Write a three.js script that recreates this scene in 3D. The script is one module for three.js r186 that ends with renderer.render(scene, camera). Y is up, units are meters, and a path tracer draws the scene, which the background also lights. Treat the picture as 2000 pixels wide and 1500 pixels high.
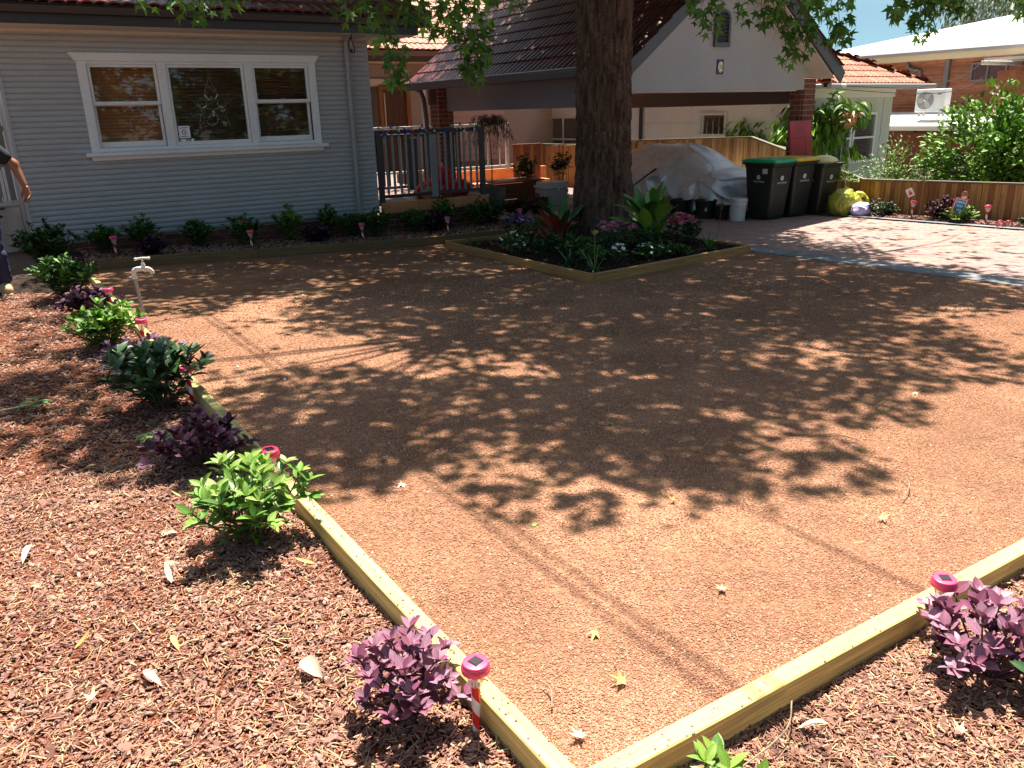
import * as THREE from 'three';
import { mergeGeometries } from 'three/addons/utils/BufferGeometryUtils.js';
import { MarchingCubes } from 'three/addons/objects/MarchingCubes.js';

// ---------------------------------------------------------------- camera, sky, sun, exposure
const scene = new THREE.Scene();
const camera = new THREE.PerspectiveCamera(51.04, 4 / 3, 0.1, 400);
camera.position.set(0, 1.45, 0);
{ // axes of a hand-held phone: looking down by 18.7 degrees, rolled by 1.5
  const m = new THREE.Matrix4().makeBasis(new THREE.Vector3(0.83986, -0.02440, 0.54225).normalize(), new THREE.Vector3(0.19312, 0.94732, -0.25649).normalize(), new THREE.Vector3(-0.50734, 0.32014, 0.80008).normalize());
  camera.quaternion.setFromRotationMatrix(m);
}
scene.add(camera);
const sunDir = new THREE.Vector3(0.242, 0.92, -0.306).normalize();
{ // clear summer sky, paler towards the horizon, a few thin wisps
  const w = 1024, h = 512, d = new Float32Array(w * h * 4), hs = (x, y) => { const v = Math.sin(x * 127.1 + y * 311.7) * 43758.5453; return v - Math.floor(v); }, vn = (x, y) => { const i = Math.floor(x), j = Math.floor(y), f = x - i, g = y - j, a = f * f * (3 - 2 * f), b = g * g * (3 - 2 * g), m = n => ((n % 48) + 48) % 48; const A = hs(m(i), j), B = hs(m(i + 1), j), C = hs(m(i), j + 1), D = hs(m(i + 1), j + 1); return (A + (B - A) * a) * (1 - b) + (C + (D - C) * a) * b; };
  for (let j = 0; j < h; j++) for (let i = 0; i < w; i++) {
    const v = (j + 0.5) / h, u = (i + 0.5) / w, el = (v - 0.5) * Math.PI, az = (u - 0.5) * 2 * Math.PI, y = Math.sin(el), c = Math.cos(el), x = Math.cos(az) * c, z = Math.sin(az) * c, o = (j * w + i) * 4;
    const e = Math.max(0, y), k = Math.pow(1 - e, 3.8), cs = x * sunDir.x + y * sunDir.y + z * sunDir.z, gl = 0.55 * Math.pow(Math.max(0, cs), 24) + 0.25 * Math.pow(Math.max(0, cs), 5);
    const n = 0.55 * vn(u * 48, v * 60) + 0.3 * vn(u * 48 * 2 + 5, v * 150) + 0.15 * vn(u * 48 * 4 + 9, v * 300), wisp = Math.max(0, n - 0.6) * 0.5 * Math.min(1, e * 5);
    let r = 0.036 + 0.13 * k + gl + wisp, g = 0.07 + 0.205 * k + gl * 0.97 + wisp, b = 0.125 + 0.2 * k + gl * 0.9 + wisp;
    if (y < 0) { r = 0.16; g = 0.14; b = 0.12; }
    d[o] = r; d[o + 1] = g; d[o + 2] = b; d[o + 3] = 1;
  }
  const t = new THREE.DataTexture(d, w, h, THREE.RGBAFormat, THREE.FloatType); t.mapping = THREE.EquirectangularReflectionMapping; t.minFilter = t.magFilter = THREE.LinearFilter; t.needsUpdate = true; scene.background = t; scene.environment = t;
}
const sun = new THREE.DirectionalLight(new THREE.Color(1, 0.945, 0.84), 5);
sun.position.copy(sunDir).multiplyScalar(60).add(new THREE.Vector3(6, 0, -8));
sun.target.position.set(6, 0, -8);
sun.castShadow = true;
Object.assign(sun.shadow.camera, { left: -30, right: 30, top: 30, bottom: -30, near: 1, far: 140 });
sun.shadow.mapSize.set(4096, 4096);
scene.add(sun, sun.target);
const renderer = new THREE.WebGLRenderer({ antialias: true });
renderer.shadowMap.enabled = true;
renderer.toneMapping = THREE.LinearToneMapping;
renderer.toneMappingExposure = 3.0;

// ---------------------------------------------------------------- helpers
const V = (x, y, z) => new THREE.Vector3(x, y, z);
function rng(seed) { let a = seed >>> 0; return () => { a = (a + 0x6D2B79F5) | 0; let t = Math.imul(a ^ (a >>> 15), 1 | a); t = (t + Math.imul(t ^ (t >>> 7), 61 | t)) ^ t; return ((t ^ (t >>> 14)) >>> 0) / 4294967296; }; }
let R = rng(7);
const rr = (a, b) => a + (b - a) * R();
const clamp = (x, a, b) => Math.min(b, Math.max(a, x));
const smooth = (a, b, x) => { const t = clamp((x - a) / (b - a), 0, 1); return t * t * (3 - 2 * t); };
const lerp = (a, b, t) => a + (b - a) * t;
// height of the sloping site
function G(x, z) { const X = Math.max(x, 0.9); return 0.059 - 0.038 * Math.min(X, 5.5) - 0.006 * Math.max(0, Math.min(X, 60) - 5.5) + 0.0227 * clamp(z, -11, 12); }
const used = {};
function numbered(n) { if (!(n in used)) { used[n] = 0; return n; } used[n]++; return n + '_' + String(used[n]).padStart(3, '0'); }
function tag(o, label, category, group, kind) { if (label) o.userData.label = label; if (category) o.userData.category = category; if (group) o.userData.group = group; if (kind) o.userData.kind = kind; return o; }
function thing(name, label, category, p = [0, 0, 0], turn = 0, group) { const o = new THREE.Group(); o.name = numbered(name); o.position.set(...p); o.rotation.y = turn; scene.add(o); return tag(o, label, category, group); }
function mesh(name, geo, mat, parent, kind) {
  const g = Array.isArray(geo) ? join(geo) : geo;
  const m = new THREE.Mesh(g, mat); m.castShadow = m.receiveShadow = true;
  m.name = parent ? name : numbered(name);
  (parent || scene).add(m); if (kind) m.userData.kind = kind; return m;
}
const struct = (name, geo, mat, parent) => mesh(name, geo, mat, parent, parent ? undefined : 'structure');
function grp(name, parent) { const g = new THREE.Group(); g.name = name; parent.add(g); return g; }
function copyOf(o, label, p, turn) { const c = o.clone(); c.name = numbered(o.name.replace(/_\d{3}$/, '')); c.userData = { ...o.userData }; scene.add(c); if (p) c.position.set(...p); if (turn !== undefined) c.rotation.y = turn; if (label) c.userData.label = label; return c; }
// geometry: every helper returns plain, non-indexed position + normal + uv (uv in metres, grain along u)
function plain(g) { const n = g.index ? g.toNonIndexed() : g; for (const k of Object.keys(n.attributes)) if (!['position', 'normal', 'uv', 'color'].includes(k)) n.deleteAttribute(k); return n; }
function join(list) { const l = list.map(plain); const anyC = l.some(g => g.attributes.color); for (const g of l) { if (!g.attributes.uv) boxUV(g); if (!g.attributes.normal) g.computeVertexNormals(); if (!anyC && g.attributes.color) g.deleteAttribute('color'); } return l.length === 1 ? l[0] : mergeGeometries(l); }
function boxUV(g0, grain = 0, off = 0) {
  const g = plain(g0), p = g.attributes.position, uv = new Float32Array(p.count * 2), a = V(0, 0, 0), b = V(0, 0, 0), c = V(0, 0, 0);
  for (let i = 0; i < p.count; i += 3) {
    a.fromBufferAttribute(p, i); b.fromBufferAttribute(p, i + 1); c.fromBufferAttribute(p, i + 2);
    const n = b.clone().sub(a).cross(c.clone().sub(a)); const ax = [Math.abs(n.x), Math.abs(n.y), Math.abs(n.z)]; const d = ax[0] >= ax[1] && ax[0] >= ax[2] ? 0 : ax[1] >= ax[2] ? 1 : 2;
    const o = [0, 1, 2].filter(k => k !== d); if (o[1] === grain) o.reverse();
    for (let k = 0; k < 3; k++) { const v = [p.getX(i + k), p.getY(i + k), p.getZ(i + k)]; uv[(i + k) * 2] = v[o[0]] + off; uv[(i + k) * 2 + 1] = v[o[1]] + off * 1.7; }
  }
  g.setAttribute('uv', new THREE.BufferAttribute(uv, 2)); return g;
}
// a box with chamfered edges, 44 triangles; r = 0 gives a plain one
function box(w, h, d, x = 0, y = 0, z = 0, r = 0, grain = -1, off = 0) {
  if (grain < 0) grain = w >= h && w >= d ? 0 : h >= d ? 1 : 2;
  if (!r) { const g = new THREE.BoxGeometry(w, h, d).translate(x, y, z); return boxUV(g, grain, off); }
  const s = [w / 2, h / 2, d / 2], P = [], q = (c, k) => c.map((sg, i) => sg * (s[i] - (i === k ? 0 : r)));
  const tri = (A, B, C) => { const u = B.map((v, i) => v - A[i]), t = C.map((v, i) => v - A[i]); const n = [u[1] * t[2] - u[2] * t[1], u[2] * t[0] - u[0] * t[2], u[0] * t[1] - u[1] * t[0]]; const m = A.map((v, i) => v + B[i] + C[i]); if (n[0] * m[0] + n[1] * m[1] + n[2] * m[2] < 0) P.push(...A, ...C, ...B); else P.push(...A, ...B, ...C); };
  const quad = (A, B, C, D) => { tri(A, B, C); tri(A, C, D); };
  for (let k = 0; k < 3; k++) for (const sg of [-1, 1]) { const i = (k + 1) % 3, j = (k + 2) % 3, c = (a, b) => { const o = [0, 0, 0]; o[k] = sg; o[i] = a; o[j] = b; return q(o, k); }; quad(c(-1, -1), c(1, -1), c(1, 1), c(-1, 1)); }
  for (let k = 0; k < 3; k++) { const i = (k + 1) % 3, j = (k + 2) % 3; for (const a of [-1, 1]) for (const b of [-1, 1]) { const c = e => { const o = [0, 0, 0]; o[k] = e; o[i] = a; o[j] = b; return o; }; quad(q(c(-1), i), q(c(1), i), q(c(1), j), q(c(-1), j)); } }
  for (const a of [-1, 1]) for (const b of [-1, 1]) for (const c of [-1, 1]) tri(q([a, b, c], 0), q([a, b, c], 1), q([a, b, c], 2));
  const g = new THREE.BufferGeometry(); g.setAttribute('position', new THREE.Float32BufferAttribute(P, 3)); g.computeVertexNormals(); g.translate(x, y, z); return boxUV(g, grain, off);
}
function tube(pts, r, rad = 8, seg, r2) {
  const cv = new THREE.CatmullRomCurve3(pts.map(p => Array.isArray(p) ? V(...p) : p), false, 'catmullrom', 0.5);
  const n = seg || Math.max(2, pts.length * 3); const g = new THREE.TubeGeometry(cv, n, r, rad, false);
  if (r2 !== undefined) { const p = g.attributes.position; for (let i = 0; i <= n; i++) { const c = cv.getPointAt(i / n), k = lerp(1, r2 / r, i / n); for (let j = 0; j <= rad; j++) { const q = i * (rad + 1) + j; p.setXYZ(q, c.x + (p.getX(q) - c.x) * k, c.y + (p.getY(q) - c.y) * k, c.z + (p.getZ(q) - c.z) * k); } } }
  const uv = g.attributes.uv, L = cv.getLength(); for (let i = 0; i < uv.count; i++) uv.setXY(i, uv.getX(i) * L, uv.getY(i) * r * 6.28); return plain(g);
}
function cyl(r1, r2, h, x, y, z, n = 20, open = false) { const g = new THREE.CylinderGeometry(r1, r2, h, n, 1, open).translate(x, y, z); return plain(g); }
function lathe(pr, n = 28) { return plain(new THREE.LatheGeometry(pr.map(p => new THREE.Vector2(...p)), n)); }
// a strip extruded along x from a (y, z) outline (open polyline)
function profileX(pl, x0, x1, off = 0) { const P = [], U = []; let v = 0; for (let i = 0; i < pl.length - 1; i++) { const [a, b] = pl[i], [c, d] = pl[i + 1], L = Math.hypot(c - a, d - b); P.push(x0, a, b, x1, a, b, x1, c, d, x0, a, b, x1, c, d, x0, c, d); U.push(x0 + off, v, x1 + off, v, x1 + off, v + L, x0 + off, v, x1 + off, v + L, x0 + off, v + L); v += L; } const g = new THREE.BufferGeometry(); g.setAttribute('position', new THREE.Float32BufferAttribute(P, 3)); g.setAttribute('uv', new THREE.Float32BufferAttribute(U, 2)); g.computeVertexNormals(); return g; }
function poly(pts, depth, place) { const s = new THREE.Shape(pts.map(p => new THREE.Vector2(...p))); const g = new THREE.ExtrudeGeometry(s, { depth, bevelEnabled: false }); if (place) g.applyMatrix4(place); return boxUV(g); }
// a sheet that follows the ground
function sheet(x0, x1, z0, z1, off, nx, nz, fn) {
  const xs = [], zs = []; for (let i = 0; i <= nx; i++) xs.push(lerp(x0, x1, i / nx)); for (let i = 0; i <= nz; i++) zs.push(lerp(z0, z1, i / nz));
  for (const b of [0.9, 5.5]) if (b > x0 && b < x1 && !xs.includes(b)) xs.push(b); for (const b of [-11, 12]) if (b > z0 && b < z1 && !zs.includes(b)) zs.push(b);
  xs.sort((a, b) => a - b); zs.sort((a, b) => a - b);
  const P = [], U = [], I = []; for (const z of zs) for (const x of xs) { const q = fn ? fn(x, z) : 0; P.push(x, G(x, z) + off + q, z); U.push(x, z); }
  const w = xs.length; for (let j = 0; j < zs.length - 1; j++) for (let i = 0; i < w - 1; i++) { const a = j * w + i; I.push(a, a + w, a + 1, a + 1, a + w, a + w + 1); }
  const g = new THREE.BufferGeometry(); g.setAttribute('position', new THREE.Float32BufferAttribute(P, 3)); g.setAttribute('uv', new THREE.Float32BufferAttribute(U, 2)); g.setIndex(I); g.computeVertexNormals(); return g;
}
class Merge { // joins many placed copies of small shapes into one indexed geometry with a tint per copy
  constructor() { this.p = []; this.n = []; this.u = []; this.c = []; this.i = []; }
  add(g, m, col) {
    const b = this.p.length / 3, p = g.attributes.position, nn = g.attributes.normal, v = V(0, 0, 0), nm = new THREE.Matrix3().getNormalMatrix(m);
    for (let i = 0; i < p.count; i++) { v.fromBufferAttribute(p, i).applyMatrix4(m); this.p.push(v.x, v.y, v.z); v.fromBufferAttribute(nn, i).applyMatrix3(nm).normalize(); this.n.push(v.x, v.y, v.z); const k = col || [1, 1, 1]; this.c.push(k[0], k[1], k[2]); this.u.push(g.attributes.uv ? g.attributes.uv.getX(i) : 0, g.attributes.uv ? g.attributes.uv.getY(i) : 0); }
    if (g.index) for (let i = 0; i < g.index.count; i++) this.i.push(b + g.index.getX(i)); else for (let i = 0; i < p.count; i++) this.i.push(b + i);
  }
  build() { const g = new THREE.BufferGeometry(); g.setAttribute('position', new THREE.Float32BufferAttribute(this.p, 3)); g.setAttribute('normal', new THREE.Float32BufferAttribute(this.n, 3)); g.setAttribute('uv', new THREE.Float32BufferAttribute(this.u, 2)); g.setAttribute('color', new THREE.Float32BufferAttribute(this.c, 3)); g.setIndex(this.i); return g; }
}
const Q = new THREE.Quaternion(), E = new THREE.Euler();
function mat4(x, y, z, rx = 0, ry = 0, rz = 0, s = 1, sy, sz) { return new THREE.Matrix4().compose(V(x, y, z), new THREE.Quaternion().setFromEuler(new THREE.Euler(rx, ry, rz, 'YXZ')), V(s, sy === undefined ? s : sy, sz === undefined ? s : sz)); }
// matrix that lays a leaf (growing along +z, face up +y) at p, along direction d, with its face towards up
function along(p, d, s = 1, roll = 0, upv = V(0, 1, 0)) { const z = d.clone().normalize(); let x = upv.clone().cross(z); if (x.lengthSq() < 1e-4) x = V(1, 0, 0).cross(z); x.normalize(); const y = z.clone().cross(x); const m = new THREE.Matrix4().makeBasis(x, y, z); m.multiply(new THREE.Matrix4().makeRotationZ(roll)); m.scale(V(s, s, s)); m.setPosition(p); return m; }
function instanced(name, geo, mat, list, parent, kind = 'stuff') { const im = new THREE.InstancedMesh(geo, mat, list.length); list.forEach(([m, c], i) => { im.setMatrixAt(i, m); if (c) im.setColorAt(i, c); }); im.castShadow = im.receiveShadow = true; im.name = parent ? name : numbered(name); (parent || scene).add(im); if (kind) im.userData.kind = kind; return im; }

// ---------------------------------------------------------------- textures and materials
function hash(x, y, s) { let h = Math.imul(x | 0, 374761393) + Math.imul(y | 0, 668265263) + Math.imul(s | 0, 974634773); h = Math.imul(h ^ (h >>> 13), 1274126177); return ((h ^ (h >>> 16)) >>> 0) / 4294967296; }
function tn(u, v, px, py, s) { const x = u * px, y = v * py, i = Math.floor(x), j = Math.floor(y), f = x - i, g = y - j, a = f * f * (3 - 2 * f), b = g * g * (3 - 2 * g), w = (n, m) => ((n % m) + m) % m; return lerp(lerp(hash(w(i, px), w(j, py), s), hash(w(i + 1, px), w(j, py), s), a), lerp(hash(w(i, px), w(j + 1, py), s), hash(w(i + 1, px), w(j + 1, py), s), a), b); }
function fbm(u, v, px, py, s, o = 4) { let t = 0, k = 0.5, n = 0; for (let i = 0; i < o; i++) { t += k * tn(u, v, px, py, s + i); n += k; k *= 0.55; px *= 2; py *= 2; } return t / n; }
function n3(x, y, z, s = 0) { const i = Math.floor(x), j = Math.floor(y), k = Math.floor(z), f = x - i, g = y - j, h = z - k, a = f * f * (3 - 2 * f), b = g * g * (3 - 2 * g), c = h * h * (3 - 2 * h), H = (p, q, r) => hash(p, q, r * 57 + s); return lerp(lerp(lerp(H(i, j, k), H(i + 1, j, k), a), lerp(H(i, j + 1, k), H(i + 1, j + 1, k), a), b), lerp(lerp(H(i, j, k + 1), H(i + 1, j, k + 1), a), lerp(H(i, j + 1, k + 1), H(i + 1, j + 1, k + 1), a), b), c); }
function tex(w, h, fn, srgb = true, size = 1, sizeV) {
  const d = new Uint8Array(w * h * 4); for (let j = 0; j < h; j++) for (let i = 0; i < w; i++) { const c = fn(i / w, j / h), o = (j * w + i) * 4; if (typeof c === 'number') d[o] = d[o + 1] = d[o + 2] = clamp(c, 0, 1) * 255; else { d[o] = clamp(c[0], 0, 255); d[o + 1] = clamp(c[1], 0, 255); d[o + 2] = clamp(c[2], 0, 255); } d[o + 3] = 255; }
  const t = new THREE.DataTexture(d, w, h); t.wrapS = t.wrapT = THREE.RepeatWrapping; t.magFilter = THREE.LinearFilter; t.minFilter = THREE.LinearMipmapLinearFilter; t.repeat.set(1 / size, 1 / (sizeV || size)); if (srgb) t.colorSpace = THREE.SRGBColorSpace; t.needsUpdate = true; return t;
}
const lin = (r, g, b) => new THREE.Color().setRGB(r, g, b);
const hex = h => new THREE.Color(h);
function mat(color, rough = 0.7, o = {}) { const phys = o.transmission !== undefined || o.clearcoat !== undefined || o.sheen !== undefined || o.specularIntensity !== undefined; const M = phys ? new THREE.MeshPhysicalMaterial() : new THREE.MeshStandardMaterial(); M.color = color instanceof THREE.Color ? color : hex(color); M.roughness = rough; M.side = THREE.DoubleSide; Object.assign(M, o); return M; }
const gray = (n, a = 0.75, b = 1.0) => { const k = lerp(a, b, n) * 255; return [k, k, k]; };
const T = {};
T.wood = tex(512, 256, (u, v) => { const w = v + 0.03 * fbm(u, v, 3, 4, 5); const k = 0.55 * fbm(u, w, 3, 40, 1, 4) + 0.45 * fbm(u, w, 10, 120, 2, 2); const kn = fbm(u, v, 5, 9, 9, 2) > 0.72 ? 0.62 : 1; return gray(k * kn, 0.56, 1.14); }, true, 1.6, 0.32);
T.woodBump = tex(512, 256, (u, v) => 0.6 * fbm(u, v, 3, 60, 1, 3) + 0.4 * fbm(u, v, 20, 128, 2, 2), false, 1.6, 0.32);
T.soft = tex(256, 256, (u, v) => gray(fbm(u, v, 5, 5, 3, 5), 0.78, 1.12), true, 1.1);
T.softBump = tex(256, 256, (u, v) => fbm(u, v, 12, 12, 4, 4), false, 0.4);
T.speck = tex(512, 512, (u, v) => { const n = fbm(u, v, 40, 40, 3, 3), m = fbm(u, v, 6, 6, 8, 3); const s = tn(u, v, 200, 200, 5) > 0.9 ? 0.3 : 0; return gray(0.5 * n + 0.5 * m - s, 0.6, 1.2); }, true, 0.9);
T.speckBump = tex(512, 512, (u, v) => 0.5 * fbm(u, v, 60, 60, 3, 3) + 0.5 * tn(u, v, 220, 220, 4), false, 0.9);
T.gravel = tex(1024, 1024, (u, v) => { const a = fbm(u, v, 90, 90, 11, 3), b = fbm(u, v, 5, 5, 12, 4), c = tn(u, v, 300, 300, 13), d = tn(u, v, 160, 160, 14); const k = 0.62 + 0.30 * a + 0.16 * (b - 0.5) + 0.16 * (c - 0.5); const lt = d > 0.93 ? 1.25 : d < 0.1 ? 0.72 : 1; return [236 * k * lt, 232 * k * lt, 226 * k * lt]; }, true, 1.37);
T.gravelBump = tex(1024, 1024, (u, v) => 0.45 * tn(u, v, 230, 230, 21) + 0.3 * tn(u, v, 110, 110, 22) + 0.25 * fbm(u, v, 30, 30, 23, 2), false, 1.37);
T.mulch = tex(512, 512, (u, v) => { const a = fbm(u, v + 0.1 * tn(u, v, 9, 9, 3), 34, 60, 31, 3), b = tn(u, v, 70, 120, 33); return [lerp(70, 200, a * 0.7 + b * 0.3), lerp(40, 130, a * 0.7 + b * 0.3), lerp(28, 98, a * 0.7 + b * 0.3)]; }, true, 0.8);
T.mulchBump = tex(512, 512, (u, v) => 0.5 * fbm(u, v, 34, 60, 31, 3) + 0.5 * tn(u, v, 90, 60, 35), false, 0.8);
T.soil = tex(256, 256, (u, v) => gray(fbm(u, v, 24, 24, 41, 4), 0.3, 1.3), true, 0.7);
T.concrete = tex(512, 512, (u, v) => { const k = 0.7 * fbm(u, v, 5, 5, 51, 5) + 0.3 * tn(u, v, 180, 180, 52); const st = fbm(u, v, 3, 3, 58, 3) > 0.62 ? 0.85 : 1; return gray(k * st, 0.6, 1.15); }, true, 2.3);
T.wall = tex(256, 256, (u, v) => gray(0.6 * fbm(u, v, 4, 4, 61, 4) + 0.4 * tn(u, v, 120, 120, 62), 0.92, 1.04), true, 1.7);
T.tile = tex(256, 256, (u, v) => { const k = fbm(u, v, 7, 7, 71, 4), l = fbm(u, v, 20, 20, 75, 3) > 0.66 ? 0.72 : 1; return gray(k * l, 0.55, 1.2); }, true, 0.45);
T.bark = tex(512, 512, (u, v) => { const a = fbm(u, v + 0.12 * tn(u, v, 8, 6, 81), 26, 7, 82, 4), b = tn(u, v, 90, 60, 83); return gray(0.75 * a + 0.25 * b, 0.35, 1.35); }, true, 1);
T.fabric = tex(256, 256, (u, v) => gray(0.6 * fbm(u, v, 6, 6, 91, 4) + 0.4 * tn(u, v, 128, 128, 92), 0.82, 1.08), true, 0.7);
const wood = (c, rough = 0.75, bump = 0.0012) => mat(c, rough, { map: T.wood, bumpMap: T.woodBump, bumpScale: bump });
const soft = (c, rough = 0.7, o = {}) => mat(c, rough, { map: T.soft, ...o });
const M = {
  cladding: mat(lin(0.43, 0.435, 0.445), 0.55, { map: T.wall }),
  trimWhite: mat(lin(0.78, 0.79, 0.8), 0.45, { map: T.wall }),
  fasciaDark: mat(lin(0.032, 0.028, 0.031), 0.4, { map: T.wall }),
  soffit: mat(lin(0.62, 0.56, 0.5), 0.7, { map: T.wall }),
  downpipe: mat(lin(0.32, 0.33, 0.35), 0.45, { map: T.wall }),
  glass: mat(lin(1, 1, 1), 0.02, { transmission: 1, thickness: 0, ior: 1.5 }),
  blind: wood(lin(0.48, 0.19, 0.06), 0.55),
  room: mat(lin(0.5, 0.46, 0.4), 0.9),
  mortar: soft(lin(0.42, 0.33, 0.26), 0.9, { bumpMap: T.softBump, bumpScale: 0.002 }),
  bricks: [[0.22, 0.062, 0.036], [0.26, 0.075, 0.042], [0.19, 0.055, 0.035], [0.24, 0.085, 0.05]].map(c => mat(lin(...c), 0.85, { map: T.speck, bumpMap: T.speckBump, bumpScale: 0.0015 })),
  bricksDark: [[0.22, 0.07, 0.045], [0.26, 0.085, 0.055], [0.19, 0.062, 0.045], [0.24, 0.09, 0.065]].map(c => mat(lin(...c), 0.85, { map: T.speck, bumpMap: T.speckBump, bumpScale: 0.0015 })),
  tilesGlazed: [[0.17, 0.034, 0.03], [0.2, 0.042, 0.034], [0.14, 0.028, 0.027]].map(c => mat(lin(...c), 0.3, { map: T.tile })),
  tilesTerra: [[0.52, 0.23, 0.14], [0.47, 0.2, 0.12], [0.56, 0.28, 0.19]].map(c => mat(lin(...c), 0.75, { map: T.tile })),
  tilesOrange: [[0.50, 0.17, 0.09], [0.44, 0.14, 0.075], [0.54, 0.22, 0.12]].map(c => mat(lin(...c), 0.8, { map: T.tile })),
  gable: mat(lin(0.40, 0.40, 0.405), 0.7, { map: T.wall }),
  barge: mat(lin(0.095, 0.09, 0.1), 0.45, { map: T.wall }),
  beamGrey: mat(lin(0.22, 0.215, 0.245), 0.4, { map: T.wall }),
  beamBrown: mat(lin(0.13, 0.09, 0.085), 0.5, { map: T.wall }),
  zinc: mat(lin(0.5, 0.5, 0.52), 0.35, { metalness: 0.6 }),
  railDark: mat(lin(0.038, 0.036, 0.045), 0.45, { map: T.wall }),
  slatGrey: mat(lin(0.27, 0.265, 0.27), 0.55, { map: T.wall }),
  railWhite: mat(lin(0.8, 0.78, 0.76), 0.4),
  pine: wood(lin(0.82, 0.66, 0.23), 0.8), pineB: wood(lin(0.76, 0.61, 0.23), 0.8), pineOld: wood(lin(0.26, 0.16, 0.065), 0.85),
  paling: [[0.60, 0.33, 0.11], [0.46, 0.22, 0.07], [0.68, 0.41, 0.16], [0.38, 0.18, 0.06], [0.62, 0.35, 0.13]].map(c => wood(lin(...c), 0.85)),
  cedar: [[0.30, 0.095, 0.03], [0.42, 0.17, 0.05], [0.24, 0.07, 0.025]].map(c => wood(lin(...c), 0.6)),
  chest: wood(lin(0.17, 0.05, 0.022), 0.5), capRail: wood(lin(0.24, 0.19, 0.14), 0.85),
  concrete: mat(lin(0.42, 0.385, 0.34), 0.9, { map: T.concrete, bumpMap: T.softBump, bumpScale: 0.002 }),
  strip: mat(lin(0.24, 0.235, 0.25), 0.9, { map: T.concrete }),
  terra: soft(lin(0.72, 0.29, 0.11), 0.6), terraFloor: soft(lin(0.3, 0.17, 0.14), 0.45), grout: soft(lin(0.5, 0.42, 0.34), 0.9),
  gravel: mat(lin(0.55, 0.28, 0.172), 0.97, { specularIntensity: 0.2, vertexColors: true, map: T.gravel, bumpMap: T.gravelBump, bumpScale: 0.003 }),
  mulch: mat(lin(0.58, 0.47, 0.43), 0.95, { specularIntensity: 0.2, map: T.mulch, bumpMap: T.mulchBump, bumpScale: 0.01 }),
  soil: mat(lin(0.05, 0.033, 0.025), 0.95, { specularIntensity: 0.2, map: T.soil, bumpMap: T.mulchBump, bumpScale: 0.012 }),
  earth: mat(lin(0.22, 0.17, 0.12), 0.95, { map: T.speck }), asphalt: mat(lin(0.06, 0.06, 0.062), 0.9, { map: T.speck }),
  pink: mat(lin(0.85, 0.06, 0.15), 0.35, { clearcoat: 0.3, clearcoatRoughness: 0.2 }), pinkRed: mat(lin(0.68, 0.05, 0.08), 0.4), lens: mat(lin(0.95, 0.93, 0.88), 0.25, { transmission: 0.75, thickness: 0 }),
  solar: mat(lin(0.03, 0.025, 0.03), 0.25), black: mat(lin(0.012, 0.012, 0.013), 0.5), stem: mat(lin(0.12, 0.085, 0.05), 0.8), stemGreen: mat(lin(0.12, 0.2, 0.05), 0.7), twig: mat(lin(0.28, 0.2, 0.13), 0.85),
};
// ================================================================ ground
// patches of finer, paler dust among the coarser red grains
function dusty(g) { const p = g.attributes.position, c = new Float32Array(p.count * 3); for (let i = 0; i < p.count; i++) { const x = p.getX(i), z = p.getZ(i), n = 0.6 * n3(x * 1.1, 1, z * 1.6, 21) + 0.4 * n3(x * 3.4 + z, 2, z * 4, 22), k = 0.88 + 0.3 * smooth(0.4, 0.75, n); c[i * 3] = k; c[i * 3 + 1] = k * (0.98 + 0.06 * n); c[i * 3 + 2] = k * (0.95 + 0.14 * n); } g.setAttribute('color', new THREE.BufferAttribute(c, 3)); return g; }
struct('ground', sheet(-70, 90, -90, 40, -0.05, 12, 12), M.earth);
const gravel = struct('gravel_yard', dusty(sheet(0.84, 8.3, -10.76, -1.06, 0, 60, 80, (x, z) => 0.008 * (n3(x * 1.3, 0, z * 1.3, 3) - 0.5) + 0.004 * (n3(x * 5, 0, z * 5, 5) - 0.5))), M.gravel);
struct('mulch_bed_left', sheet(-3.2, 0.805, -10.0, 1.2, 0.0, 40, 110, (x, z) => 0.035 * (n3(x * 2.2, 0, z * 2.2, 8) - 0.5) - 0.012), M.mulch);
struct('mulch_bed_front', sheet(0.8, 9, -1.10, 1.2, 0.0, 90, 24, (x, z) => 0.035 * (n3(x * 2.2, 0, z * 2.2, 9) - 0.5) - 0.012), M.mulch);
struct('mulch_bed_house', sheet(0.5, 7.95, -12.3, -10.8, 0.04, 60, 14, (x, z) => 0.03 * (n3(x * 3, 0, z * 3, 9) - 0.5)), M.soil);
struct('mulch_bed_fence', sheet(12.45, 13.1, -11, -3, 0.02, 8, 60, (x, z) => 0.03 * (n3(x * 3, 0, z * 3, 9) - 0.5)), M.soil);
struct('side_path', sheet(-3, 0.78, -16, -10.0, -0.004, 8, 12), mat(lin(0.3, 0.17, 0.11), 0.95, { map: T.gravel }));
struct('side_soil', sheet(-0.5, 0.78, -10.75, -9.6, -0.02, 24, 22, (x, z) => 0.12 * n3(x * 5, 0, z * 5, 4) * smooth(0, 0.3, Math.min(x + 0.5, 0.78 - x, z + 10.75, -9.6 - z))), M.soil);
struct('concrete_slab', sheet(7.95, 13.0, -19, -10.75, 0.0, 10, 10), M.concrete);
struct('rear_paving', sheet(5.2, 12.9, -24, -14.9, 0.006, 6, 6), M.terraFloor);
struct('neighbour_path', sheet(13.2, 14.7, -24, -6, 0.0, 2, 6), M.concrete);
struct('road', sheet(-60, 80, 9, 18, 0.0, 10, 3), M.asphalt);
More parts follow.
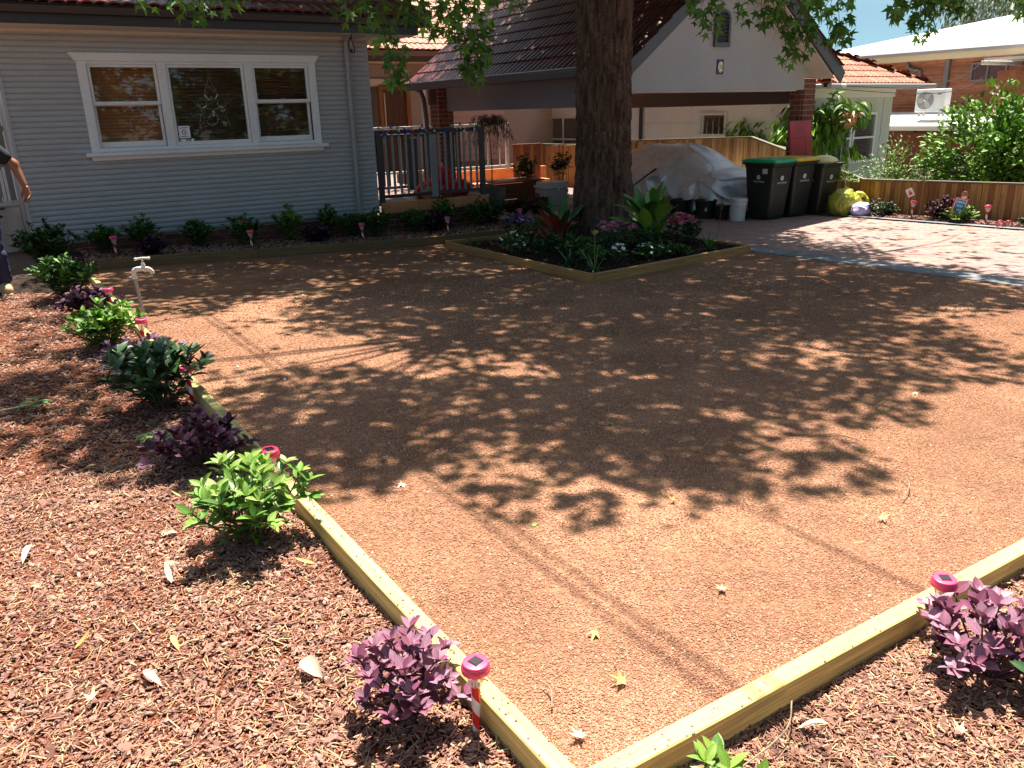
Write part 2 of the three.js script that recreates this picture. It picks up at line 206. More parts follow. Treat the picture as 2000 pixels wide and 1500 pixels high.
// driveway of clay pavers laid in herringbone; the nearest ones one by one
{
  R = rng(31); const dw = new THREE.Group(); dw.name = 'driveway'; scene.add(dw); dw.userData.label = 'herringbone driveway of reddish clay pavers'; tag(dw, null, null, null, 'structure');
  mesh('joint_sand', sheet(8.5, 12.47, -10.75, 3, -0.006, 8, 20), mat(lin(0.3, 0.22, 0.18), 0.95, { map: T.speck }), dw);
  const a = 0.115, cols = [[0.41, 0.24, 0.195], [0.37, 0.225, 0.2], [0.44, 0.26, 0.21], [0.36, 0.24, 0.22], [0.42, 0.225, 0.175]], pm = cols.map(c => mat(lin(...c), 0.8, { map: T.speck })), geo = [box(2 * a - 0.004, 0.05, a - 0.004, 0, 0, 0, 0.004, 0), box(a - 0.004, 0.05, 2 * a - 0.004, 0, 0, 0, 0.004, 2)];
  const list = [[], []], all = [];
  for (let i = 0; i < 36; i++) for (let j = 0; j < 122; j++) { const d = (((i - j) % 4) + 4) % 4, x = 8.5 + i * a, z = -10.75 + j * a; if (d === 0 && i < 35) all.push([0, x + a, z + a / 2]); else if (d === 3) all.push([1, x + a / 2, z + a]); }
  all.sort((p, q) => Math.hypot(p[1], p[2] + 2) - Math.hypot(q[1], q[2] + 2)); let near = 0;
  for (const [k, x, z] of all) {
    const y = G(x, z) - 0.025 + rr(-0.002, 0.002), c = Math.floor(R() * 5);
    if (z < -3.6 && near < 290) { near++; const m = new THREE.Mesh(geo[k], pm[c]); m.name = 'paver'; m.position.set(x, y, z); m.rotation.set(rr(-1, 1) * 0.006, 0, rr(-1, 1) * 0.006); dw.add(m); }
    else list[k].push([mat4(x, y, z, rr(-1, 1) * 0.006, 0, rr(-1, 1) * 0.006), lin(...cols[c])]);
  }
  const white = mat(lin(1, 1, 1), 0.8, { map: T.speck }); for (const k of [0, 1]) instanced('pavers', geo[k], white, list[k], dw);
  // grey concrete border along the gravel
  let z = -8.2; while (z < 2) { const L = rr(0.38, 0.42), m = mesh('edging_block', box(0.33, 0.06, L - 0.008, 0, 0, 0, 0.005, 2, R()), M.strip, dw); m.position.set(8.33 - 0.02 * 0 , G(8.33, z + L / 2) - 0.018 + rr(-0.002, 0.002), z + L / 2); m.rotation.x = -0.0227; z += L; }
  struct('driveway_kerb', sheet(12.3, 12.46, -9.4, 2, 0.022, 1, 10), M.strip, dw);
}

// ================================================================ roofs of overlapping tiles
// one interlocking tile: two rolls across, a thick nose; local x across, z up the slope (towards the ridge), y out of the roof
function tileGeo(w, l, steps = 12) {
  const P = [], U = [], prof = t => 0.024 * Math.pow(Math.abs(Math.sin(t * Math.PI * 2)), 0.8);
  const q = (a, b, c, d) => { P.push(...a, ...b, ...c, ...a, ...c, ...d); for (const k of [a, b, c, a, c, d]) U.push(k[0], k[2]); };
  for (let i = 0; i < steps; i++) { const t = i / steps, s = (i + 1) / steps, x = -w / 2 + t * w, X = -w / 2 + s * w, h = prof(t), k = prof(s), ov = 0.06;
    q([x, h + 0.020, 0], [X, k + 0.020, 0], [X, k - 0.004, -l - ov], [x, h - 0.004, -l - ov]);
    q([x, h - 0.004, 0.0], [X, k - 0.004, 0.0], [X, k + 0.020, 0], [x, h + 0.020, 0]); }
  const g = new THREE.BufferGeometry(); g.setAttribute('position', new THREE.Float32BufferAttribute(P, 3)); g.setAttribute('uv', new THREE.Float32BufferAttribute(U, 2)); g.computeVertexNormals(); return g;
}
// slope from an eave line: o = eave start, ux = unit along the eave, up = unit up the slope; keep(s, t) clips; the first maxParts tiles stay single parts
function tiledSlope(parent, o, ux, up, W, L, mats, keep, maxParts, tw = 0.3, tl = 0.33, seed = 5, order) {
  R = rng(seed); const nrm = up.clone().cross(ux).normalize(); if (nrm.y < 0) nrm.negate(); const base = new THREE.Matrix4().makeBasis(ux, nrm, up.clone().negate());
  if (base.determinant() < 0) base.makeBasis(ux.clone().negate(), nrm, up.clone().negate());
  const gs = [tileGeo(tw, tl), tileGeo(tw * 0.995, tl * 1.01)], rest = mats.map(() => new Merge()), spots = [];
  for (let r = 0; r * tl < L; r++) for (let c = 0; (c + 0.5) * tw < W; c++) { const s = (c + 0.5) * tw, t = r * tl; if (keep && !keep(s, t)) continue; spots.push([s, t, order ? order(s, t) : t * 100 + s]); }
  spots.sort((a, b) => a[2] - b[2]);
  spots.forEach(([s, t], i) => {
    const p = o.clone().addScaledVector(ux, s).addScaledVector(up, t), m = base.clone(); m.multiply(new THREE.Matrix4().makeRotationZ(rr(-1, 1) * 0.006)); m.setPosition(p.addScaledVector(nrm, rr(0, 0.004)));
    const k = Math.floor(R() * mats.length);
    if (i < maxParts) { const e = new THREE.Mesh(gs[i % 2], mats[k]); e.name = 'tile'; e.castShadow = e.receiveShadow = true; e.applyMatrix4(m); parent.add(e); } else rest[k].add(gs[0], m);
  });
  rest.forEach((f, k) => { if (f.p.length) { const g = f.build(); g.deleteAttribute('color'); mesh('tile_field', g, mats[k], parent, 'stuff'); } });
}
function ridge(parent, a, b, mats, len = 0.42, r = 0.1) { const d = b.clone().sub(a), n = Math.max(1, Math.round(d.length() / len)); for (let i = 0; i < n; i++) { const g = plain(new THREE.CylinderGeometry(r * 1.08, r, len * 1.12, 9, 1, true, -Math.PI / 2 - 0.25, Math.PI + 0.5)); g.rotateX(Math.PI / 2); const m = mesh('ridge_tile', g, mats[i % mats.length], parent); m.position.copy(a).addScaledVector(d, (i + 0.5) / n); m.lookAt(m.position.clone().add(d)); m.rotateZ(Math.PI); m.updateMatrix(); } }
function lay(parent, x0, y0, len, courses, mats, place, o = {}) { // bricks in stretcher bond; place(geometry-local matrix) puts the row
  const bh = o.bh || 0.076, pitch = o.pitch || 0.086, bl = 0.23, bd = o.bd || 0.05, gs = {}; for (let c = 0; c < courses; c++) { let x = x0 - (c % 2 ? 0.12 : 0); while (x < x0 + len - 0.01) { const a = Math.max(x, x0), b = Math.min(x + bl, x0 + len), w = b - a; if (w > 0.03) { const key = w.toFixed(2); gs[key] = gs[key] || box(w, bh, bd, 0, 0, 0, 0.003, 0, R()); const m = new THREE.Mesh(gs[key], mats[Math.floor(R() * mats.length)]); m.name = 'brick'; m.castShadow = m.receiveShadow = true; m.position.set((a + b) / 2, y0 + c * pitch + bh / 2, rr(-0.0015, 0.0015)); if (place) place(m); parent.add(m); } x += bl + 0.01; } }
}

// ================================================================ grey house
const house = thing('weatherboard_house', 'grey weatherboard house with white triple window and dark tiled roof', 'house');
{
  R = rng(11); const zw = -12.25, x0 = 0.47, x1 = 5.31, yb = -0.04, ex = 0.06875, bg = {};
  const pf = y => [[y + ex + 0.002, zw + 0.003], [y + ex - 0.004, zw + 0.011], [y + ex * 0.82, zw + 0.0175], [y + ex * 0.6, zw + 0.0215], [y + ex * 0.38, zw + 0.0215], [y + ex * 0.18, zw + 0.017], [y + 0.004, zw + 0.009], [y, zw + 0.0], [y + 0.002, zw - 0.005]];
  for (let i = 0; i < 38; i++) { const y = yb + i * ex, segs = y > 1.0 && y + ex < 2.26 ? [[x0, 1.36], [4.42, x1]] : [[x0, x1]]; for (const [a, b] of segs) mesh('cladding_board', profileX(pf(y), a, b, R() * 3), M.cladding, house); }
  mesh('corner_stop', box(0.045, 2.62, 0.05, x1 - 0.01, 1.27, zw - 0.012, 0.004), M.cladding, house); mesh('corner_stop', box(0.045, 2.62, 0.07, x0 - 0.02, 1.27, zw - 0.01, 0.004), M.cladding, house);
  // shell: walls round a dark room
  mesh('wall', [box(0.12, 2.66, 7.6, x0 + 0.05, 1.25, zw - 3.84), box(0.12, 2.66, 4.3, x1 - 0.07, 1.25, zw - 2.2), box(x1 - x0 - 0.3, 2.66, 0.12, 2.9, 1.25, zw - 7.5), box(0.72, 2.66, 0.08, 0.95, 1.25, zw - 0.05), box(0.75, 2.66, 0.08, 4.87, 1.25, zw - 0.05), box(3.2, 1.08, 0.08, 2.9, 0.47, zw - 0.05), box(3.2, 0.38, 0.08, 2.9, 2.4, zw - 0.05)], M.cladding, house);
  mesh('room', [box(4.5, 0.05, 3.2, 2.9, 0.3, zw - 1.8), box(4.5, 2.4, 0.05, 2.9, 1.4, zw - 3.2), box(4.6, 0.04, 7.2, 2.9, 2.56, zw - 3.9)], M.room, house);
  // brick plinth
  mesh('plinth_mortar', box(x1 - x0 - 0.02, 0.6, 0.06, 2.89, -0.36, zw - 0.05), M.mortar, house);
  lay(house, x0 + 0.01, -0.6, x1 - x0 - 0.02, 6, M.bricksDark, m => { m.position.z += zw - 0.034; m.position.y += 0.035; }, { pitch: 0.086 });
  // eaves
  mesh('fascia', [box(5.9, 0.2, 0.03, 2.95, 2.67, -11.665, 0.004), box(0.03, 0.2, 9, 5.905, 2.67, -16.2, 0.004)], M.fasciaDark, house);
  mesh('gutter', [profileX([[2.79, -11.645], [2.7, -11.64], [2.675, -11.6], [2.685, -11.555], [2.76, -11.535], [2.79, -11.54]], -0.6, 5.99), box(0.11, 0.1, 9, 5.965, 2.73, -16.0, 0.01)], M.fasciaDark, house);
  mesh('soffit', box(6.35, 0.02, 9.3, 2.7, 2.575, -16.34), M.soffit, house);
  mesh('soffit_bead', box(4.9, 0.04, 0.03, 2.88, 2.548, zw + 0.04, 0.004), M.soffit, house);
  // roof: front slope with a hip at the right
  const pr = 0.466, o = V(-0.7, 2.79, -11.5), up = V(0, pr, -1).normalize(), k = Math.hypot(1, pr);
  const deck = new THREE.BufferGeometry(); deck.setAttribute('position', new THREE.Float32BufferAttribute([-0.7, 2.77, -11.52, 5.97, 2.77, -11.52, 1.3, 2.77 + pr * 4.7, -16.2, -0.7, 2.77, -11.52, 1.3, 2.77 + pr * 4.7, -16.2, -0.7, 2.77 + pr * 4.7, -16.2, 5.97, 2.77, -11.52, 5.97, 2.77, -21, 1.3, 2.77 + pr * 4.7, -16.2, -0.7, 2.77 + pr * 4.7, -16.2, 1.3, 2.77 + pr * 4.7, -16.2, -0.7, 2.77, -21, 1.3, 2.77 + pr * 4.7, -16.2, 5.97, 2.77, -21, -0.7, 2.77, -21], 3)); deck.computeVertexNormals(); boxUV(deck);
  mesh('roof_deck', deck, M.tilesGlazed[0], house);
  tiledSlope(house, o, V(1, 0, 0), up, 6.7, 4.6 * k, M.tilesGlazed, (s, t) => s < 6.75 - t / k, 66, 0.3, 0.33, 12);
  ridge(house, V(5.99, 2.8, -11.5), V(1.3, 2.8 + pr * 4.7, -16.2), M.tilesGlazed);
  // downpipe with swan neck
  mesh('downpipe', [tube([[4.96, 2.5, zw + 0.07], [4.96, 1.5, zw + 0.07], [4.96, -0.1, zw + 0.07]], 0.04, 14, 10), tube([[4.96, 2.52, zw + 0.075], [4.98, 2.55, zw + 0.12], [5.05, 2.57, zw + 0.35], [5.1, 2.6, zw + 0.52], [5.11, 2.7, zw + 0.6]], 0.043, 14, 20)], M.downpipe, house);
  for (const y of [0.35, 2.2]) mesh('pipe_bracket', box(0.12, 0.03, 0.06, 4.96, y, zw + 0.06, 0.004), M.downpipe, house);

  // windows: one frame of three lights
  const W = grp('window', house), zf = zw + 0.03;
  mesh('architrave', [box(0.11, 1.2, 0.035, 1.37, 1.64, zf, 0.004), box(0.11, 1.2, 0.035, 4.405, 1.64, zf, 0.004)], M.trimWhite, W);
  { const s = new THREE.Shape([[1.235, 2.3], [4.525, 2.3], [4.46, 2.205], [1.305, 2.205]].map(p => new THREE.Vector2(...p))); const g = new THREE.ExtrudeGeometry(s, { depth: 0.05, bevelEnabled: true, bevelSize: 0.004, bevelThickness: 0.004, bevelSegments: 1 }); g.translate(0, 0, zf - 0.02); mesh('head_board', boxUV(g), M.trimWhite, W); }
  mesh('sill', [box(3.3, 0.05, 0.11, 2.89, 1.052, zf + 0.03, 0.006), box(3.17, 0.055, 0.04, 2.89, 1.0, zf + 0.005, 0.005)], M.trimWhite, W);
  for (const x of [2.325, 3.475]) mesh('mullion', box(0.11, 1.13, 0.06, x, 1.645, zf - 0.012, 0.004), M.trimWhite, W);
  mesh('frame', [box(3.0, 0.04, 0.05, 2.89, 2.186, zf - 0.02, 0.004), box(3.0, 0.05, 0.06, 2.89, 1.103, zf - 0.015, 0.004)], M.trimWhite, W);
  const lights = [[1.43, 2.265, 1], [2.385, 3.415, 0], [3.535, 4.345, 1]];
  lights.forEach(([a, b, dbl], li) => {
    const w = b - a, c = (a + b) / 2, zs = zf - 0.03, st = 0.035;
    const sash = (y0, y1, z, bot) => [box(w, st, 0.04, c, y1 - st / 2, z, 0.003), box(w, bot, 0.04, c, y0 + bot / 2, z, 0.003), box(st, y1 - y0 - st - bot, 0.04, a + st / 2, (y0 + bot + y1 - st) / 2, z, 0.003), box(st, y1 - y0 - st - bot, 0.04, b - st / 2, (y0 + bot + y1 - st) / 2, z, 0.003)];
    if (dbl) { mesh('sash', sash(1.665, 2.165, zs + 0.004, 0.045), M.trimWhite, W); mesh('sash', sash(1.128, 1.69, zs - 0.042, 0.075), M.trimWhite, W); mesh('pane', box(w - 0.05, 0.44, 0.004, c, 1.92, zs), M.glass, W); mesh('pane', box(w - 0.05, 0.48, 0.004, c, 1.43, zs - 0.044), M.glass, W); mesh('sash_lift', [tube([[c - 0.03, 1.71, zs + 0.02], [c, 1.72, zs + 0.045], [c + 0.03, 1.71, zs + 0.02]], 0.006, 6)], M.zinc, W); }
    else { mesh('sash', sash(1.128, 2.165, zs, 0.05), M.trimWhite, W); mesh('pane', box(w - 0.05, 0.97, 0.004, c, 1.66, zs), M.glass, W); }
    // timber venetian blind
    const bm = M.blind, zb = zs - 0.13, sg = box(w - 0.03, 0.003, 0.048, 0, 0, 0, 0, 0, li);
    for (let i = 0; i < 24; i++) { const s = new THREE.Mesh(sg, bm); s.name = 'blind_slat'; s.position.set(c, 1.14 + i * 0.0435, zb); s.rotation.x = li === 0 ? 1.15 : li === 1 ? -0.12 : -0.3; W.add(s); }
    mesh('blind_cord', [box(0.003, 1.05, 0.003, a + w * 0.2, 1.65, zb + 0.026), box(0.003, 1.05, 0.003, a + w * 0.8, 1.65, zb + 0.026)], bm, W);
  });
  // stickers inside the lower left corner of the big pane
  const cv = document.createElement('canvas'); cv.width = 128; cv.height = 128; const c2 = cv.getContext('2d'); c2.fillStyle = '#e9e9ee'; c2.fillRect(0, 0, 128, 128); c2.fillStyle = '#b0464e'; c2.fillRect(18, 16, 92, 9); c2.fillRect(18, 104, 92, 9); c2.strokeStyle = '#3a62a8'; c2.lineWidth = 9; c2.beginPath(); c2.arc(64, 66, 24, 0.5, 5.6); c2.stroke(); c2.fillStyle = '#26406f'; c2.fillRect(60, 60, 30, 10);
  const ct = new THREE.CanvasTexture(cv); ct.colorSpace = THREE.SRGBColorSpace;
  const pl = new THREE.PlaneGeometry(0.15, 0.16); const s1 = new THREE.Mesh(pl, mat('#ffffff', 0.5, { map: ct })); s1.name = 'sticker'; s1.position.set(2.51, 1.30, zf - 0.024); W.add(s1);
  const cw = document.createElement('canvas'); cw.width = 128; cw.height = 32; const c3 = cw.getContext('2d'); c3.fillStyle = '#1f7a5f'; c3.fillRect(0, 0, 128, 32); c3.fillStyle = '#e6eee8'; c3.fillRect(6, 6, 44, 20); c3.fillRect(98, 4, 22, 24); c3.fillStyle = '#bfe0d2'; c3.fillRect(54, 12, 40, 7); const ct2 = new THREE.CanvasTexture(cw); ct2.colorSpace = THREE.SRGBColorSpace;
  const s2 = new THREE.Mesh(new THREE.PlaneGeometry(0.2, 0.048), mat('#ffffff', 0.5, { map: ct2 })); s2.name = 'sticker'; s2.position.set(2.535, 1.19, zf - 0.024); W.add(s2);
}
{ // star decoration hanging behind the middle pane
  const t = thing('star_decoration', 'unlit rope light star with smaller stars inside, hung behind the middle window pane', 'star decoration', [2.95, 1.66, -12.31]);
  const star = (ro, ri, n = 5, ph = Math.PI / 2) => { const p = []; for (let i = 0; i <= n * 2; i++) { const r = i % 2 ? ri : ro, a = ph + i * Math.PI / n; p.push(V(Math.cos(a) * r, Math.sin(a) * r, 0)); } return p; };
  const ring = (p, r) => { const gs = []; for (let i = 0; i < p.length - 1; i++) gs.push(tube([p[i], p[i].clone().lerp(p[i + 1], 0.5), p[i + 1]], r, 7, 2)); return gs; };
  mesh('outer_star', ring(star(0.36, 0.155), 0.0065), mat(lin(0.24, 0.085, 0.11), 0.4), t); mesh('middle_star', ring(star(0.24, 0.12), 0.0055), mat(lin(0.09, 0.15, 0.11), 0.4), t); mesh('inner_star', ring(star(0.115, 0.065, 6), 0.0055), mat(lin(0.24, 0.2, 0.13), 0.4), t);
  const o = star(0.36, 0.155), q = star(0.24, 0.12), cl = []; for (const i of [1, 3, 5, 7, 9]) cl.push(tube([o[i], o[i].clone().lerp(q[i], 0.5), q[i].clone().multiplyScalar(0.75)], 0.008, 6, 2)); mesh('clip', cl, mat(lin(0.75, 0.74, 0.68), 0.3), t);
  mesh('cord', [tube([[0.02, -0.1, 0], [0.05, -0.2, 0.0], [0.01, -0.27, 0.0], [-0.06, -0.28, 0], [-0.1, -0.24, 0]], 0.004, 6, 20), tube([[0, 0.36, 0], [0, 0.42, 0], [0, 0.5, 0]], 0.002, 5)], mat(lin(0.6, 0.6, 0.58), 0.4), t);
}

// ================================================================ tiled porch with its balustrade
{
  R = rng(17); const p = thing('porch', 'low brick porch edged with orange terracotta tiles beside the house', 'porch'), zw = -12.25;
  mesh('floor', box(2.06, 0.05, 2.3, 6.36, 0.085, zw - 1.17), M.terraFloor, p);
  for (let i = 0; i < 6; i++) mesh('edge_tile', box(0.325, 0.175, 0.03, 5.36 + 0.33 * (i + 0.5), 0.025, zw + 0.0, 0.006, 0, R()), M.terra, p);
  mesh('edge_tile', box(0.03, 0.175, 0.32, 7.39, 0.025, zw - 0.17, 0.006), M.terra, p);
  mesh('bed_joint', box(2.0, 0.17, 0.03, 6.37, 0.027, zw - 0.012), M.grout, p);
  mesh('plinth_mortar', [box(2.0, 0.55, 0.06, 6.36, -0.335, zw - 0.06), box(0.06, 0.6, 2.2, 7.34, -0.3, zw - 1.15)], M.mortar, p);
  lay(p, 5.36, -0.6, 2.0, 6, M.bricksDark, m => { m.position.z += zw - 0.05; m.position.y += 0.01; }, {});
}
function railing(name, label, x0, x1, y0, y1, z, n, dark, slat, group) {
  const b = thing(name, label, 'railing', [0, 0, 0], 0, group), w = x1 - x0;
  for (const x of [x0 + 0.03, x1 - 0.04]) mesh('post', box(0.085, y1 - y0 + 0.06, 0.06, x, (y0 + y1) / 2 - 0.03, z, 0.004), dark, b);
  mesh('top_rail', box(w - 0.12, 0.06, 0.05, (x0 + x1) / 2, y1 - 0.035, z, 0.004), dark, b); mesh('bottom_rail', box(w - 0.12, 0.05, 0.045, (x0 + x1) / 2, y0 + 0.035, z, 0.004), dark, b);
  const sg = box(0.038, y1 - y0 - 0.13, 0.022, 0, 0, 0, 0.002);
  for (let i = 0; i < n; i++) { const x = x0 + 0.09 + (i + 0.5) * (w - 0.18) / n; if (Math.abs(i - (n - 1) / 2 - (n > 12 ? 0.0 : 99)) < 0.6 && n > 12) { mesh('wide_slat', box(0.12, y1 - y0 - 0.06, 0.03, x, (y0 + y1) / 2 - 0.06, z + 0.02, 0.003), slat, b); continue; } const m = new THREE.Mesh(sg, slat); m.name = 'slat'; m.position.set(x, (y0 + y1) / 2, z); m.castShadow = m.receiveShadow = true; b.add(m); }
  return b;
}
railing('porch_railing', 'dark framed porch railing with grey slats, draped with coloured fairy lights', 5.37, 7.33, 0.17, 1.23, -12.27, 15, M.railDark, M.slatGrey);
railing('rear_railing', 'dark slatted railing at the back of the porch, behind the light-draped one', 5.9, 8.0, 0.12, 1.12, -14.3, 18, M.railDark, M.railDark);
railing('white_railing', 'white slatted railing with round top rail beyond the porch', 6.6, 10.6, 0.22, 1.22, -16.6, 12, M.railWhite, M.railWhite);
{ // fairy lights along the rail
  R = rng(19); const f = thing('fairy_lights', 'string of small coloured fairy lights wound along the dark porch rail', 'fairy lights', [5.37, 1.23, -12.23]);
  const pts = []; for (let i = 0; i <= 60; i++) pts.push(V(i / 60 * 1.9, 0.0 + 0.03 * Math.sin(i * 1.1) - 0.012 * Math.sin(i * 0.4), 0.0 + 0.02 * Math.cos(i * 1.7))); mesh('wire', tube(pts, 0.004, 5, 180), mat(lin(0.02, 0.06, 0.03), 0.5), f);
  const cs = [[0.03, 0.05, 0.5], [0.02, 0.35, 0.16], [0.6, 0.05, 0.05], [0.7, 0.5, 0.15], [0.8, 0.75, 0.6], [0.04, 0.06, 0.55]].map(c => mat(lin(...c), 0.25)); const g = plain(new THREE.SphereGeometry(0.017, 8, 6).scale(1, 1.3, 1));
  for (let i = 0; i < 54; i++) { const p = pts[Math.floor(rr(0, 60))], m = new THREE.Mesh(g, cs[Math.floor(R() * 6)]); m.name = 'bulb'; m.position.set(p.x + rr(-0.01, 0.01), p.y + rr(-0.045, 0.035), p.z + 0.02); m.rotation.z = rr(-1, 1); f.add(m); }
}
{ // collapsed red inflatable behind the railing
  R = rng(23); const t = thing('red_inflatable', 'crumpled red deflated festive decoration lying on the porch behind the railing', 'decoration', [6.45, 0.11, -12.52]);
  const lump = (x, y, z, a, b, c, s) => { const g = new THREE.IcosahedronGeometry(1, 5); const p = g.attributes.position; for (let i = 0; i < p.count; i++) { const v = V(p.getX(i), p.getY(i), p.getZ(i)), k = 1 + 0.32 * (n3(v.x * 3 + s, v.y * 3, v.z * 3, 3) - 0.5) + 0.16 * (n3(v.x * 9, v.y * 9 + s, v.z * 9, 4) - 0.5); v.multiplyScalar(k); p.setXYZ(i, v.x * a, Math.max(0, v.y * b + b * 0.75), v.z * c); } g.translate(x, y, z); g.computeVertexNormals(); return plain(g); };
  const red = mat(lin(0.62, 0.012, 0.012), 0.45, { map: T.fabric }); mesh('red_cloth', [lump(0.22, 0.0, 0, 0.55, 0.14, 0.2, 1), lump(0.2, 0.1, -0.05, 0.19, 0.26, 0.16, 2), lump(-0.12, 0, 0.02, 0.2, 0.16, 0.17, 3), lump(0.5, 0.02, 0, 0.2, 0.15, 0.14, 6)], red, t);
  mesh('tan_patch', [lump(-0.18, 0.0, 0.16, 0.13, 0.12, 0.08, 4)], mat(lin(0.5, 0.26, 0.1), 0.6), t); mesh('white_trim', [lump(0.42, 0.13, 0.0, 0.16, 0.06, 0.1, 5)], mat(lin(0.7, 0.62, 0.6), 0.7), t);
}
// ================================================================ rear wing of the house
{
  R = rng(27); const w = thing('rear_wing', 'cream rear wing with sunlit terracotta roof and brown front door', 'house wing'), z = -19;
  mesh('wall', [box(2.75, 2.7, 0.12, 6.52, 1.3, z - 0.06), box(0.6, 2.7, 0.12, 9.6, 1.3, z - 0.06), box(1.05, 0.6, 0.12, 8.8, 2.4, z - 0.06), box(6, 2.7, 0.12, 12.9, 1.3, z - 0.5)], mat(lin(0.55, 0.42, 0.33), 0.8, { map: T.wall }), w);
  for (let i = 0; i < 9; i++) mesh('cladding_board', profileX([[0.25 + i * 0.16 + 0.16, z + 0.0], [0.25 + i * 0.16 + 0.02, z + 0.018], [0.25 + i * 0.16, z]], 9.95, 12.0, R()), mat(lin(0.6, 0.42, 0.36), 0.7), w);
  mesh('cream_band', box(7, 0.16, 0.06, 9, 2.2, z + 0.08, 0.004), mat(lin(0.72, 0.62, 0.52), 0.6), w);
  mesh('bulkhead', box(7, 0.32, 0.06, 9, 2.44, z + 0.02), mat(lin(0.4, 0.32, 0.27), 0.7), w);
  mesh('soffit', box(7.5, 0.02, 0.7, 9, 2.62, z + 0.3), mat(lin(0.7, 0.5, 0.3), 0.7), w);
  const d = grp('door', w); mesh('door_frame', [box(0.1, 2.05, 0.1, 8.47, 1.13, z + 0.06, 0.004), box(0.1, 2.05, 0.1, 9.2, 1.13, z + 0.06, 0.004), box(0.63, 0.12, 0.1, 8.83, 2.09, z + 0.06, 0.004)], wood(lin(0.5, 0.2, 0.06), 0.5), d); mesh('leaf', box(0.63, 1.92, 0.045, 8.835, 1.07, z + 0.02, 0.004), wood(lin(0.17, 0.07, 0.035), 0.6), d); mesh('screen', box(0.03, 1.8, 0.02, 8.58, 1.07, z + 0.06), mat(lin(0.75, 0.62, 0.45), 0.5), d); mesh('handle', [cyl(0.02, 0.02, 0.06, 9.1, 1.08, z + 0.07, 10), cyl(0.012, 0.012, 0.12, 9.08, 1.1, z + 0.09, 10)], M.zinc, d);
  mesh('hall', [box(0.04, 2.2, 1.6, 7.9, 1.2, z - 0.9), box(0.04, 2.2, 1.6, 8.5, 1.2, z - 0.9), box(0.6, 2.2, 0.04, 8.2, 1.2, z - 1.7), box(0.6, 0.04, 1.6, 8.2, 2.25, z - 0.9)], M.room, w); mesh('lintel', box(0.6, 0.5, 0.12, 8.15, 2.44, z - 0.06), mat(lin(0.55, 0.42, 0.33), 0.8), w);
  mesh('white_post', [box(0.09, 2.1, 0.09, 9.45, 1.1, z + 0.4, 0.004), box(0.09, 2.1, 0.09, 9.72, 1.1, z + 0.4, 0.004)], M.railWhite, w);
  mesh('fascia', box(7.6, 0.16, 0.03, 9, 2.71, z + 0.62, 0.004), M.beamBrown, w); mesh('gutter', profileX([[2.86, z + 0.64], [2.78, z + 0.65], [2.75, z + 0.7], [2.78, z + 0.75], [2.86, z + 0.76]], 5.2, 12.8), mat(lin(0.3, 0.17, 0.15), 0.4), w);
  mesh('step', [box(3.4, 0.3, 1.6, 10.4, 0.0, -18.0), box(3.2, 0.14, 0.5, 10.3, -0.2, -17.0)], M.terra, w);
  const pr = 0.52, k = Math.hypot(1, pr); const dk = poly([[5.2, 0], [12.8, 0], [12.8, 4.2], [5.2, 4.2]], 0.03, new THREE.Matrix4().makeRotationX(-Math.PI / 2 + Math.atan(pr)).setPosition(0, 2.83, z + 0.72)); mesh('roof_deck', dk, M.tilesTerra[0], w);
  tiledSlope(w, V(5.2, 2.88, z + 0.76), V(1, 0, 0), V(0, pr, -1).normalize(), 7.5, 4.0, M.tilesTerra, null, 230, 0.3, 0.33, 14);
}
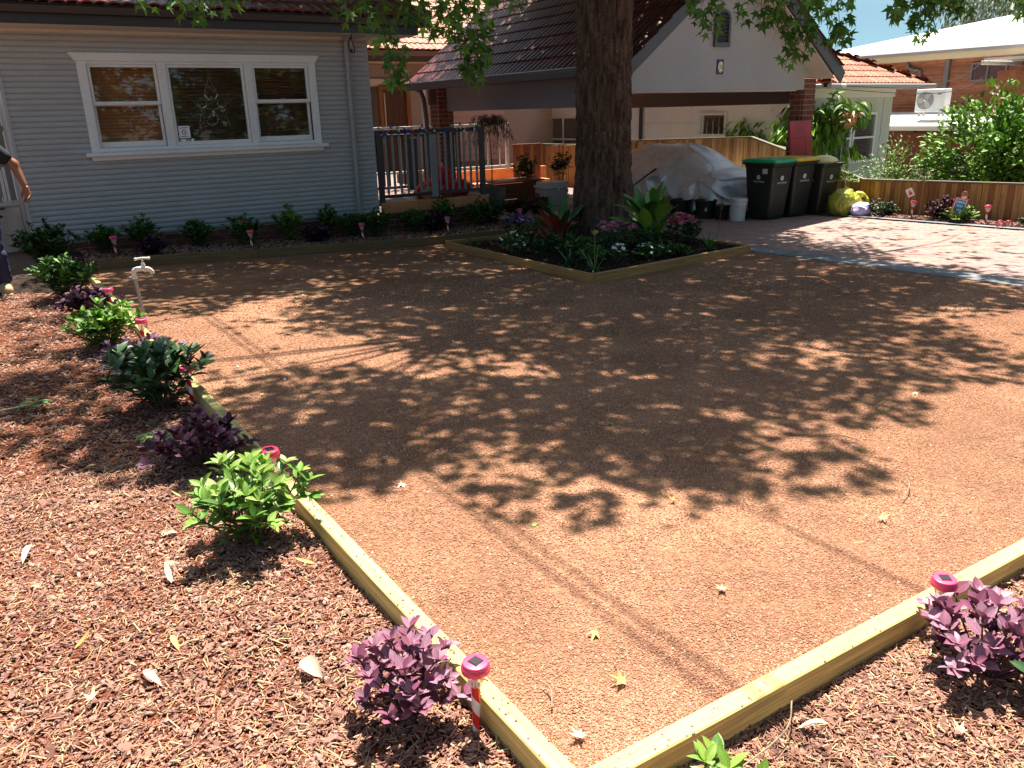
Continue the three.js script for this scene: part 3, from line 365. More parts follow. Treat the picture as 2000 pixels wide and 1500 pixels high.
// ================================================================ carport with its gable
const carport = thing('carport', 'open carport with rendered gable, brick piers and dark glazed tile roof', 'carport');
{
  R = rng(29); const zf = -9.9, zb = -16.1, xl = 8.35, xr = 12.86, xc = 10.475, ap = 3.93, ey = 2.06, exl = 8.05, exr = 12.9, tn_ = (ap - ey) / (xc - exl), ang = Math.atan(tn_);
  const pier = (x0, z0, w, d, top, nm) => { const g = grp('pier', carport); mesh('mortar', box(w - 0.012, top + 0.5, d - 0.012, x0 + w / 2, (top - 0.5) / 2, z0 - d / 2), M.mortar, g); const n = Math.ceil((top + 0.42) / 0.089); R = rng(nm);
    for (let c = 0; c < n; c++) { const y = -0.42 + c * 0.089, f = c % 2; const cut = (L, wide, put) => { let a = 0, b = f === wide ? 0.23 : 0.11; while (a < L - 0.02) { b = Math.min(b, L - a); put(a + b / 2, b - 0.01); a += b; b = 0.23; } };
      cut(w, 0, (m, L) => mesh('brick', box(L, 0.077, 0.05, x0 + m, y + 0.04, z0 - 0.026 + rr(-1, 1) * 0.001, 0.003, 0, R()), M.bricks[Math.floor(R() * 4)], g)); cut(d - 0.06, 1, (m, L) => mesh('brick', box(0.05, 0.077, L, x0 + 0.026 + rr(-1, 1) * 0.001, y + 0.04, z0 - 0.055 - m, 0.003, 2, R()), M.bricks[Math.floor(R() * 4)], g)); } };
  pier(12.55, zf, 0.31, 0.31, 1.88, 3); pier(8.18, zf, 0.31, 0.31, 1.66, 4); pier(xl, -15.75, 0.35, 0.4, 1.95, 5);
  // gable wall
  const gy = x => ey + (Math.min(x, 2 * xc - x) - exl) * tn_ - 0.2;
  mesh('gable_wall', poly([[xl, 1.7], [12.55, 1.7], [12.55, 1.9], [12.86, 1.9], [12.86, gy(12.86)], [xc, gy(xc)], [xl, gy(xl)]], 0.1, new THREE.Matrix4().makeTranslation(0, 0, zf - 0.11)), M.gable, carport);
  mesh('gable_soffit', box(12.55 - xl - 0.3, 0.02, 0.3, (xl + 12.55) / 2, 1.69, zf - 0.2), M.soffit, carport);
  // side beams
  mesh('beam', box(0.07, 0.46, 5.4, xl + 0.2, 1.725, -13.0, 0.005), M.beamGrey, carport); mesh('beam', box(0.07, 0.3, 5.8, 12.68, 1.62, -13.1, 0.005), M.beamBrown, carport); mesh('beam', box(4.4, 0.3, 0.07, 10.4, 1.78, zb + 0.2, 0.005), M.beamBrown, carport);
  mesh('eave_lining', [box(0.34, 0.02, 6.4, xl - 0.05, 1.965, -13.1), box(0.2, 0.02, 6.4, 12.78, 1.95, -13.1)], M.soffit, carport);
  mesh('ceiling', poly([[xl, 1.955], [12.75, 1.955], [xc, ap - 0.22]], 5.9, new THREE.Matrix4().makeTranslation(0, 0, zb + 0.1)), M.soffit, carport);
  // roof decks, tiles
  const L = Math.hypot(xc - exl, ap - ey), zf2 = zf + 0.42, zb2 = -16.6, len = zf2 - zb2;
  mesh('roof_deck', [box(L, 0.03, len - 0.02, 0, 0, 0).applyMatrix4(new THREE.Matrix4().makeRotationZ(ang).setPosition((exl + xc) / 2, (ey + ap) / 2 - 0.03, (zf2 + zb2) / 2)), box(L, 0.03, len - 0.02, 0, 0, 0).applyMatrix4(new THREE.Matrix4().makeRotationZ(-ang).setPosition((exr + xc) / 2, (ey + ap) / 2 - 0.03, (zf2 + zb2) / 2))], M.tilesGlazed[0], carport);
  const upL = V(xc - exl, ap - ey, 0).normalize(), upR = V(xc - exr, ap - ey, 0).normalize();
  tiledSlope(carport, V(exl, ey, zb2), V(0, 0, 1), upL, len, L, M.tilesGlazed, null, 290, 0.3, 0.33, 41);
  tiledSlope(carport, V(exr, ey, zb2), V(0, 0, 1), upR, len, L, M.tilesGlazed, null, 0, 0.3, 0.33, 42);
  ridge(carport, V(xc, ap + 0.02, zb2), V(xc, ap + 0.02, zf2), M.tilesGlazed);
  // bargeboards with a gutter-shaped foot at the right
  const bb = [[0, 0], [L + 0.05, 0], [L - 0.13, -0.21], [-0.02, -0.21], [-0.1, -0.1]];
  mesh('bargeboard', poly(bb, 0.035, new THREE.Matrix4().makeRotationZ(ang).setPosition(exl - 0.03, ey + 0.01, zf2 - 0.01)), M.barge, carport);
  mesh('bargeboard', poly([[0, 0], [L + 0.05, 0], [L - 0.13, -0.21], [-0.18, -0.21], [-0.15, -0.02]].map(p => [-p[0], p[1]]), 0.036, new THREE.Matrix4().makeRotationZ(-ang).setPosition(exr + 0.03, ey + 0.01, zf2 - 0.01)), M.barge, carport);
  mesh('verge_soffit', [box(L - 0.1, 0.015, 0.4, 0, 0, 0).applyMatrix4(new THREE.Matrix4().makeRotationZ(ang).setPosition((exl + xc) / 2 + 0.05, (ey + ap) / 2 - 0.215, zf + 0.2)), box(L - 0.1, 0.015, 0.4, 0, 0, 0).applyMatrix4(new THREE.Matrix4().makeRotationZ(-ang).setPosition((exr + xc) / 2 - 0.05, (ey + ap) / 2 - 0.215, zf + 0.2))], M.soffit, carport);
  const gp = [[0.0, 0.03], [0.0, -0.08], [-0.03, -0.1], [-0.1, -0.1], [-0.125, -0.02], [-0.125, 0.03]];
  for (const [sx, x] of [[1, exl + 0.02], [-1, exr - 0.02]]) { const g = profileX(gp.map(p => [p[1], p[0]]), 0, len - 0.05); g.applyMatrix4(new THREE.Matrix4().makeBasis(V(0, 0, 1), V(0, 1, 0), V(sx, 0, 0)).setPosition(x, ey - 0.02, zb2 + 0.02)); g.computeVertexNormals(); mesh('gutter', g, M.barge, carport); const b = tube([[x - sx * 0.125, ey + 0.012, zb2], [x - sx * 0.125, ey + 0.012, (zf2 + zb2) / 2], [x - sx * 0.125, ey + 0.012, zf2 - 0.05]], 0.008, 6); mesh('gutter_bead', b, M.zinc, carport); mesh('fascia', box(0.02, 0.16, len - 0.1, x + sx * 0.02, ey - 0.05, (zf2 + zb2) / 2), M.barge, carport); }
  mesh('downpipe', tube([[8.12, 1.95, -16.3], [8.18, 1.8, -16.1], [8.22, 0.8, -16.05], [8.22, -0.4, -16.05]], 0.045, 10, 16), M.barge, carport);
  // arched louvre vent
  const v = grp('gable_vent', carport), vx = 10.41, vy0 = 2.36, vy1 = 2.78, hw = 0.17, sh = (h, y0, y1) => { const p = [[-h, y0], [h, y0], [h, y1]]; for (let i = 1; i < 10; i++) { const a = i / 10 * Math.PI; p.push([Math.cos(a) * h, y1 + Math.sin(a) * h * 0.8]); } p.push([-h, y1]); return p; };
  const s = new THREE.Shape(sh(hw, vy0, vy1).map(p => new THREE.Vector2(...p))); s.holes.push(new THREE.Path(sh(hw - 0.045, vy0 + 0.06, vy1).map(p => new THREE.Vector2(...p)))); const fg = new THREE.ExtrudeGeometry(s, { depth: 0.04, bevelEnabled: false }); fg.translate(vx, 0, zf + 0.0); mesh('vent_frame', boxUV(fg), M.barge, v);
  mesh('vent_back', box(0.25, 0.52, 0.01, vx, 2.62, zf + 0.004), M.black, v);
  for (let i = 0; i < 9; i++) { const y = vy0 + 0.075 + i * 0.055, h = y > vy1 ? Math.sqrt(Math.max(0.01, 1 - ((y - vy1) / 0.1) ** 2)) : 1; const m = mesh('vent_slat', box(0.25 * Math.min(1, h), 0.006, 0.045, 0, 0, 0), M.barge, v); m.position.set(vx, y, zf + 0.022); m.rotation.x = 0.6; }
  // house number tile
  const cv = document.createElement('canvas'); cv.width = 128; cv.height = 208; const c = cv.getContext('2d'); c.fillStyle = '#15174f'; c.fillRect(0, 0, 128, 208); for (let i = 0; i < 15; i++) { const a = i / 15 * 6.28; c.fillStyle = ['#d8b07a', '#c9705a', '#d9cf86', '#e6ddc4', '#c4b45a'][i % 5]; c.beginPath(); c.ellipse(66 + Math.cos(a) * 36, 104 + Math.sin(a) * 66, 17, 20, a, 0, 6.3); c.fill(); } c.fillStyle = '#e9dcc0'; c.beginPath(); c.ellipse(64, 104, 42, 62, 0, 0, 6.3); c.fill(); c.fillStyle = '#37302c'; c.font = 'bold 78px serif'; c.fillText('35', 26, 130);
  const ct = new THREE.CanvasTexture(cv); ct.colorSpace = THREE.SRGBColorSpace; const nt = grp('number_tile', carport); mesh('tile_body', box(0.142, 0.222, 0.012, 10.42, 2.06, zf + 0.0), mat(lin(0.03, 0.03, 0.12), 0.3), nt); const pf = new THREE.Mesh(new THREE.PlaneGeometry(0.14, 0.22), mat('#ffffff', 0.25, { map: ct })); pf.name = 'tile_face'; pf.position.set(10.42, 2.06, zf + 0.0085); nt.add(pf);
}
// ================================================================ paling fence along the right boundary
{
  R = rng(37); const f = thing('paling_fence', 'timber paling fence stepping down along the right of the driveway', 'fence'), X = 13.1;
  const top = z => z < -11.5 ? lerp(0.58, 0.85, smooth(-19, -11.5, z)) : z < -8.9 ? lerp(0.85, 0.16, (z + 11.5) / 2.6) : lerp(0.16, 0.27, (z + 8.9) / 4);
  let z = -21; const pg = {}; while (z < -3.4) { const w = rr(0.094, 0.1), h = top(z + w / 2) - rr(0, 0.006), b = -0.47, y = (h + b) / 2; const m = mesh('paling', box(0.016, h - b, w - rr(0.003, 0.006), X + rr(-0.009, 0.009), y, z + w / 2, 0.004, 1, R() * 9), M.paling[Math.floor(R() * 5)], f); m.rotation.x = rr(-1, 1) * 0.0; z += w; }
  for (let q = -21; q < -3.5; q += 0.25) { const h = Math.min(top(q), top(q + 0.25)) - 0.01; mesh('back_paling', box(0.014, h + 0.47, 0.245, X + 0.024, (h - 0.47) / 2, q + 0.125, 0, 1, q), M.paling[Math.abs(Math.round(q * 4)) % 5], f); }
  for (const y of [0.12, 0.7]) mesh('fence_rail', tube([[X + 0.06, top(-21) - y, -21], [X + 0.06, top(-11.5) - y, -11.5], [X + 0.06, Math.max(-0.3, top(-8.9) - y * 0.5), -8.9], [X + 0.06, Math.max(-0.3, top(-3.5) - y * 0.5), -3.5]], 0.03, 4, 30), M.capRail, f);
  const cap = (z0, z1) => { const y0 = top(z0), y1 = top(z1), L = Math.hypot(z1 - z0, y1 - y0), g = box(0.09, 0.03, L, 0, 0, 0, 0.003, 2); const m = mesh('capping_board', g, M.capRail, f); m.position.set(X, (y0 + y1) / 2 + 0.014, (z0 + z1) / 2); m.rotation.x = -Math.atan2(y1 - y0, z1 - z0); };
  cap(-21, -17.9); cap(-17.9, -14.6); cap(-14.6, -11.5); cap(-11.5, -8.9); cap(-8.9, -6.2); cap(-6.2, -3.4);
}
{ // cedar screen beyond the porch
  R = rng(39); const s = thing('cedar_screen', 'reddish cedar screen of upright boards in front of the fence, left of the tree', 'timber screen'); for (let i = 0; i < 8; i++) mesh('board', box(0.094, 1.18, 0.02, 11.03 + 0.1 * i, 0.09, -17 + rr(-0.003, 0.003), 0.003, 1, R() * 5), M.cedar[[0, 0, 1, 2, 0, 1, 0, 2][i]], s); mesh('cap', box(0.84, 0.03, 0.06, 11.38, 0.7, -17, 0.004), M.cedar[2], s);
}
// ================================================================ pale green cottage next door
{
  R = rng(43); const n = thing('pale_cottage', 'pale green and white cottage behind the fence with orange tiled hip roof', 'cottage', [14.75, 0, -11.4], 0.105), wallM = mat(lin(0.56, 0.6, 0.53), 0.75, { map: T.wall }), wh = mat(lin(0.86, 0.86, 0.9), 0.7, { map: T.wall }), tr = mat(lin(0.74, 0.76, 0.72), 0.5);
  mesh('wall', [box(0.67, 2.9, 0.1, 0.335, 0.25, -0.05), box(0.76, 2.9, 0.1, 2.92, 0.25, -0.05), box(0.17, 2.9, 0.1, 1.615, 0.25, -0.05), box(1.87, 1.44, 0.1, 1.605, -0.48, -0.052), box(1.87, 0.5, 0.1, 1.605, 1.45, -0.052), box(0.1, 2.9, 1.5, 3.3, 0.25, -0.85), box(1.4, 2.9, 0.1, 4.0, 0.25, -1.65), box(4.6, 2.9, 0.1, 1.8, 0.25, -13), box(0.1, 2.9, 11.3, 3.98, 0.25, -7.3)], wallM, n);
  mesh('side_wall', [box(0.1, 2.9, 2.17, 0.05, 0.25, -1.085), box(0.1, 2.9, 4.02, 0.05, 0.25, -4.84), box(0.1, 2.9, 4.9, 0.05, 0.25, -10.6), box(0.1, 2.06, 0.66, 0.05, -0.17, -2.5), box(0.1, 0.43, 0.66, 0.05, 1.485, -2.5), box(0.1, 1.65, 1.3, 0.05, -0.375, -7.5), box(0.1, 0.45, 1.3, 0.05, 1.475, -7.5)], wh, n);
  for (const [y0, y1, z0, z1] of [[1.13, 1.6, -3.1, -4.6], [-0.4, 1.1, -3.1, -4.6], [1.13, 1.6, -0.1, -1.9], [-0.4, 1.1, -0.1, -1.05], [-0.4, 1.1, -1.1, -1.9], [1.3, 1.62, -4.85, -8.4], [-0.4, 0.55, -4.85, -8.4]]) mesh('wall_panel', box(0.014, y1 - y0, z0 - z1, -0.008, (y0 + y1) / 2, (z0 + z1) / 2, 0.003, 2), wh, n);
  for (const x of [1.28, 2.9]) mesh('cover_strip', box(0.03, 2.0, 0.012, x, 0.55, 0.006, 0.003), wallM, n);
  mesh('frieze_board', box(3.4, 0.2, 0.02, 1.65, 1.67, 0.012, 0.003), tr, n);
  mesh('downpipe', tube([[-0.05, 1.7, -4.7], [-0.05, 0.6, -4.7], [-0.05, -0.5, -4.7]], 0.045, 10), mat(lin(0.03, 0.035, 0.05), 0.4), n);
  // windows: built facing +z in their own frame, then turned onto their wall
  const win = (x, z, face, W, y0, y1, bars, sl) => { const w = grp('window', n); w.position.set(x, 0, z); w.rotation.y = face; const H = y1 - y0, yc = (y0 + y1) / 2, f = 0.06; mesh('frame', [box(W + 2 * f, f, 0.05, 0, y1 + f / 2, 0.02, 0.003), box(W + 2 * f + 0.06, f, 0.09, 0, y0 - f / 2, 0.03, 0.003), box(f, H, 0.05, -W / 2 - f / 2, yc, 0.02, 0.003), box(f, H, 0.05, W / 2 + f / 2, yc, 0.02, 0.003), ...bars.map(([k, q]) => k ? box(0.05, H, 0.03, q, yc, 0.03, 0.003) : box(W, 0.045, 0.03, 0, q, 0.033, 0.003))], tr, w); const sg = box(W - 0.02, 0.003, 0.026, 0, 0, 0); for (let y = y0 + 0.02; y < y1 - 0.01; y += 0.04) { const s = new THREE.Mesh(sg, sl); s.name = 'blind_slat'; s.position.set(0, y, -0.03); s.rotation.x = 0.5; w.add(s); } mesh('pane', box(W, H, 0.003, 0, yc, 0.026), M.glass, w); };
  const greySlat = mat(lin(0.2, 0.22, 0.26), 0.5);
  win(0, -2.5, -Math.PI / 2, 0.66, 0.86, 1.27, [], M.blind); win(0, -7.5, -Math.PI / 2, 1.3, 0.45, 1.25, [[1, -0.1], [0, 0.7]], greySlat);
  win(2.12, 0, 0, 0.84, 0.24, 1.2, [[0, 0.72]], greySlat); win(1.1, 0, 0, 0.86, 0.24, 1.2, [[0, 0.72]], greySlat);
  const d = grp('door', n); mesh('leaf', box(0.5, 1.9, 0.05, 3.68, 0.6, -1.58, 0.004), M.trimWhite, d); mesh('casing', box(0.09, 2.0, 0.07, 3.98, 0.62, -1.56, 0.004), tr, d); mesh('door_closer', box(0.3, 0.05, 0.04, 3.66, 1.48, -1.53, 0.004), mat(lin(0.3, 0.3, 0.3), 0.5), d);
  // hip roof
  const x0 = -0.3, x1 = 4.05, ze = 0.5, zb = -13, ey = 1.82, pr = 0.45, hw = (x1 - x0) / 2, ax = x0 + hw, ay = ey + pr * hw, az = ze - hw, deck = new THREE.BufferGeometry();
  deck.setAttribute('position', new THREE.Float32BufferAttribute([x0, ey, ze, ax, ay, az, x0, ey, zb, ax, ay, az, ax, ay, zb, x0, ey, zb, x0, ey, ze, x1, ey, ze, ax, ay, az, x1, ey, ze, x1, ey, zb, ax, ay, az, ax, ay, az, x1, ey, zb, ax, ay, zb], 3)); deck.translate(0, -0.02, 0); deck.computeVertexNormals(); mesh('roof_deck', boxUV(deck), M.tilesOrange[0], n);
  const k = Math.hypot(1, pr); tiledSlope(n, V(x0, ey + 0.01, ze), V(1, 0, 0), V(0, pr, -1).normalize(), 2 * hw, hw * k, M.tilesOrange, (s, t) => s > t / k - 0.1 && s < 2 * hw - t / k + 0.1, 200, 0.3, 0.33, 52);
  tiledSlope(n, V(x0, ey + 0.01, zb), V(0, 0, 1), V(1, pr, 0).normalize(), ze - zb, hw * k, M.tilesOrange, (s, t) => s < ze - zb - t / k, 0, 0.3, 0.33, 51); tiledSlope(n, V(x1, ey + 0.01, zb), V(0, 0, 1), V(-1, pr, 0).normalize(), ze - zb, hw * k, M.tilesOrange, (s, t) => s < ze - zb - t / k, 0, 0.3, 0.33, 53);
  const hipM = [mat(lin(0.5, 0.15, 0.1), 0.7, { map: T.tile }), mat(lin(0.46, 0.17, 0.12), 0.7, { map: T.tile })]; ridge(n, V(x1, ey + 0.03, ze), V(ax, ay + 0.03, az), hipM, 0.42, 0.085); ridge(n, V(x0, ey + 0.03, ze), V(ax, ay + 0.03, az), hipM, 0.42, 0.085); ridge(n, V(ax, ay + 0.03, az), V(ax, ay + 0.03, -9), hipM, 0.42, 0.085);
  const gm = mat(lin(0.42, 0.41, 0.4), 0.5); mesh('gutter', [box(2 * hw + 0.1, 0.09, 0.11, x0 + hw, ey - 0.03, ze + 0.04, 0.02), box(0.11, 0.09, 13.4, x0 - 0.04, ey - 0.03, -6.3, 0.02), box(0.11, 0.09, 13.4, x1 + 0.04, ey - 0.03, -6.3, 0.02)], gm, n); mesh('soffit', box(2 * hw, 0.02, 13.4, x0 + hw, ey - 0.06, -6.25), mat(lin(0.66, 0.68, 0.6), 0.7), n);
}
// ================================================================ two-storey brick house beyond
{
  R = rng(47); const b = thing('brick_house', 'two-storey orange brick house with pale metal roof behind the bushes at right', 'house'), X = 24, br = [[0.36, 0.125, 0.055], [0.42, 0.16, 0.07], [0.32, 0.105, 0.05]].map(c => mat(lin(...c), 0.85, { map: T.speck }));
  mesh('wall', [box(0.2, 6, 12, X + 0.08, -0.3, -13), box(8, 6, 0.2, X + 4, -0.3, -18.9)], M.mortar, b);
  // courses as long bands of brick: at this distance single bricks cannot be told apart
  for (let i = 0; i < 26; i++) { const y = 0.3 + i * 0.089; mesh('brick_course', box(0.03, 0.078 + rr(-0.004, 0.004), 11.9, X - 0.018 + rr(-0.004, 0.004), y, -13 + rr(-0.02, 0.02), 0.003, 2, R() * 5), br[Math.floor(R() * 3)], b); }
  const dark = mat(lin(0.14, 0.12, 0.12), 0.45); for (const z of [-14.0]) mesh('downpipe', box(0.1, 3.6, 0.14, X - 0.08, 0.82, z, 0.01), dark, b); mesh('downpipe', [tube([[X - 0.1, 2.6, -15.25], [X - 0.1, 2.42, -15.2], [X - 0.1, 2.32, -14.95], [X - 0.1, 2.2, -14.8], [X - 0.1, 0.4, -14.75]], 0.055, 8, 24)], dark, b); mesh('downpipe', box(0.1, 3.2, 0.1, X - 0.08, 0.4, -12.0, 0.01), dark, b);
  const w = grp('window', b); mesh('frame', [box(0.06, 0.06, 1.0, X - 0.06, 2.42, -12.82, 0.004), box(0.06, 0.06, 1.0, X - 0.06, 1.97, -12.82, 0.004), box(0.06, 0.39, 0.06, X - 0.06, 2.195, -13.29, 0.004), box(0.06, 0.39, 0.06, X - 0.06, 2.195, -12.35, 0.004), box(0.05, 0.39, 0.05, X - 0.06, 2.195, -12.85, 0.004)], dark, w); mesh('pane', box(0.01, 0.39, 0.9, X - 0.05, 2.195, -12.82), mat(lin(0.03, 0.034, 0.045), 0.1), w);
  mesh('fascia', box(0.04, 0.16, 12.6, X - 0.34, 2.66, -13, 0.004), mat(lin(0.62, 0.5, 0.32), 0.6), b); mesh('gutter', box(0.13, 0.11, 12.8, X - 0.42, 2.78, -13, 0.02), mat(lin(0.3, 0.28, 0.27), 0.5), b); mesh('soffit', box(0.36, 0.02, 12.4, X - 0.17, 2.59, -13), mat(lin(0.62, 0.5, 0.36), 0.7), b);
  const met = mat(lin(0.78, 0.77, 0.74), 0.4, {}), roofSheet = (x0, z0, x1, z1, y0, y1) => { const P = [], n = Math.round(Math.abs(z1 - z0) / 0.0765 * 2); const q = (i, t) => { const z = lerp(z0, z1, i / n), hip = Math.max(0, t * (x1 - x0) - (z - Math.min(z0, z1))); return [lerp(x0, x1, t) - hip * 0, lerp(y0, y1, t) + (i % 2 ? 0.014 : 0), z]; }; for (let i = 0; i < n; i++) P.push(...q(i, 0), ...q(i + 1, 0), ...q(i + 1, 1), ...q(i, 0), ...q(i + 1, 1), ...q(i, 1)); const g = new THREE.BufferGeometry(); g.setAttribute('position', new THREE.Float32BufferAttribute(P, 3)); boxUV(g); g.computeVertexNormals(); return g; };
  // main roof: hipped at the far end
  const hip = (z0, z1, xr, yr, zr) => { const P = [], n = Math.round((z1 - z0) / 0.0765 * 2); for (let i = 0; i < n; i++) { const a = lerp(z0, z1, i / n), c = lerp(z0, z1, (i + 1) / n), ta = Math.min(1, (a - z0) / (zr - z0)), tc = Math.min(1, (c - z0) / (zr - z0)), ya = i % 2 ? 0.016 : 0, yc = i % 2 ? 0 : 0.016; const A = [X - 0.46, 2.84 + ya, a], B = [X - 0.46, 2.84 + yc, c], C = [lerp(X - 0.46, xr, tc), lerp(2.84, yr, tc) + yc, c], D = [lerp(X - 0.46, xr, ta), lerp(2.84, yr, ta) + ya, a]; P.push(...A, ...B, ...C, ...A, ...C, ...D); } const g = new THREE.BufferGeometry(); g.setAttribute('position', new THREE.Float32BufferAttribute(P, 3)); boxUV(g); g.computeVertexNormals(); return g; };
  mesh('roof_sheet', hip(-19.3, -6.7, X + 3.6, 3.98, -13.5), met, b); mesh('roof_end', (() => { const g = new THREE.BufferGeometry(); g.setAttribute('position', new THREE.Float32BufferAttribute([X - 0.46, 2.84, -19.3, X + 8, 2.84, -19.3, X + 3.6, 3.98, -13.5, X + 3.6, 3.98, -13.5, X + 8, 2.84, -19.3, X + 8, 2.84, -6.7, X + 3.6, 3.98, -13.5, X + 8, 2.84, -6.7, X + 3.6, 3.98, -6.7], 3)); g.computeVertexNormals(); return boxUV(g); })(), met, b);
  // front bay with its own lower roof, and the low porch roof under the air conditioner
  mesh('bay_wall', box(1.6, 5.5, 3, X - 0.75 + 0.02, -0.6, -10.3), br[0], b); mesh('bay_roof', [box(2.2, 0.05, 3.4, X - 0.9, 2.43, -10.25).applyMatrix4(new THREE.Matrix4().makeTranslation(0, 0, 0)), box(2.2, 0.1, 0.06, X - 0.9, 2.35, -11.98, 0.01)], met, b);
  const pr = box(2.1, 0.04, 4.6, 0, 0, 0); pr.applyMatrix4(new THREE.Matrix4().makeRotationZ(0.16).setPosition(X - 1.5, 0.98, -13.1)); mesh('porch_roof', pr, met, b); mesh('porch_fascia', box(0.04, 0.1, 4.6, X - 2.5, 0.76, -13.1, 0.005), mat(lin(0.7, 0.68, 0.62), 0.5), b); mesh('porch_wall', box(0.2, 3, 4.4, X - 2.1, -0.85, -13.1), M.bricks[0], b);
}
{ // air conditioner on the porch roof
  const a = thing('air_conditioner', 'white outdoor air conditioner with round fan grille on the low porch roof', 'air conditioner', [22.25, 1.05, -13.3], 0.0);
  const w = 0.82, h = 0.6, dd = 0.32, m = M.trimWhite; mesh('casing', box(dd, h, w, 0, h / 2 + 0.12, 0, 0.02, 2), m, a); mesh('fan_recess', plain(new THREE.CylinderGeometry(0.235, 0.235, 0.012, 32).rotateZ(Math.PI / 2).translate(-dd / 2 - 0.004, h / 2 + 0.13, -0.12)), mat(lin(0.3, 0.29, 0.3), 0.6), a);
  const bl = []; for (let i = 0; i < 3; i++) { const g = box(0.01, 0.2, 0.13, 0, 0.11, 0, 0.003); g.applyMatrix4(new THREE.Matrix4().makeRotationX(i * 2.094 + 0.5)); g.translate(-dd / 2 - 0.014, h / 2 + 0.13, -0.12); bl.push(g); } mesh('fan_blade', bl, mat(lin(0.5, 0.49, 0.49), 0.5), a); mesh('fan_hub', plain(new THREE.SphereGeometry(0.035, 12, 8).translate(-dd / 2 - 0.02, h / 2 + 0.13, -0.12)), m, a);
  const rings = []; for (const r of [0.08, 0.13, 0.18, 0.235]) rings.push(plain(new THREE.TorusGeometry(r, 0.004, 5, 36).rotateY(Math.PI / 2).translate(-dd / 2 - 0.026, h / 2 + 0.13, -0.12))); mesh('grille', rings, mat(lin(0.6, 0.6, 0.6), 0.4), a);
  mesh('badge', box(0.004, 0.03, 0.1, -dd / 2 - 0.002, h - 0.02, 0.26), mat(lin(0.2, 0.2, 0.25), 0.4), a); for (const z of [-0.28, 0.28]) mesh('foot', [box(0.36, 0.04, 0.06, 0, 0.02, z, 0.004), box(0.05, 0.1, 0.05, -0.1, 0.07, z, 0.004), box(0.05, 0.1, 0.05, 0.1, 0.07, z, 0.004)], M.zinc, a);
}
// service wires at right and the two spans over the yard
{
  const w = thing('service_wire', 'thin upper service wire running from the carport gable towards the brick house', 'wire'); mesh('strand', tube([[13.15, 1.75, -9.6], [16, 1.72, -9.9], [19.5, 2.0, -11], [22.3, 2.5, -12]], 0.008, 5, 30), M.black, w); mesh('insulator', [lathe([[0, 0], [0.03, 0.0], [0.035, 0.03], [0.02, 0.05], [0.03, 0.07], [0, 0.09]], 12).rotateZ(1.3).translate(13.2, 1.74, -9.55)], mat(lin(0.8, 0.78, 0.74), 0.3), w);
  const w2 = thing('service_wire', 'thin lower service wire below the other, crossing in front of the brick wall', 'wire'); mesh('strand', tube([[13.15, 1.7, -9.7], [16, 1.6, -9.9], [19.5, 1.7, -11], [22.3, 2.05, -12]], 0.008, 5, 30), M.black, w2);
  const sp = [[2.86, -11.4, 2.84], [2.79, -11.4, 2.77], [3.85, -11.4, 3.65]];
  sp.forEach(([x, z, x2], i) => { const t = thing('overhead_cable', ['left', 'right', 'far right'][i] + ' overhead cable above the yard, whose faint line shadow crosses the sunlit gravel', 'cable', [0, 0, 0], 0, 'overhead cables above the yard'); mesh('strand', tube([[x, 5.0 - i * 0.05, z - 2], [(x + x2) / 2, 5.3, -4], [x2, 5.9, 6], [x2 - 0.3, 7, 20]], 0.009, 6, 40), M.black, t); });
}
// ================================================================ leaf shapes (grow along +z, face up +y, unit length)
function leafGeo(wid = 0.45, fold = 0.12, curl = 0.15, seg = 5, peak = 0.45, wav = 0) {
  const P = [], U = [], I = []; for (let i = 0; i <= seg; i++) { const t = i / seg, w = wid * 0.5 * Math.pow(Math.sin(Math.PI * Math.pow(clamp(t, 0.0, 1), Math.log(0.5) / Math.log(peak))), 0.85) + (i === 0 ? 0.012 : 0), y = -curl * t * t; const wv = wav * Math.sin(t * 14); P.push(-w, y + w * fold * 2 + wv, t, 0, y, t, w, y + w * fold * 2 - wv, t); U.push(0, t, 0.5, t, 1, t); if (i < seg) { const a = i * 3; I.push(a, a + 3, a + 1, a + 1, a + 3, a + 4, a + 1, a + 4, a + 2, a + 2, a + 4, a + 5); } }
  const g = new THREE.BufferGeometry(); g.setAttribute('position', new THREE.Float32BufferAttribute(P, 3)); g.setAttribute('uv', new THREE.Float32BufferAttribute(U, 2)); g.setIndex(I); g.computeVertexNormals(); return g;
}
function starLeaf(droop = 0.18) { // five-lobed leaf of the big tree
  const P = [0, 0, 0.18], U = [0.5, 0.2], I = [], a0 = [-2.25, -1.12, 0, 1.12, 2.25], L = [0.55, 0.86, 1.0, 0.86, 0.55], pts = [[0.0, 0.0]];
  a0.forEach((a, i) => { const l = L[i], tip = [Math.sin(a) * l * 0.72, 0.22 + Math.cos(a) * l * 0.78]; for (const [da, k] of [[-0.3, 0.52], [0, 1], [0.3, 0.52]]) { const b = a + da; pts.push(k === 1 ? tip : [Math.sin(b) * l * 0.72 * k, 0.22 + Math.cos(b) * l * 0.78 * k]); } if (i < 4) { const b = (a + a0[i + 1]) / 2; pts.push([Math.sin(b) * 0.24, 0.22 + Math.cos(b) * 0.26]); } });
  for (const [x, z] of pts) { const r2 = x * x + (z - 0.2) * (z - 0.2); P.push(x, -droop * r2 + 0.05 * Math.abs(x), z); U.push(x + 0.5, z); } const n = pts.length; for (let i = 1; i <= n; i++) I.push(0, i, i % n + 1);
  const g = new THREE.BufferGeometry(); g.setAttribute('position', new THREE.Float32BufferAttribute(P, 3)); g.setAttribute('uv', new THREE.Float32BufferAttribute(U, 2)); g.setIndex(I); g.computeVertexNormals(); return g;
}
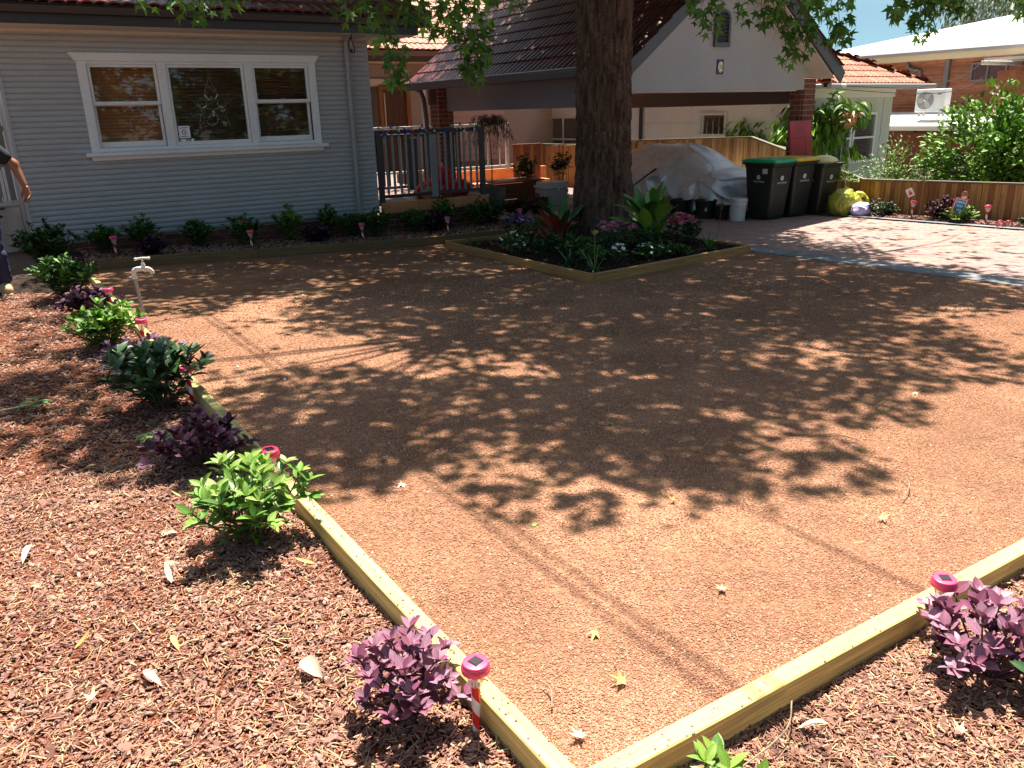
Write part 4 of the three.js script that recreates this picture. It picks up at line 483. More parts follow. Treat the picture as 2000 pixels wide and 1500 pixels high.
T.leaf = tex(64, 128, (u, v) => { const m = Math.abs(u - 0.5), vein = m < 0.035 ? 1.5 : (Math.abs(((v * 7 - m * 3.2) % 1 + 1) % 1 - 0.5) < 0.07 ? 1.22 : 0.92); return gray(0.5 * fbm(u, v, 6, 12, 5, 3) + 0.4, 0.8 * vein, 1.0 * vein); }, true, 1);
const leafMat = (c, rough = 0.5, tr = 0.22, coat = 0.0) => mat(lin(...c), rough, { map: T.leaf, transmission: tr, thickness: 0, clearcoat: coat, clearcoatRoughness: 0.3 });
const tinted = (rough = 0.65, tr = 0.25) => mat(lin(1, 1, 1), rough, { specularIntensity: 0.45, map: T.leaf, transmission: tr, thickness: 0, vertexColors: true });
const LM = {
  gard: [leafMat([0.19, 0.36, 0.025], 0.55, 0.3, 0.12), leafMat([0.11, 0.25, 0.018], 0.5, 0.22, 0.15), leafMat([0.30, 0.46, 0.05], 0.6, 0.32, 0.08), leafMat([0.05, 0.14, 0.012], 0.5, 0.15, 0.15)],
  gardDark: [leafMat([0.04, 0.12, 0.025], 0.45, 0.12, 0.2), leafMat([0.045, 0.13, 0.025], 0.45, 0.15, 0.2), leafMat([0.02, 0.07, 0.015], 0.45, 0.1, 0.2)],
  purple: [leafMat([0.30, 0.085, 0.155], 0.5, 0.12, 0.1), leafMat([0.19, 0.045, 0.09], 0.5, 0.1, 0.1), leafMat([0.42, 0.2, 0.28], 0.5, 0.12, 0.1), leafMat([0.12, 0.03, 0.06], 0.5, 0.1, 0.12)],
  fol: tinted(0.55, 0.22), folGloss: mat(lin(1, 1, 1), 0.58, { specularIntensity: 0.5, map: T.leaf, vertexColors: true, transmission: 0.15, thickness: 0 }),
};
const BG = [leafGeo(0.46, 0.14, 0.12), leafGeo(0.42, 0.2, 0.2), leafGeo(0.5, 0.08, 0.06), leafGeo(0.44, 0.25, 0.28), leafGeo(0.48, 0.16, -0.05)];
const PG = [leafGeo(0.6, 0.12, 0.1, 4), leafGeo(0.54, 0.2, 0.22, 4), leafGeo(0.64, 0.06, 0.02, 4), leafGeo(0.58, 0.22, -0.08, 4)];
// a low shrub: upright branching stems that end in rosettes of leaves; single leaves as parts, or one foliage mesh
function shrub(name, label, cat, p, o, group) {
  R = rng(o.seed || 1); const t = thing(name, label, cat, [p[0], p[1] !== null ? p[1] : G(p[0], p[2]), p[2]], o.turn || 0, group), stems = [], leaves = [], nS = o.stems || 10;
  for (let i = 0; i < nS; i++) {
    const a = i * 2.4 + rr(-0.4, 0.4), k = Math.sqrt((i + 0.4) / nS), rad = o.r * k * rr(0.8, 1.08), hh = o.h * (o.dome ? Math.sqrt(Math.max(0.12, 1 - 0.8 * k * k)) : 1 - 0.35 * k) * rr(0.82, 1.1), el = o.squash || 1;
    const b = V(Math.cos(a) * o.r * 0.12, 0, Math.sin(a) * o.r * 0.12), tip = V(Math.cos(a) * rad, hh, Math.sin(a) * rad * el), mid = b.clone().lerp(tip, 0.5).add(V(rr(-0.02, 0.02), o.h * 0.04, rr(-0.02, 0.02)));
    const cv = new THREE.CatmullRomCurve3([b, mid, tip]); stems.push(tube([b, mid, tip], (o.stemR || 0.0035) * 1.2, 5, 5, (o.stemR || 0.0035) * 0.6));
    const ends = [[cv, 1]]; const nb = o.branches === undefined ? 2 : o.branches; for (let j = 0; j < nb; j++) { const q = cv.getPoint(rr(0.35, 0.7)), e = q.clone().add(V(rr(-1, 1), rr(0.3, 1.1), rr(-1, 1)).multiplyScalar(o.r * 0.42)); e.y = Math.max(e.y, o.h * 0.12); const c2 = new THREE.CatmullRomCurve3([q, q.clone().lerp(e, 0.5).add(V(0, 0.01, 0)), e]); stems.push(tube([q, c2.getPoint(0.5), e], o.stemR || 0.003, 4, 3)); ends.push([c2, 0.7]); }
    for (const [c, s] of ends) {
      const n = Math.max(2, Math.round((o.pairs || 5) * s));
      for (let j = 0; j < n; j++) { const u = lerp(o.low === undefined ? 0.22 : o.low, 1, (j + 0.5) / n), q = c.getPoint(u), d = c.getTangent(u), a2 = j * 1.57 + a; for (const sg of [0, Math.PI]) { const side = V(Math.cos(a2 + sg), 0, Math.sin(a2 + sg)); const dir = side.clone().addScaledVector(d, lerp(0.25, 0.75, u)).addScaledVector(V(0, 1, 0), lerp(-0.1, 0.25, u)); leaves.push([q, dir, o.leaf * rr(0.7, 1.15) * (u > 0.9 ? 0.85 : 1), u]); } }
      const q = c.getPoint(1), d = c.getTangent(1); for (let j = 0; j < (o.top || 4); j++) { const a2 = j * 6.283 / (o.top || 4) + a, dir = V(Math.cos(a2), 0, Math.sin(a2)).addScaledVector(d, rr(0.7, 1.3)); leaves.push([q, dir, o.leaf * rr(0.65, 1.0), 1.2]); }
    }
  }
  mesh('stem', stems, o.stemM || M.stem, t);
  const gs = o.geo || BG; let kept = 0; const F = new Merge();
  for (const [q, d, s, u] of leaves) { const m = along(q, d, s, rr(-0.5, 0.5), V(rr(-0.2, 0.2), 1, rr(-0.2, 0.2))); if (m.elements[13] < 0.008) m.elements[13] = 0.008 + R() * 0.01;
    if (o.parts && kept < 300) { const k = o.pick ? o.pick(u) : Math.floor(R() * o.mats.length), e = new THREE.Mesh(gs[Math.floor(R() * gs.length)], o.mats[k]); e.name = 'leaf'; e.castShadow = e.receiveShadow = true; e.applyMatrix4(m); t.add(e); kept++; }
    else { const c = o.cols[Math.floor(R() * o.cols.length)], k = rr(0.75, 1.25); F.add(gs[Math.floor(R() * gs.length)], m, [c[0] * k, c[1] * k, c[2] * k]); } }
  if (F.p.length) mesh('foliage', F.build(), o.fm || LM.folGloss, t, 'stuff');
  return t;
}
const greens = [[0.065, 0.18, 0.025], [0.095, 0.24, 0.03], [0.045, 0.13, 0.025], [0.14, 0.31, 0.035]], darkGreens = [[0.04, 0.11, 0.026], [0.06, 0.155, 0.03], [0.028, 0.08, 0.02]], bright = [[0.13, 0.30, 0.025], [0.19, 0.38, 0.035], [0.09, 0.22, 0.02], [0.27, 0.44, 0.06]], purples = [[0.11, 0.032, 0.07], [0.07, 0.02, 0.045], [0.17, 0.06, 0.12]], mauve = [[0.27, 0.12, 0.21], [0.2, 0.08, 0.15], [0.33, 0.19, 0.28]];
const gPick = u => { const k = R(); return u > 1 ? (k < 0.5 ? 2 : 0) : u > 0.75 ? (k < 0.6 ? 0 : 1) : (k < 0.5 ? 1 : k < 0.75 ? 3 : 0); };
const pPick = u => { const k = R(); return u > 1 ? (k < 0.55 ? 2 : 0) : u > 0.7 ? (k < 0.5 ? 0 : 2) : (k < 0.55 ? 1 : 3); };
// ---- left border, nearest first
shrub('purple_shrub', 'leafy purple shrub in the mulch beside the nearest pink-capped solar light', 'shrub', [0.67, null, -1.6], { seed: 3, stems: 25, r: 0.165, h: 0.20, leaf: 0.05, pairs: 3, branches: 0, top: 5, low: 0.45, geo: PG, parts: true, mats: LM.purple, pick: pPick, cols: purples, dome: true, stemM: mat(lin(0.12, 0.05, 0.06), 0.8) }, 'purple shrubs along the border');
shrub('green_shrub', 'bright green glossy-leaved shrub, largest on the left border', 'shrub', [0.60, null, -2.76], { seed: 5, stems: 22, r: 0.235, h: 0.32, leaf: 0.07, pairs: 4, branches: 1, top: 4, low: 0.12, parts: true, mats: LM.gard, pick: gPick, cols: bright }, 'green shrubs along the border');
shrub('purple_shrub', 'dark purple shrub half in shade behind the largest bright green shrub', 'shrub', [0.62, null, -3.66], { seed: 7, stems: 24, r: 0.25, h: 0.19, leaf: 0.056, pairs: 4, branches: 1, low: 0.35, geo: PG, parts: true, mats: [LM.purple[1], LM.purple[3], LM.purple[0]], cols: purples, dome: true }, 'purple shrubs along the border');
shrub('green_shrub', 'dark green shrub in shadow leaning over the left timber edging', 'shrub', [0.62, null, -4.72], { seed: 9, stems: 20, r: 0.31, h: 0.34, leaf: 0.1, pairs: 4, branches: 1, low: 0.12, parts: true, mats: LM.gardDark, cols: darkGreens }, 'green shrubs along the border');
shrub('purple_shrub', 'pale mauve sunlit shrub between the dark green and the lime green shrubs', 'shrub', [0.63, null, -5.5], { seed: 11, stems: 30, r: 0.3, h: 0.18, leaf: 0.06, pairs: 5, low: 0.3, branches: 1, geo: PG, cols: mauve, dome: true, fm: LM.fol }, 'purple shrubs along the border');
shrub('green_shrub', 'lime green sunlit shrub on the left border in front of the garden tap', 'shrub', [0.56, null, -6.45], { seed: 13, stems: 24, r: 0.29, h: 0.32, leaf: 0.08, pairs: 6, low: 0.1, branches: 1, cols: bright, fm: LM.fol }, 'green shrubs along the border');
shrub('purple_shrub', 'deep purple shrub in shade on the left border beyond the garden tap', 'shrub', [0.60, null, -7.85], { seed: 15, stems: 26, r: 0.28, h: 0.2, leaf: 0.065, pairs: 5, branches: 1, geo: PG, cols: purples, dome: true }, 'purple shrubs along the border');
shrub('green_shrub', 'mid green rounded shrub beside the far left end of the timber edging', 'shrub', [0.52, null, -8.95], { seed: 17, stems: 26, r: 0.36, h: 0.4, leaf: 0.085, pairs: 6, low: 0.1, branches: 1, cols: greens }, 'green shrubs along the border');
shrub('purple_shrub', 'small purple-black shrub at the far left corner of the gravel', 'shrub', [0.72, null, -10.2], { seed: 19, stems: 14, r: 0.28, h: 0.22, leaf: 0.055, pairs: 4, branches: 1, geo: PG, cols: purples, dome: true }, 'purple shrubs along the border');
shrub('green_shrub', 'tall dense dark green shrub at the left corner of the house bed', 'shrub', [0.52, null, -11.0], { seed: 21, stems: 28, r: 0.37, h: 0.62, leaf: 0.08, pairs: 9, low: 0.1, branches: 2, cols: darkGreens }, 'green shrubs along the border');
// ---- front bed
shrub('purple_shrub', 'large leafy purple shrub over the front timber edging at lower right', 'shrub', [2.06, null, -0.86], { seed: 23, stems: 26, r: 0.2, h: 0.2, leaf: 0.055, pairs: 3, branches: 0, top: 5, low: 0.45, geo: PG, parts: true, mats: LM.purple, pick: pPick, cols: purples, dome: true, stemM: mat(lin(0.12, 0.05, 0.06), 0.8) }, 'purple shrubs along the border');
shrub('green_shrub', 'bright green shoots at the bottom edge of the photo near the front corner', 'shrub', [1.03, null, -0.88], { seed: 25, stems: 7, r: 0.12, h: 0.18, leaf: 0.065, pairs: 3, branches: 0, top: 4, parts: true, mats: LM.gard, pick: gPick, cols: bright }, 'green shrubs along the border');
shrub('green_shrub', 'dark glossy green shrub cut off by the right edge, lower right corner', 'shrub', [2.02, null, -0.6], { seed: 27, stems: 11, r: 0.14, h: 0.18, leaf: 0.07, pairs: 4, branches: 1, top: 4, parts: true, mats: LM.gardDark, cols: darkGreens }, 'green shrubs along the border');
// ---- bed along the house wall
{
  const bed = [[1.22, -11.85, 0.22, 0.36, 0, 'second green shrub from the left along the house wall'], [1.72, -12.0, 0.24, 0.42, 0, 'green shrub behind the dark purple one, left part of the house bed'], [1.72, -11.4, 0.2, 0.22, 1, 'dark purple shrub at the left of the house bed'], [2.42, -11.95, 0.23, 0.36, 0, 'green shrub under the left window pane'], [3.02, -11.75, 0.27, 0.42, 0, 'green shrub with a red flower under the middle window pane'], [3.72, -11.9, 0.22, 0.5, 2, 'tall bright green sapling under the right window pane'], [4.02, -11.6, 0.24, 0.24, 1, 'dark purple shrub under the right end of the window'], [4.35, -11.95, 0.2, 0.48, 0, 'slim green shrub just right of the window'], [4.72, -11.9, 0.22, 0.36, 0, 'green shrub left of the downpipe with one pale leaf'], [5.02, -11.7, 0.26, 0.42, 0, 'dense green shrub at the foot of the downpipe'], [5.75, -11.85, 0.26, 0.36, 0, 'green shrub below the left end of the porch'], [6.05, -11.75, 0.26, 0.28, 1, 'purple-black shrub below the middle of the porch'], [6.35, -11.95, 0.22, 0.5, 0, 'upright dark green shrub below the middle of the porch'], [6.95, -11.9, 0.3, 0.42, 0, 'green shrub below the right end of the porch'], [7.3, -12.0, 0.3, 0.42, 3, 'dark leafy shrub at the right end of the porch']];
  const cols = [greens, purples, bright, darkGreens]; bed.forEach(([x, z, r, h, c, l], i) => shrub(c === 1 ? 'purple_shrub' : 'green_shrub', l, 'shrub', [x, G(x, z) + 0.04, z], { seed: 60 + i, stems: 18, r, h: h * 1.08, leaf: 0.075, pairs: 7, branches: 1, low: 0.1, geo: c === 1 ? PG : BG, cols: cols[c], dome: c === 1 }, c === 1 ? 'purple shrubs in the house bed' : 'green shrubs in the house bed'));
  const fl = thing('red_flower', 'single red flower on the green shrub under the middle window pane', 'flower', [2.98, G(3, -11.7) + 0.36, -11.55]); const g = leafGeo(0.8, 0.2, 0.2, 4), ms = mat(lin(0.6, 0.02, 0.03), 0.5); for (let i = 0; i < 6; i++) { const e = mesh('petal', g, ms, fl); e.applyMatrix4(along(V(0, 0.02, 0), V(Math.cos(i * 1.05), 0.5, Math.sin(i * 1.05)), 0.045)); }
  for (const [x, z, l, c] of [[7.72, -11.85, 'dark red-leaved plant with poinsettia-like bracts left of the tree bed', [[0.3, 0.02, 0.03], [0.06, 0.03, 0.02], [0.05, 0.1, 0.03]]], [8.15, -11.9, 'red and green leafy plant behind the tree bed, right of the other', [[0.34, 0.03, 0.04], [0.09, 0.04, 0.03], [0.05, 0.11, 0.03]]]]) shrub('red_plant', l, 'plant', [x, G(x, z) + 0.03, z], { seed: 90 + x * 3, stems: 12, r: 0.28, h: 0.42, leaf: 0.14, pairs: 3, branches: 1, cols: c, fm: LM.fol });
}
// ---- bed along the paling fence
for (const [x, z, r, h, c, l] of [[12.75, -8.75, 0.3, 0.3, 1, 'dark maroon mounded plant behind the purple rubbish bag'], [12.7, -8.2, 0.26, 0.22, 0, 'low grey-green shrub right of the maroon plant by the fence'], [12.8, -7.25, 0.28, 0.34, 1, 'dark maroon shrub against the fence beside a solar light'], [12.65, -6.85, 0.28, 0.22, 2, 'low bright green shrub left of the blue festive sign'], [12.75, -4.9, 0.24, 0.2, 1, 'small purple plant by the fence at the right edge'], [12.7, -5.8, 0.2, 0.12, 0, 'low green plant by the fence right of the second solar light']]) shrub('fence_shrub', l, 'shrub', [x, G(x, z), z], { seed: 120 + z * 7, stems: 18, r, h, leaf: 0.08, pairs: 6, branches: 1, geo: c === 1 ? PG : BG, cols: [[[0.1, 0.14, 0.05], [0.07, 0.11, 0.05]], [[0.09, 0.02, 0.03], [0.05, 0.015, 0.02]], bright][c], dome: true });

// ================================================================ plants of the tree bed
const bedY = (x, z) => G(x, z) + 0.04;
function canna(label, p, n, hgt, len, cols, seed, red) { // broad paddle leaves on thick stems, each leaf a part
  R = rng(seed); const t = thing(red ? 'bromeliad' : 'canna_plant', label, 'plant', [p[0], bedY(p[0], p[2]), p[2]]), gs = [leafGeo(0.42, 0.16, 0.14, 8, 0.5, 0.008), leafGeo(0.46, 0.1, 0.3, 8, 0.5, 0.01), leafGeo(0.36, 0.22, 0.02, 8, 0.5, 0.006)], ms = cols.map(c => leafMat(c, 0.45, 0.28, 0.25)), st = [];
  for (let i = 0; i < n; i++) { const a = i * 2.4 + rr(-0.3, 0.3), k = i / n, h = hgt * rr(0.35, 1) * (1 - 0.3 * k), q = V(Math.cos(a) * 0.09 + rr(-0.07, 0.07), h, Math.sin(a) * 0.09 + rr(-0.07, 0.07)), d = V(Math.cos(a), lerp(3.0, 0.5, k) * rr(0.7, 1.2), Math.sin(a)); st.push(tube([V(q.x * 0.5, 0, q.z * 0.5), V(q.x * 0.8, h * 0.6, q.z * 0.8), q], 0.012, 6, 5, 0.006)); const e = mesh('leaf', gs[i % 3], ms[Math.floor(R() * ms.length)], t); e.applyMatrix4(along(q, d, len * rr(0.7, 1.1), rr(-0.5, 0.5))); }
  mesh('stem', st, red ? mat(lin(0.2, 0.04, 0.03), 0.6) : M.stemGreen, t); return t;
}
canna('broad-leaved lime green canna at the right of the tree trunk', [7.12, 0, -7.85], 34, 0.62, 0.4, [[0.14, 0.34, 0.03], [0.22, 0.44, 0.04], [0.08, 0.24, 0.03], [0.04, 0.14, 0.03]], 201);
canna('green broad-leaved plant left of the trunk behind the red one', [6.78, 0, -9.3], 10, 0.42, 0.34, [[0.08, 0.24, 0.03], [0.12, 0.3, 0.03], [0.04, 0.13, 0.02]], 202);
canna('red-leaved bromeliad in the tree bed left of the trunk', [6.45, 0, -9.0], 16, 0.3, 0.3, [[0.36, 0.05, 0.03], [0.24, 0.03, 0.025], [0.06, 0.1, 0.03], [0.45, 0.1, 0.05]], 203, true);
function strappy(name, label, p, n, len, w, cols, seed, arch = 1) { R = rng(seed); const t = thing(name, label, 'plant', [p[0], bedY(p[0], p[2]), p[2]]), ms = cols.map(c => leafMat(c, 0.5, 0.2, 0.2)); for (let i = 0; i < n; i++) { const a = i * 2.4, L = len * rr(0.7, 1.1), P = [], U = [], I = [], sl = rr(0.35, 0.9); for (let k = 0; k <= 7; k++) { const u = k / 7, r = L * (u * 0.75), y = L * (1.1 * u * (1.25 - sl) * 1.6 - arch * sl * u * u * 1.5), ww = w * (1 - u * u) * 0.5 + 0.002; const cx = Math.cos(a) * r, cz = Math.sin(a) * r, nx = -Math.sin(a) * ww, nz = Math.cos(a) * ww; P.push(cx - nx, Math.max(0.01, y), cz - nz, cx, Math.max(0.01, y) - ww * 0.3, cz, cx + nx, Math.max(0.01, y), cz + nz); U.push(0, u, 0.5, u, 1, u); if (k < 7) { const b = k * 3; I.push(b, b + 1, b + 3, b + 1, b + 4, b + 3, b + 1, b + 2, b + 4, b + 2, b + 5, b + 4); } } const g = new THREE.BufferGeometry(); g.setAttribute('position', new THREE.Float32BufferAttribute(P, 3)); g.setAttribute('uv', new THREE.Float32BufferAttribute(U, 2)); g.setIndex(I); g.computeVertexNormals(); mesh('leaf', g, ms[Math.floor(R() * ms.length)], t); } return t; }
const strapG = [[0.06, 0.18, 0.05], [0.09, 0.24, 0.06], [0.04, 0.12, 0.035]];
strappy('strap_leaf_plant', 'arching strap-leaved plant in front of the trunk', [6.15, 0, -8.2], 22, 0.42, 0.04, strapG, 211);
strappy('strap_leaf_plant', 'blue-green strap-leaved plant at the base of the trunk', [7.0, 0, -8.45], 18, 0.4, 0.045, [[0.05, 0.16, 0.07], [0.07, 0.2, 0.09]], 212);
strappy('strap_leaf_plant', 'strappy green plant just right of the red bromeliad', [6.3, 0, -9.35], 16, 0.32, 0.035, strapG, 213);
strappy('grass_tuft', 'small grassy tuft near the right corner of the tree bed', [7.65, 0, -7.3], 20, 0.2, 0.012, [[0.1, 0.26, 0.03]], 214, 0.5);
strappy('strap_leaf_plant', 'low rosette plant with a pink bloom near the front edge of the tree bed', [5.62, 0, -7.55], 20, 0.2, 0.03, strapG, 215, 0.8);
strappy('strap_leaf_plant', 'low green plant in the left corner of the tree bed', [5.5, 0, -9.55], 18, 0.2, 0.03, strapG, 216, 0.8);
{ // agapanthus bud stems at the front corner
  R = rng(221); const t = strappy('agapanthus', 'tall thin agapanthus stems with a pale bud at the front corner of the tree bed', [5.55, 0, -6.98], 10, 0.22, 0.02, [[0.09, 0.24, 0.04]], 222); for (const [dx, dz, h] of [[0.0, 0, 0.42], [-0.14, -0.1, 0.28], [0.1, -0.05, 0.3]]) { mesh('flower_stem', tube([[0, 0, 0], [dx * 0.5, h * 0.6, dz * 0.5], [dx, h, dz]], 0.005, 6, 8), M.stemGreen, t); } const b = []; for (let i = 0; i < 14; i++) { const a = i * 2.4, e = rr(0.1, 1); b.push(tube([[0, 0.42, 0], [Math.cos(a) * 0.025 * e, 0.445, Math.sin(a) * 0.025 * e], [Math.cos(a) * 0.05 * e, 0.46 + 0.02 * (1 - e), Math.sin(a) * 0.05 * e]], 0.004, 4, 3)); } mesh('bud', b, mat(lin(0.45, 0.5, 0.12), 0.6), t);
  const s = thing('flower_stalk', 'lone thin dry flower stalk leaning at the right corner of the tree bed', 'flower stalk', [7.72, bedY(7.7, -7.25), -7.25]); mesh('stalk', tube([[0, 0, 0], [0.1, 0.3, -0.05], [0.16, 0.62, -0.08]], 0.004, 5, 8), M.stem, s); const hd = []; for (let i = 0; i < 9; i++) hd.push(tube([[0.16, 0.62, -0.08], [0.16 + rr(-0.01, 0.01), 0.635, -0.08 + rr(-0.01, 0.01)], [0.16 + rr(-0.03, 0.03), 0.645, -0.08 + rr(-0.03, 0.03)]], 0.003, 4, 3)); mesh('seed_head', hd, M.stem, s);
}
function flowerBush(name, label, p, r, h, leafCols, flCols, nf, fs, seed, petal = 5) { // mound of small leaves with separate flowers on it
  const t = shrub(name, label, 'flowering plant', [p[0], bedY(p[0], p[2]), p[2]], { seed, stems: 12, r, h, leaf: Math.min(0.06, r * 0.3), pairs: 4, branches: 1, cols: leafCols, dome: true, fm: LM.fol }); R = rng(seed + 500); const g = leafGeo(0.75, 0.1, 0.1, 3, 0.55), ms = flCols.map(c => mat(lin(...c), 0.6, { transmission: 0.2, thickness: 0 })), one = new Merge(); for (let i = 0; i < petal; i++) one.add(g, along(V(0, 0, 0), V(Math.cos(i * 6.283 / petal), 0.45, Math.sin(i * 6.283 / petal)), 1)); const fg = one.build(), heads = []; fg.deleteAttribute('color'); for (let i = 0; i < 4; i++) { const a = i * 2.2 + 0.4, k = i ? 0.6 : 0.15; heads.push([Math.cos(a) * r * k, h * (1 - 0.2 * k), Math.sin(a) * r * k]); }
  for (let i = 0; i < nf; i++) { const a = R() * 6.28, k = Math.sqrt(R()), hd = heads[i % heads.length], e = mesh('flower', fg, ms[Math.floor(R() * ms.length)], t); if (petal === 5) e.position.set(Math.cos(a) * r * k, h * Math.sqrt(Math.max(0.1, 1 - 0.8 * k * k)) + 0.02, Math.sin(a) * r * k); else { const b = Math.acos(rr(-0.2, 1)), q = 0.085; e.position.set(hd[0] + Math.cos(a) * Math.sin(b) * q, hd[1] + Math.cos(b) * q * 0.8, hd[2] + Math.sin(a) * Math.sin(b) * q); } e.rotation.set(rr(-0.5, 0.7), rr(0, 6), rr(-0.5, 0.5)); e.scale.setScalar(fs * rr(0.8, 1.2)); } return t; }
const W3 = [[0.78, 0.78, 0.76]], PK = [[0.62, 0.08, 0.2], [0.5, 0.04, 0.16], [0.68, 0.22, 0.3]], VI = [[0.12, 0.05, 0.32], [0.09, 0.04, 0.25]];
flowerBush('white_flower_plant', 'small white-flowered plant in the left part of the tree bed', [5.62, 0, -8.75], 0.22, 0.28, greens, W3, 22, 0.022, 231); flowerBush('violet_flower_plant', 'violet-flowered plant behind the white one in the left of the tree bed', [5.98, 0, -9.2], 0.22, 0.42, darkGreens, VI, 60, 0.03, 232, 7);
flowerBush('pink_hydrangea', 'dusty pink hydrangea in the middle of the tree bed before the trunk', [6.62, 0, -7.95], 0.32, 0.36, greens, [[0.6, 0.18, 0.28], [0.66, 0.3, 0.38], [0.5, 0.1, 0.2]], 130, 0.035, 233, 4);
flowerBush('white_flower_plant', 'cluster of white blooms under the pink hydrangea', [6.2, 0, -7.35], 0.12, 0.2, greens, W3, 14, 0.035, 234); flowerBush('white_flower_plant', 'low white-flowered plant in front of the lime green canna', [6.62, 0, -7.25], 0.22, 0.18, greens, W3, 20, 0.022, 235);
flowerBush('pink_flower_plant', 'magenta-flowered plant at the right of the tree bed', [7.52, 0, -7.75], 0.24, 0.4, darkGreens, PK, 110, 0.036, 236, 7); flowerBush('low_green_plant', 'low ferny green plant between the white flowers and the right corner', [7.0, 0, -7.2], 0.2, 0.13, greens, [[0.1, 0.2, 0.04]], 3, 0.02, 237); flowerBush('low_green_plant', 'ferny green mound left of the front corner of the tree bed', [6.02, 0, -7.6], 0.24, 0.14, greens, [[0.5, 0.2, 0.25]], 2, 0.02, 238);

for (const [x, z, l, r, sd] of [[6.1, -8.0, 'leafy low green plant in the middle of the tree bed beside the arching straps', 0.26, 1], [5.85, -8.3, 'low bushy green plant behind the white flowers at the left of the tree bed', 0.22, 2], [7.35, -8.2, 'low green plant behind the canna at the right of the tree bed', 0.26, 3], [6.9, -7.55, 'small leafy plant between the hydrangea and the canna', 0.22, 4], [6.75, -9.6, 'dark leafy plant behind the red bromeliad at the back of the tree bed', 0.3, 5], [7.9, -7.9, 'low dark green plant near the right edge of the tree bed', 0.2, 6]]) shrub('low_green_plant', l, 'plant', [x, bedY(x, z), z], { seed: 250 + sd, stems: 14, r, h: 0.2 + 0.03 * sd, leaf: 0.07, pairs: 5, branches: 1, cols: sd % 2 ? greens : darkGreens, dome: true });
